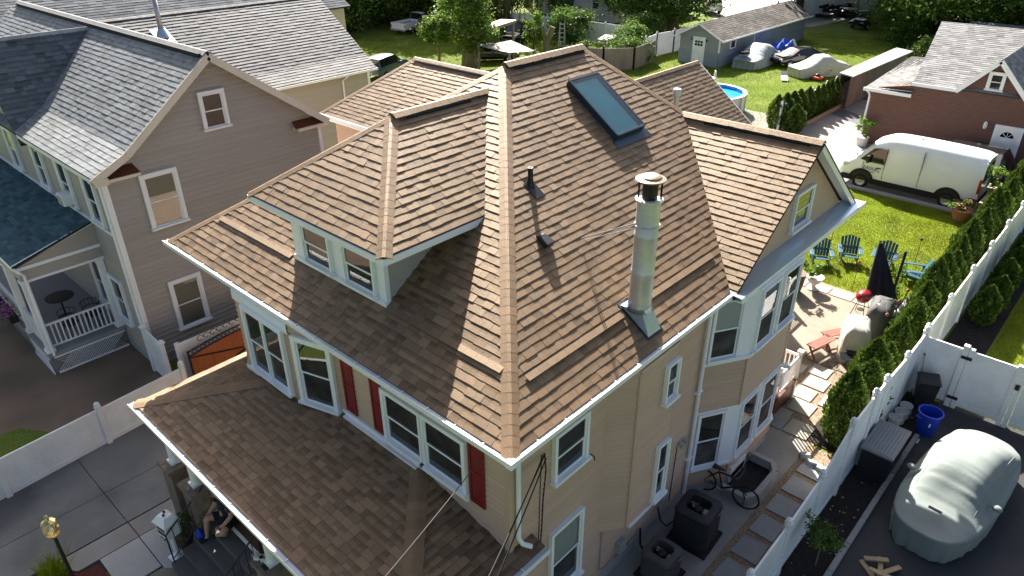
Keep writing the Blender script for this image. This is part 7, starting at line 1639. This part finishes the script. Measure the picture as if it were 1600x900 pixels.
br_ = thing('broom', 'wooden handled broom leaning in the fence corner', 'broom', (19.75, 2.62, 0)); k = MB(); k.tube([(0, 0, .1), (.1, .18, 1.35)], .014, 6); k.build('handle', 'wood_raw', br_); k = MB(); k.tube([(.1, .18, 1.35), (.105, .19, 1.42)], .02, 6); k.box(-.12, .12, -.03, .03, 0, .12); k.build('head', 'black_matte', br_)
rk = thing('white_board', 'narrow white board leaning beside the broom', 'board', (19.8, 2.74, 0)); k = MB(); k.bar((0, 0, 0), (.1, .1, 1.0), .06, .02); k.build('plank', 'white_vinyl', rk)
k = MB(); k.box(17.72, 17.92, 2.02, 2.14, .01, .025); tag(k.build('paper_scrap', 'paper_white'), 'white scrap lying beside the blue bin', 'scrap')
# ---------------------------------------------------------------- patio and lawn furniture
def adirondack(label, loc, rz):
    t = thing('adirondack_chair', label, 'chair', loc, rz, 'blue garden chairs on the lawn'); m = 'chair_blue'     # faces -x
    for i in range(6):
        y = -.26+i*.104; s = 1-abs(i-2.5)/6; k = MB(); a = Vector((.22, y, .28)); b = Vector((.52, y*1.12, .70+.26*s)); k.bar(a, b, .092, .022, up=(1, 0, .3)); k.build('back_slat', m, t, bevel=.006)
    for i in range(5): x = -.34+i*.12; z = .38-.028*i; k = MB(); k.obox((x, 0, z), (.054, 0, -.012), (0, .28, 0), (0, 0, .011)); k.build('seat_slat', m, t, bevel=.005)
    for s in (-1, 1):
        k = MB(); k.obox((-.02, s*.36, .56), (.38, 0, .0), (0, .07, 0), (0, 0, .012)); k.build('arm', m, t, bevel=.006); k = MB(); k.box(-.34, -.25, s*.29-.012, s*.29+.012, 0, .55); k.build('leg', m, t); k = MB(); k.bar((-.36, s*.27, .34), (.58, s*.27, .06), .024, .11); k.build('side_rail', m, t); k = MB(); k.box(.28, .36, s*.3-.012, s*.3+.012, .1, .55); k.build('arm_support', m, t)
    k = MB(); k.obox((.36, 0, .50), (.012, 0, .01), (0, .32, 0), (0, 0, .035)); k.build('back_rail', m, t); return t
for lab, loc, rz in (('blue garden chair nearest the house bay', (26.1, 8.05, 0), 28), ('blue garden chair second from the house bay', (27.0, 7.3, 0), 24), ('blue garden chair behind the closed umbrella', (27.4, 6.15, 0), 10), ('blue garden chair turned sideways next to the hedge', (27.0, 4.95, 0), -68)):
    adirondack(lab, loc, math.radians(rz))
um = thing('cantilever_umbrella', 'closed navy cantilever umbrella hanging from a black mast', 'umbrella', (24.6, 4.95, .0), world=True)
k = MB(); k.tube([(24.7, 5.0, 0), (24.55, 4.92, 2.15)], .045, 8); k.build('mast', 'black', um); k = MB(); k.box(24.4, 25.0, 4.7, 5.3, 0, .08); k.build('base', 'black', um, bevel=.02); k = MB(); k.tube([(24.6, 4.95, 1.95), (24.5, 5.35, 1.55), (24.45, 5.72, 2.2)], .02, 6); k.tube([(24.55, 4.92, 2.1), (24.48, 5.45, 1.5)], .015, 5); k.build('arm', 'black', um); k = MB(); k.tube([(24.68, 4.98, .4), (24.5, 4.6, .3), (24.45, 4.5, .9)], .02, 6); k.build('handle', 'black', um)
k = MB(); V = []; F = []; N = 32; lv = [(0.0, .03), (.08, .10), (.3, .17), (.6, .26), (.85, .34), (1.0, .38)]; top = Vector((24.45, 5.72, 2.25)); bot = Vector((24.15, 5.2, .5))
for s, r in lv:
    c = top.lerp(bot, s)
    for j in range(N): a = 2*math.pi*j/N; rr = r*(1+.28*math.sin(a*8)*min(1, s*2)); V.append(c+Vector((rr*math.cos(a), rr*math.sin(a), .05*math.sin(a*8)*s)))
for i in range(len(lv)-1):
    for j in range(N): F.append((i*N+j, i*N+(j+1) % N, (i+1)*N+(j+1) % N, (i+1)*N+j))
F.append(tuple(range(N))); F.append(tuple(range((len(lv)-1)*N, len(lv)*N))); k.add(V, F); k.build('canopy', 'umbrella_navy', um, smooth=True)
k = thing('red_grill', 'small red charcoal grill on thin black legs on the patio', 'grill', (23.2, 5.5, .02)); c = MB(); c.lathe([(.05, .55), (.22, .62), (.29, .74), (.29, .78), (.24, .90), (.12, .96), (.001, .97)], 22); c.v = [(x*1.15, y*.85, z) for x, y, z in c.v]; c.build('lid', 'grill_red', k, smooth=True)
for (x, y) in ((-.25, -.18), (.25, -.18), (-.25, .18), (.25, .18)): c = MB(); c.tube([(x*.6, y*.6, .62), (x*1.2, y*1.3, 0)], .012, 5); c.build('leg', 'black', k)
c = MB(); c.tube([(-.1, -.25, .82), (0, -.30, .85), (.1, -.25, .82)], .01, 5); c.build('handle', 'black', k); c = MB(); c.lathe([(.12, .25), (.12, .27)], 12); c.build('tray', 'black', k)
def covered_grill(label, loc, rz, L, W, H, m, seed):
    t = thing('covered_grill', label, 'grill', loc, rz); g = random.Random(seed); prof = [(1.02, 0), (1.0, .3), (.98, .62), (.94, .74), (.80, .92), (.5, 1.0), (.25, 1.02)]; N = 36; V = []; F = []
    for a, z in prof:
        for j in range(N):
            q = 2*math.pi*j/N; ex = abs(math.cos(q))**.35*math.copysign(1, math.cos(q)); ey = abs(math.sin(q))**.35*math.copysign(1, math.sin(q)); w = 1+.03*math.sin(j*2.1+z*7)+.02*math.sin(j*3.7)
            V.append((ex*L/2*a*w, ey*W/2*a*w, z*H+.02*math.sin(j*1.3+a*9)*(z > .5)))
    for i in range(len(prof)-1):
        for j in range(N): F.append((i*N+j, i*N+(j+1) % N, (i+1)*N+(j+1) % N, (i+1)*N+j))
    F.append(tuple(range((len(prof)-1)*N, len(prof)*N))); k = MB(); k.add(V, F); k.build('cover', m, t, smooth=True); return t
covered_grill('large grill under a pale beige cover beside the red benches', (20.75, 4.85, .02), math.radians(20), 1.35, .82, 1.18, 'cover_white', 1); g2 = covered_grill('grill under a dark grey cover below the umbrella', (22.55, 4.75, .02), math.radians(10), 1.4, .75, 1.12, 'cover_grey', 2); c = MB(); c.lathe([(.06, 1.13), (.06, 1.14)], 14, (-.25, .08, 0)); c.build('round_badge', 'tin_grey', g2)
k = MB(); k.box(22.6, 24.2, 4.28, 4.42, .02, .75); tag(k.build('planter_wall', 'siding_blue', bevel=.01), 'low blue-grey planter box behind the covered grills', 'planter')
def xbench(label, loc, rz):
    t = thing('picnic_bench', label, 'bench', loc, rz, 'red benches on the patio')
    for i in range(4): k = MB(); k.box(-.5, .5, -.17+i*.085, -.09+i*.085, .43, .46); k.build('seat_slat', 'bench_red', t, bevel=.004)
    for s in (-.4, .4):
        for q in (1, -1): k = MB(); k.bar((s, -.16*q, 0), (s, .14*q, .43), .03, .06, up=(1, 0, 0)); k.build('leg', 'bench_red', t)
    k = MB(); k.bar((-.4, 0, .2), (.4, 0, .2), .03, .05); k.build('stretcher', 'bench_red', t)
xbench('red wooden bench nearest the house on the patio', (20.05, 5.6, .02), math.radians(-14)); xbench('red wooden bench beside the beige covered grill', (20.95, 5.45, .02), math.radians(-30))
for i, (x, y, h) in enumerate(((19.75, 4.72, .46), (20.1, 4.62, .5))):
    t = thing('glass_table', ['small round glass table nearest the paving stones', 'small round glass table against the beige covered grill'][i], 'table', (x, y, .02), group='small glass tables'); k = MB(); k.lathe([(.21, h), (.21, h+.012)], 20); k.build('tabletop', 'car_glass', t); k = MB(); k.ring((0, 0, h+.005), .215, .012, n=20, m=5); k.build('rim', 'black', t)
    for j in range(3): a = j*2.09; k = MB(); k.tube([(.18*math.cos(a), .18*math.sin(a), h), (.05*math.cos(a), .05*math.sin(a), h*.5), (.2*math.cos(a), .2*math.sin(a), 0)], .009, 5); k.build('leg', 'black', t)
wr = thing('wire_stand', 'low black wire plant stand on the patio by the glass tables', 'plant stand', (19.75, 5.05, .02)); k = MB(); k.ring((0, 0, .3), .12, .008, n=16, m=4); k.ring((0, 0, .02), .16, .008, n=16, m=4); k.build('hoops', 'black', wr); k = MB(); [k.tube([(.12*math.cos(a), .12*math.sin(a), .3), (.16*math.cos(a), .16*math.sin(a), .02)], .006, 4) for a in (0, 1.57, 3.14, 4.71)]; k.build('legs', 'black', wr)
for i, (x, y, h) in enumerate(((27.3, 8.15, 1.05), (24.72, 6.3, 1.15), (28.4, 5.3, 1.05), (21.4, 4.3, 1.3), (22.5, 4.3, 1.3), (23.4, 4.32, 1.3))):
    t = thing('garden_torch', ['copper garden torch behind the first blue chair', 'copper garden torch at the lawn edge by the red grill', 'copper garden torch behind the sideways blue chair', 'copper garden torch beside the beige covered grill', 'copper garden torch between the two covered grills', 'copper garden torch behind the dark covered grill'][i], 'torch', (x, y, 0), group='garden torches'); k = MB(); k.tube([(0, 0, 0), (.02, 0, h)], .011, 5); k.build('stake', 'mahogany', t); k = MB(); k.lathe([(.02, h), (.05, h+.03), (.055, h+.07), (.02, h+.10), (.012, h+.12)], 12, (.02, 0, 0)); k.build('burner', 'terracotta' if i != 0 and i != 2 else 'mahogany', t, smooth=True)
# ---------------------------------------------------------------- pool and back yard things
pc = (43.0, 22.3); po = thing('above_ground_pool', 'round above-ground pool with white rim and blue water', 'pool', (*pc, 0)); N = 16
k = MB(); k.lathe([(2.22, 0), (2.22, 1.15), (2.35, 1.17), (2.35, 1.22), (2.10, 1.22), (2.10, .3)], N, cap=False); k.build('wall', 'pool_white', po); k = MB(); k.lathe([(2.10, 1.0), (2.10, 1.001)], N); k.build('water', 'pool_water', po); k = MB(); k.lathe([(2.095, .3), (2.095, 1.19)], N, cap=False); k.build('liner', 'pool_blue', po)
for i in range(N): a = 2*math.pi*i/N; k = MB(); k.box(-.05, .05, -.07, .07, 0, 1.15); k.v = [tuple(Matrix.Translation((2.25*math.cos(a), 2.25*math.sin(a), 0)) @ (Matrix.Rotation(a, 3, 'Z') @ Vector(v))) for v in k.v]; k.build('upright', 'pool_white', po)
pl_ = thing('pool_ladder', 'white moulded ladder standing at the pool rim', 'ladder', (45.9, 23.9, 0), math.radians(40))
for s in (-.3, .3): k = MB(); k.tube([(-.55, s, 0), (-.3, s, 1.3), (-.15, s, 1.75), (.15, s, 1.75), (.3, s, 1.3), (.5, s, .3)], .04, 8); k.build('side_rail', 'pool_white', pl_, smooth=True)
for i in range(5): k = MB(); x = -.5+.055*i; k.box(x-.1, x+.1, -.3, .3, .22+i*.24, .27+i*.24); k.build('step', 'pool_white', pl_)
k = MB(); k.box(-.25, .25, -.3, .3, 1.28, 1.33); k.build('platform', 'pool_white', pl_)
# canopy on posts
cn = thing('makeshift_canopy', 'makeshift tan canopy on wooden posts over the black car', 'canopy', (43, 40, 0), world=True)
k = MB(); P4 = [(40.4, 40.9, 2.15), (43.6, 40.4, 2.2), (42.6, 37.0, 1.95), (40.6, 37.8, 2.0)]; n = 8; V = []; F = []
for i in range(n+1):
    for j in range(n+1): s, q = i/n, j/n; p = Vector(P4[0])*(1-s)*(1-q)+Vector(P4[1])*s*(1-q)+Vector(P4[2])*s*q+Vector(P4[3])*(1-s)*q; p.z -= .25*math.sin(math.pi*s)*math.sin(math.pi*q)+random.uniform(0, .03); V.append(p)
for i in range(n):
    for j in range(n): F.append((i*(n+1)+j, (i+1)*(n+1)+j, (i+1)*(n+1)+j+1, i*(n+1)+j+1))
k.add(V, F); k.build('tarpaulin', 'tarp_tan', cn, smooth=True)
for (x, y, h) in ((40.95, 41.4, 2.3), (45.4, 41.8, 3.2), (42.6, 37.0, 2.0), (40.6, 37.8, 2.0)): k = MB(); k.box(x-.07, x+.07, y-.07, y+.07, 0, h); k.build('post', 'wood_grey', cn)
k = MB(); k.bar((40.0, 41.6, 2.75), (45.6, 41.7, 3.2), .14, .16); k.build('beam', 'wood_grey', cn); k = MB(); k.prism([(39.9, 41.6, 2.82), (45.7, 41.7, 3.28), (46.5, 44.2, 3.0), (40.7, 44.2, 2.5)], (0, 0, .06)); k.build('rusty_sheet', 'mahogany', cn)
stp_ = thing('tree_stump', 'tall cut tree stump by the yellow-green shrub', 'stump', (49.0, 41.4, 0)); k = MB(); k.tube([(0, 0, 0), (.15, -.1, 1.2), (.5, -.4, 2.4)], [.34, .27, .24], 10); k.tube([(.1, -.05, 1.0), (-.1, .3, 2.5)], [.2, .15], 8); k.build('trunk', 'bark_light', stp_, smooth=True, autos=50)
sl_ = thing('step_ladder', 'white step ladder behind the main ridge', 'ladder', (52.4, 42.3, 0), math.radians(30))
for s in (-.25, .25): k = MB(); k.bar((-.45, s, 0), (0, s*.8, 2.3), .05, .07); k.bar((.45, s, 0), (0, s*.8, 2.3), .05, .05); k.build('rail', 'pool_white', sl_)
for i in range(6): k = MB(); x = -.45+.45*i/6; k.box(x-.02, x+.13, -.24, .24, .32+i*.36, .36+i*.36); k.build('tread', 'pool_white', sl_)
wt = thing('work_table', 'cluttered work table by the weathered fence', 'table', (55.0, 39.2, 0), math.radians(20)); k = MB(); k.box(-1.3, 1.3, -.6, .6, .95, 1.02); k.build('top', 'tarp_tan', wt)
for (x, y) in ((-1.2, -.5), (1.2, -.5), (-1.2, .5), (1.2, .5)): k = MB(); k.box(x-.04, x+.04, y-.04, y+.04, 0, .95); k.build('leg', 'wood_grey', wt)
k = MB()
for i in range(12): x, y = random.uniform(-1.1, 1.1), random.uniform(-.45, .45); k.obox((x, y, 1.06), (random.uniform(.08, .3), .03, 0), (-.03, random.uniform(.06, .2), 0), (0, 0, .035))
k.build('clutter', 'tin_grey', wt)
# tarp heap
th_ = thing('tarp_heap', 'heap of blue tarpaulin and cloth by the shed wall', 'heap', (62.6, 26.0, 0)); V = []; F = []; n = 22; g = np.random.default_rng(5)
for i in range(n+1):
    for j in range(n+1): a, b = i/n*2-1, j/n*2-1; z = 1.15*max(0, 1-(a*a+b*b))**.6+.18*math.sin(a*9+b*4)+.15*math.sin(b*11-a*3)+g.uniform(-.05, .05); V.append((a*1.9, b*1.2, max(0.0, z if a*a+b*b < .95 else .0)))
for i in range(n):
    for j in range(n): F.append((i*(n+1)+j, (i+1)*(n+1)+j, (i+1)*(n+1)+j+1, i*(n+1)+j+1))
h1, h2, h3 = MB(), MB(), MB()
for f in F: c = sum((Vector(V[i]) for i in f), Vector())/4; (h1 if c.x < .3 else (h2 if math.sin(c.x*5+c.y*7) > -.3 else h3)).add([V[i] for i in f], [(0, 1, 2, 3)])
h1.build('tarpaulin', 'plastic_blue2', th_, smooth=True); h2.build('dark_cloth', 'cover_grey', th_, smooth=True); h3.build('pale_cloth', 'paper_white', th_, smooth=True)
mw_ = thing('lawn_mower', 'red and black lawn mower beside the white covered car', 'mower', (55.5, 20.2, 0), math.radians(70)); k = MB(); k.box(-.35, .35, -.28, .28, .12, .3); k.build('deck', 'orange_red', mw_, bevel=.03); k = MB(); k.lathe([(.16, .3), (.16, .45), (.1, .5)], 14); k.build('engine', 'black', mw_); k = MB(); k.tube([(-.3, -.22, .25), (-1.0, -.22, .95), (-1.0, .22, .95), (-.3, .22, .25)], .018, 6); k.build('handle', 'black', mw_)
for (x, y) in ((-.3, -.3), (.3, -.3), (-.3, .3), (.3, .3)): k = MB(); k.ring((x, y, .1), .07, .035, axis=(0, 1, 0), n=12, m=6); k.build('wheel', 'tyre', mw_)
lc = thing('plastic_lounger', 'tipped white plastic chair on the back grass', 'chair', (53.8, 22.0, 0), math.radians(30)); k = MB(); k.obox((0, 0, .2), (.35, 0, .1), (0, .25, 0), (0, 0, .02)); k.build('seat', 'pool_white', lc); k = MB(); k.obox((.5, 0, .35), (.2, 0, .2), (0, .25, 0), (0, 0, .02)); k.build('backrest', 'pool_white', lc); k = MB(); k.tube([(-.3, .2, .1), (-.5, .2, 0)], .02, 5); k.tube([(-.3, -.2, .1), (-.5, -.2, 0)], .02, 5); k.build('legs', 'pool_white', lc)
jk = thing('junk_pile', 'dark junk heap against the far white lot fence', 'heap', (86.5, 31.0, 0)); k = MB()
for i in range(26): k.obox((random.gauss(0, 1.6), random.gauss(0, .7), random.uniform(.2, 1.0)), Vector((random.uniform(.2, .6), random.uniform(-.2, .2), random.uniform(-.2, .2))), Vector((random.uniform(-.2, .2), random.uniform(.1, .4), 0)), (0, 0, random.uniform(.05, .3)))
k.build('scrap', 'black_matte', jk)
for b_ in list(bpy.data.objects):
    if b_.get('_w') is not None: del b_['_w']
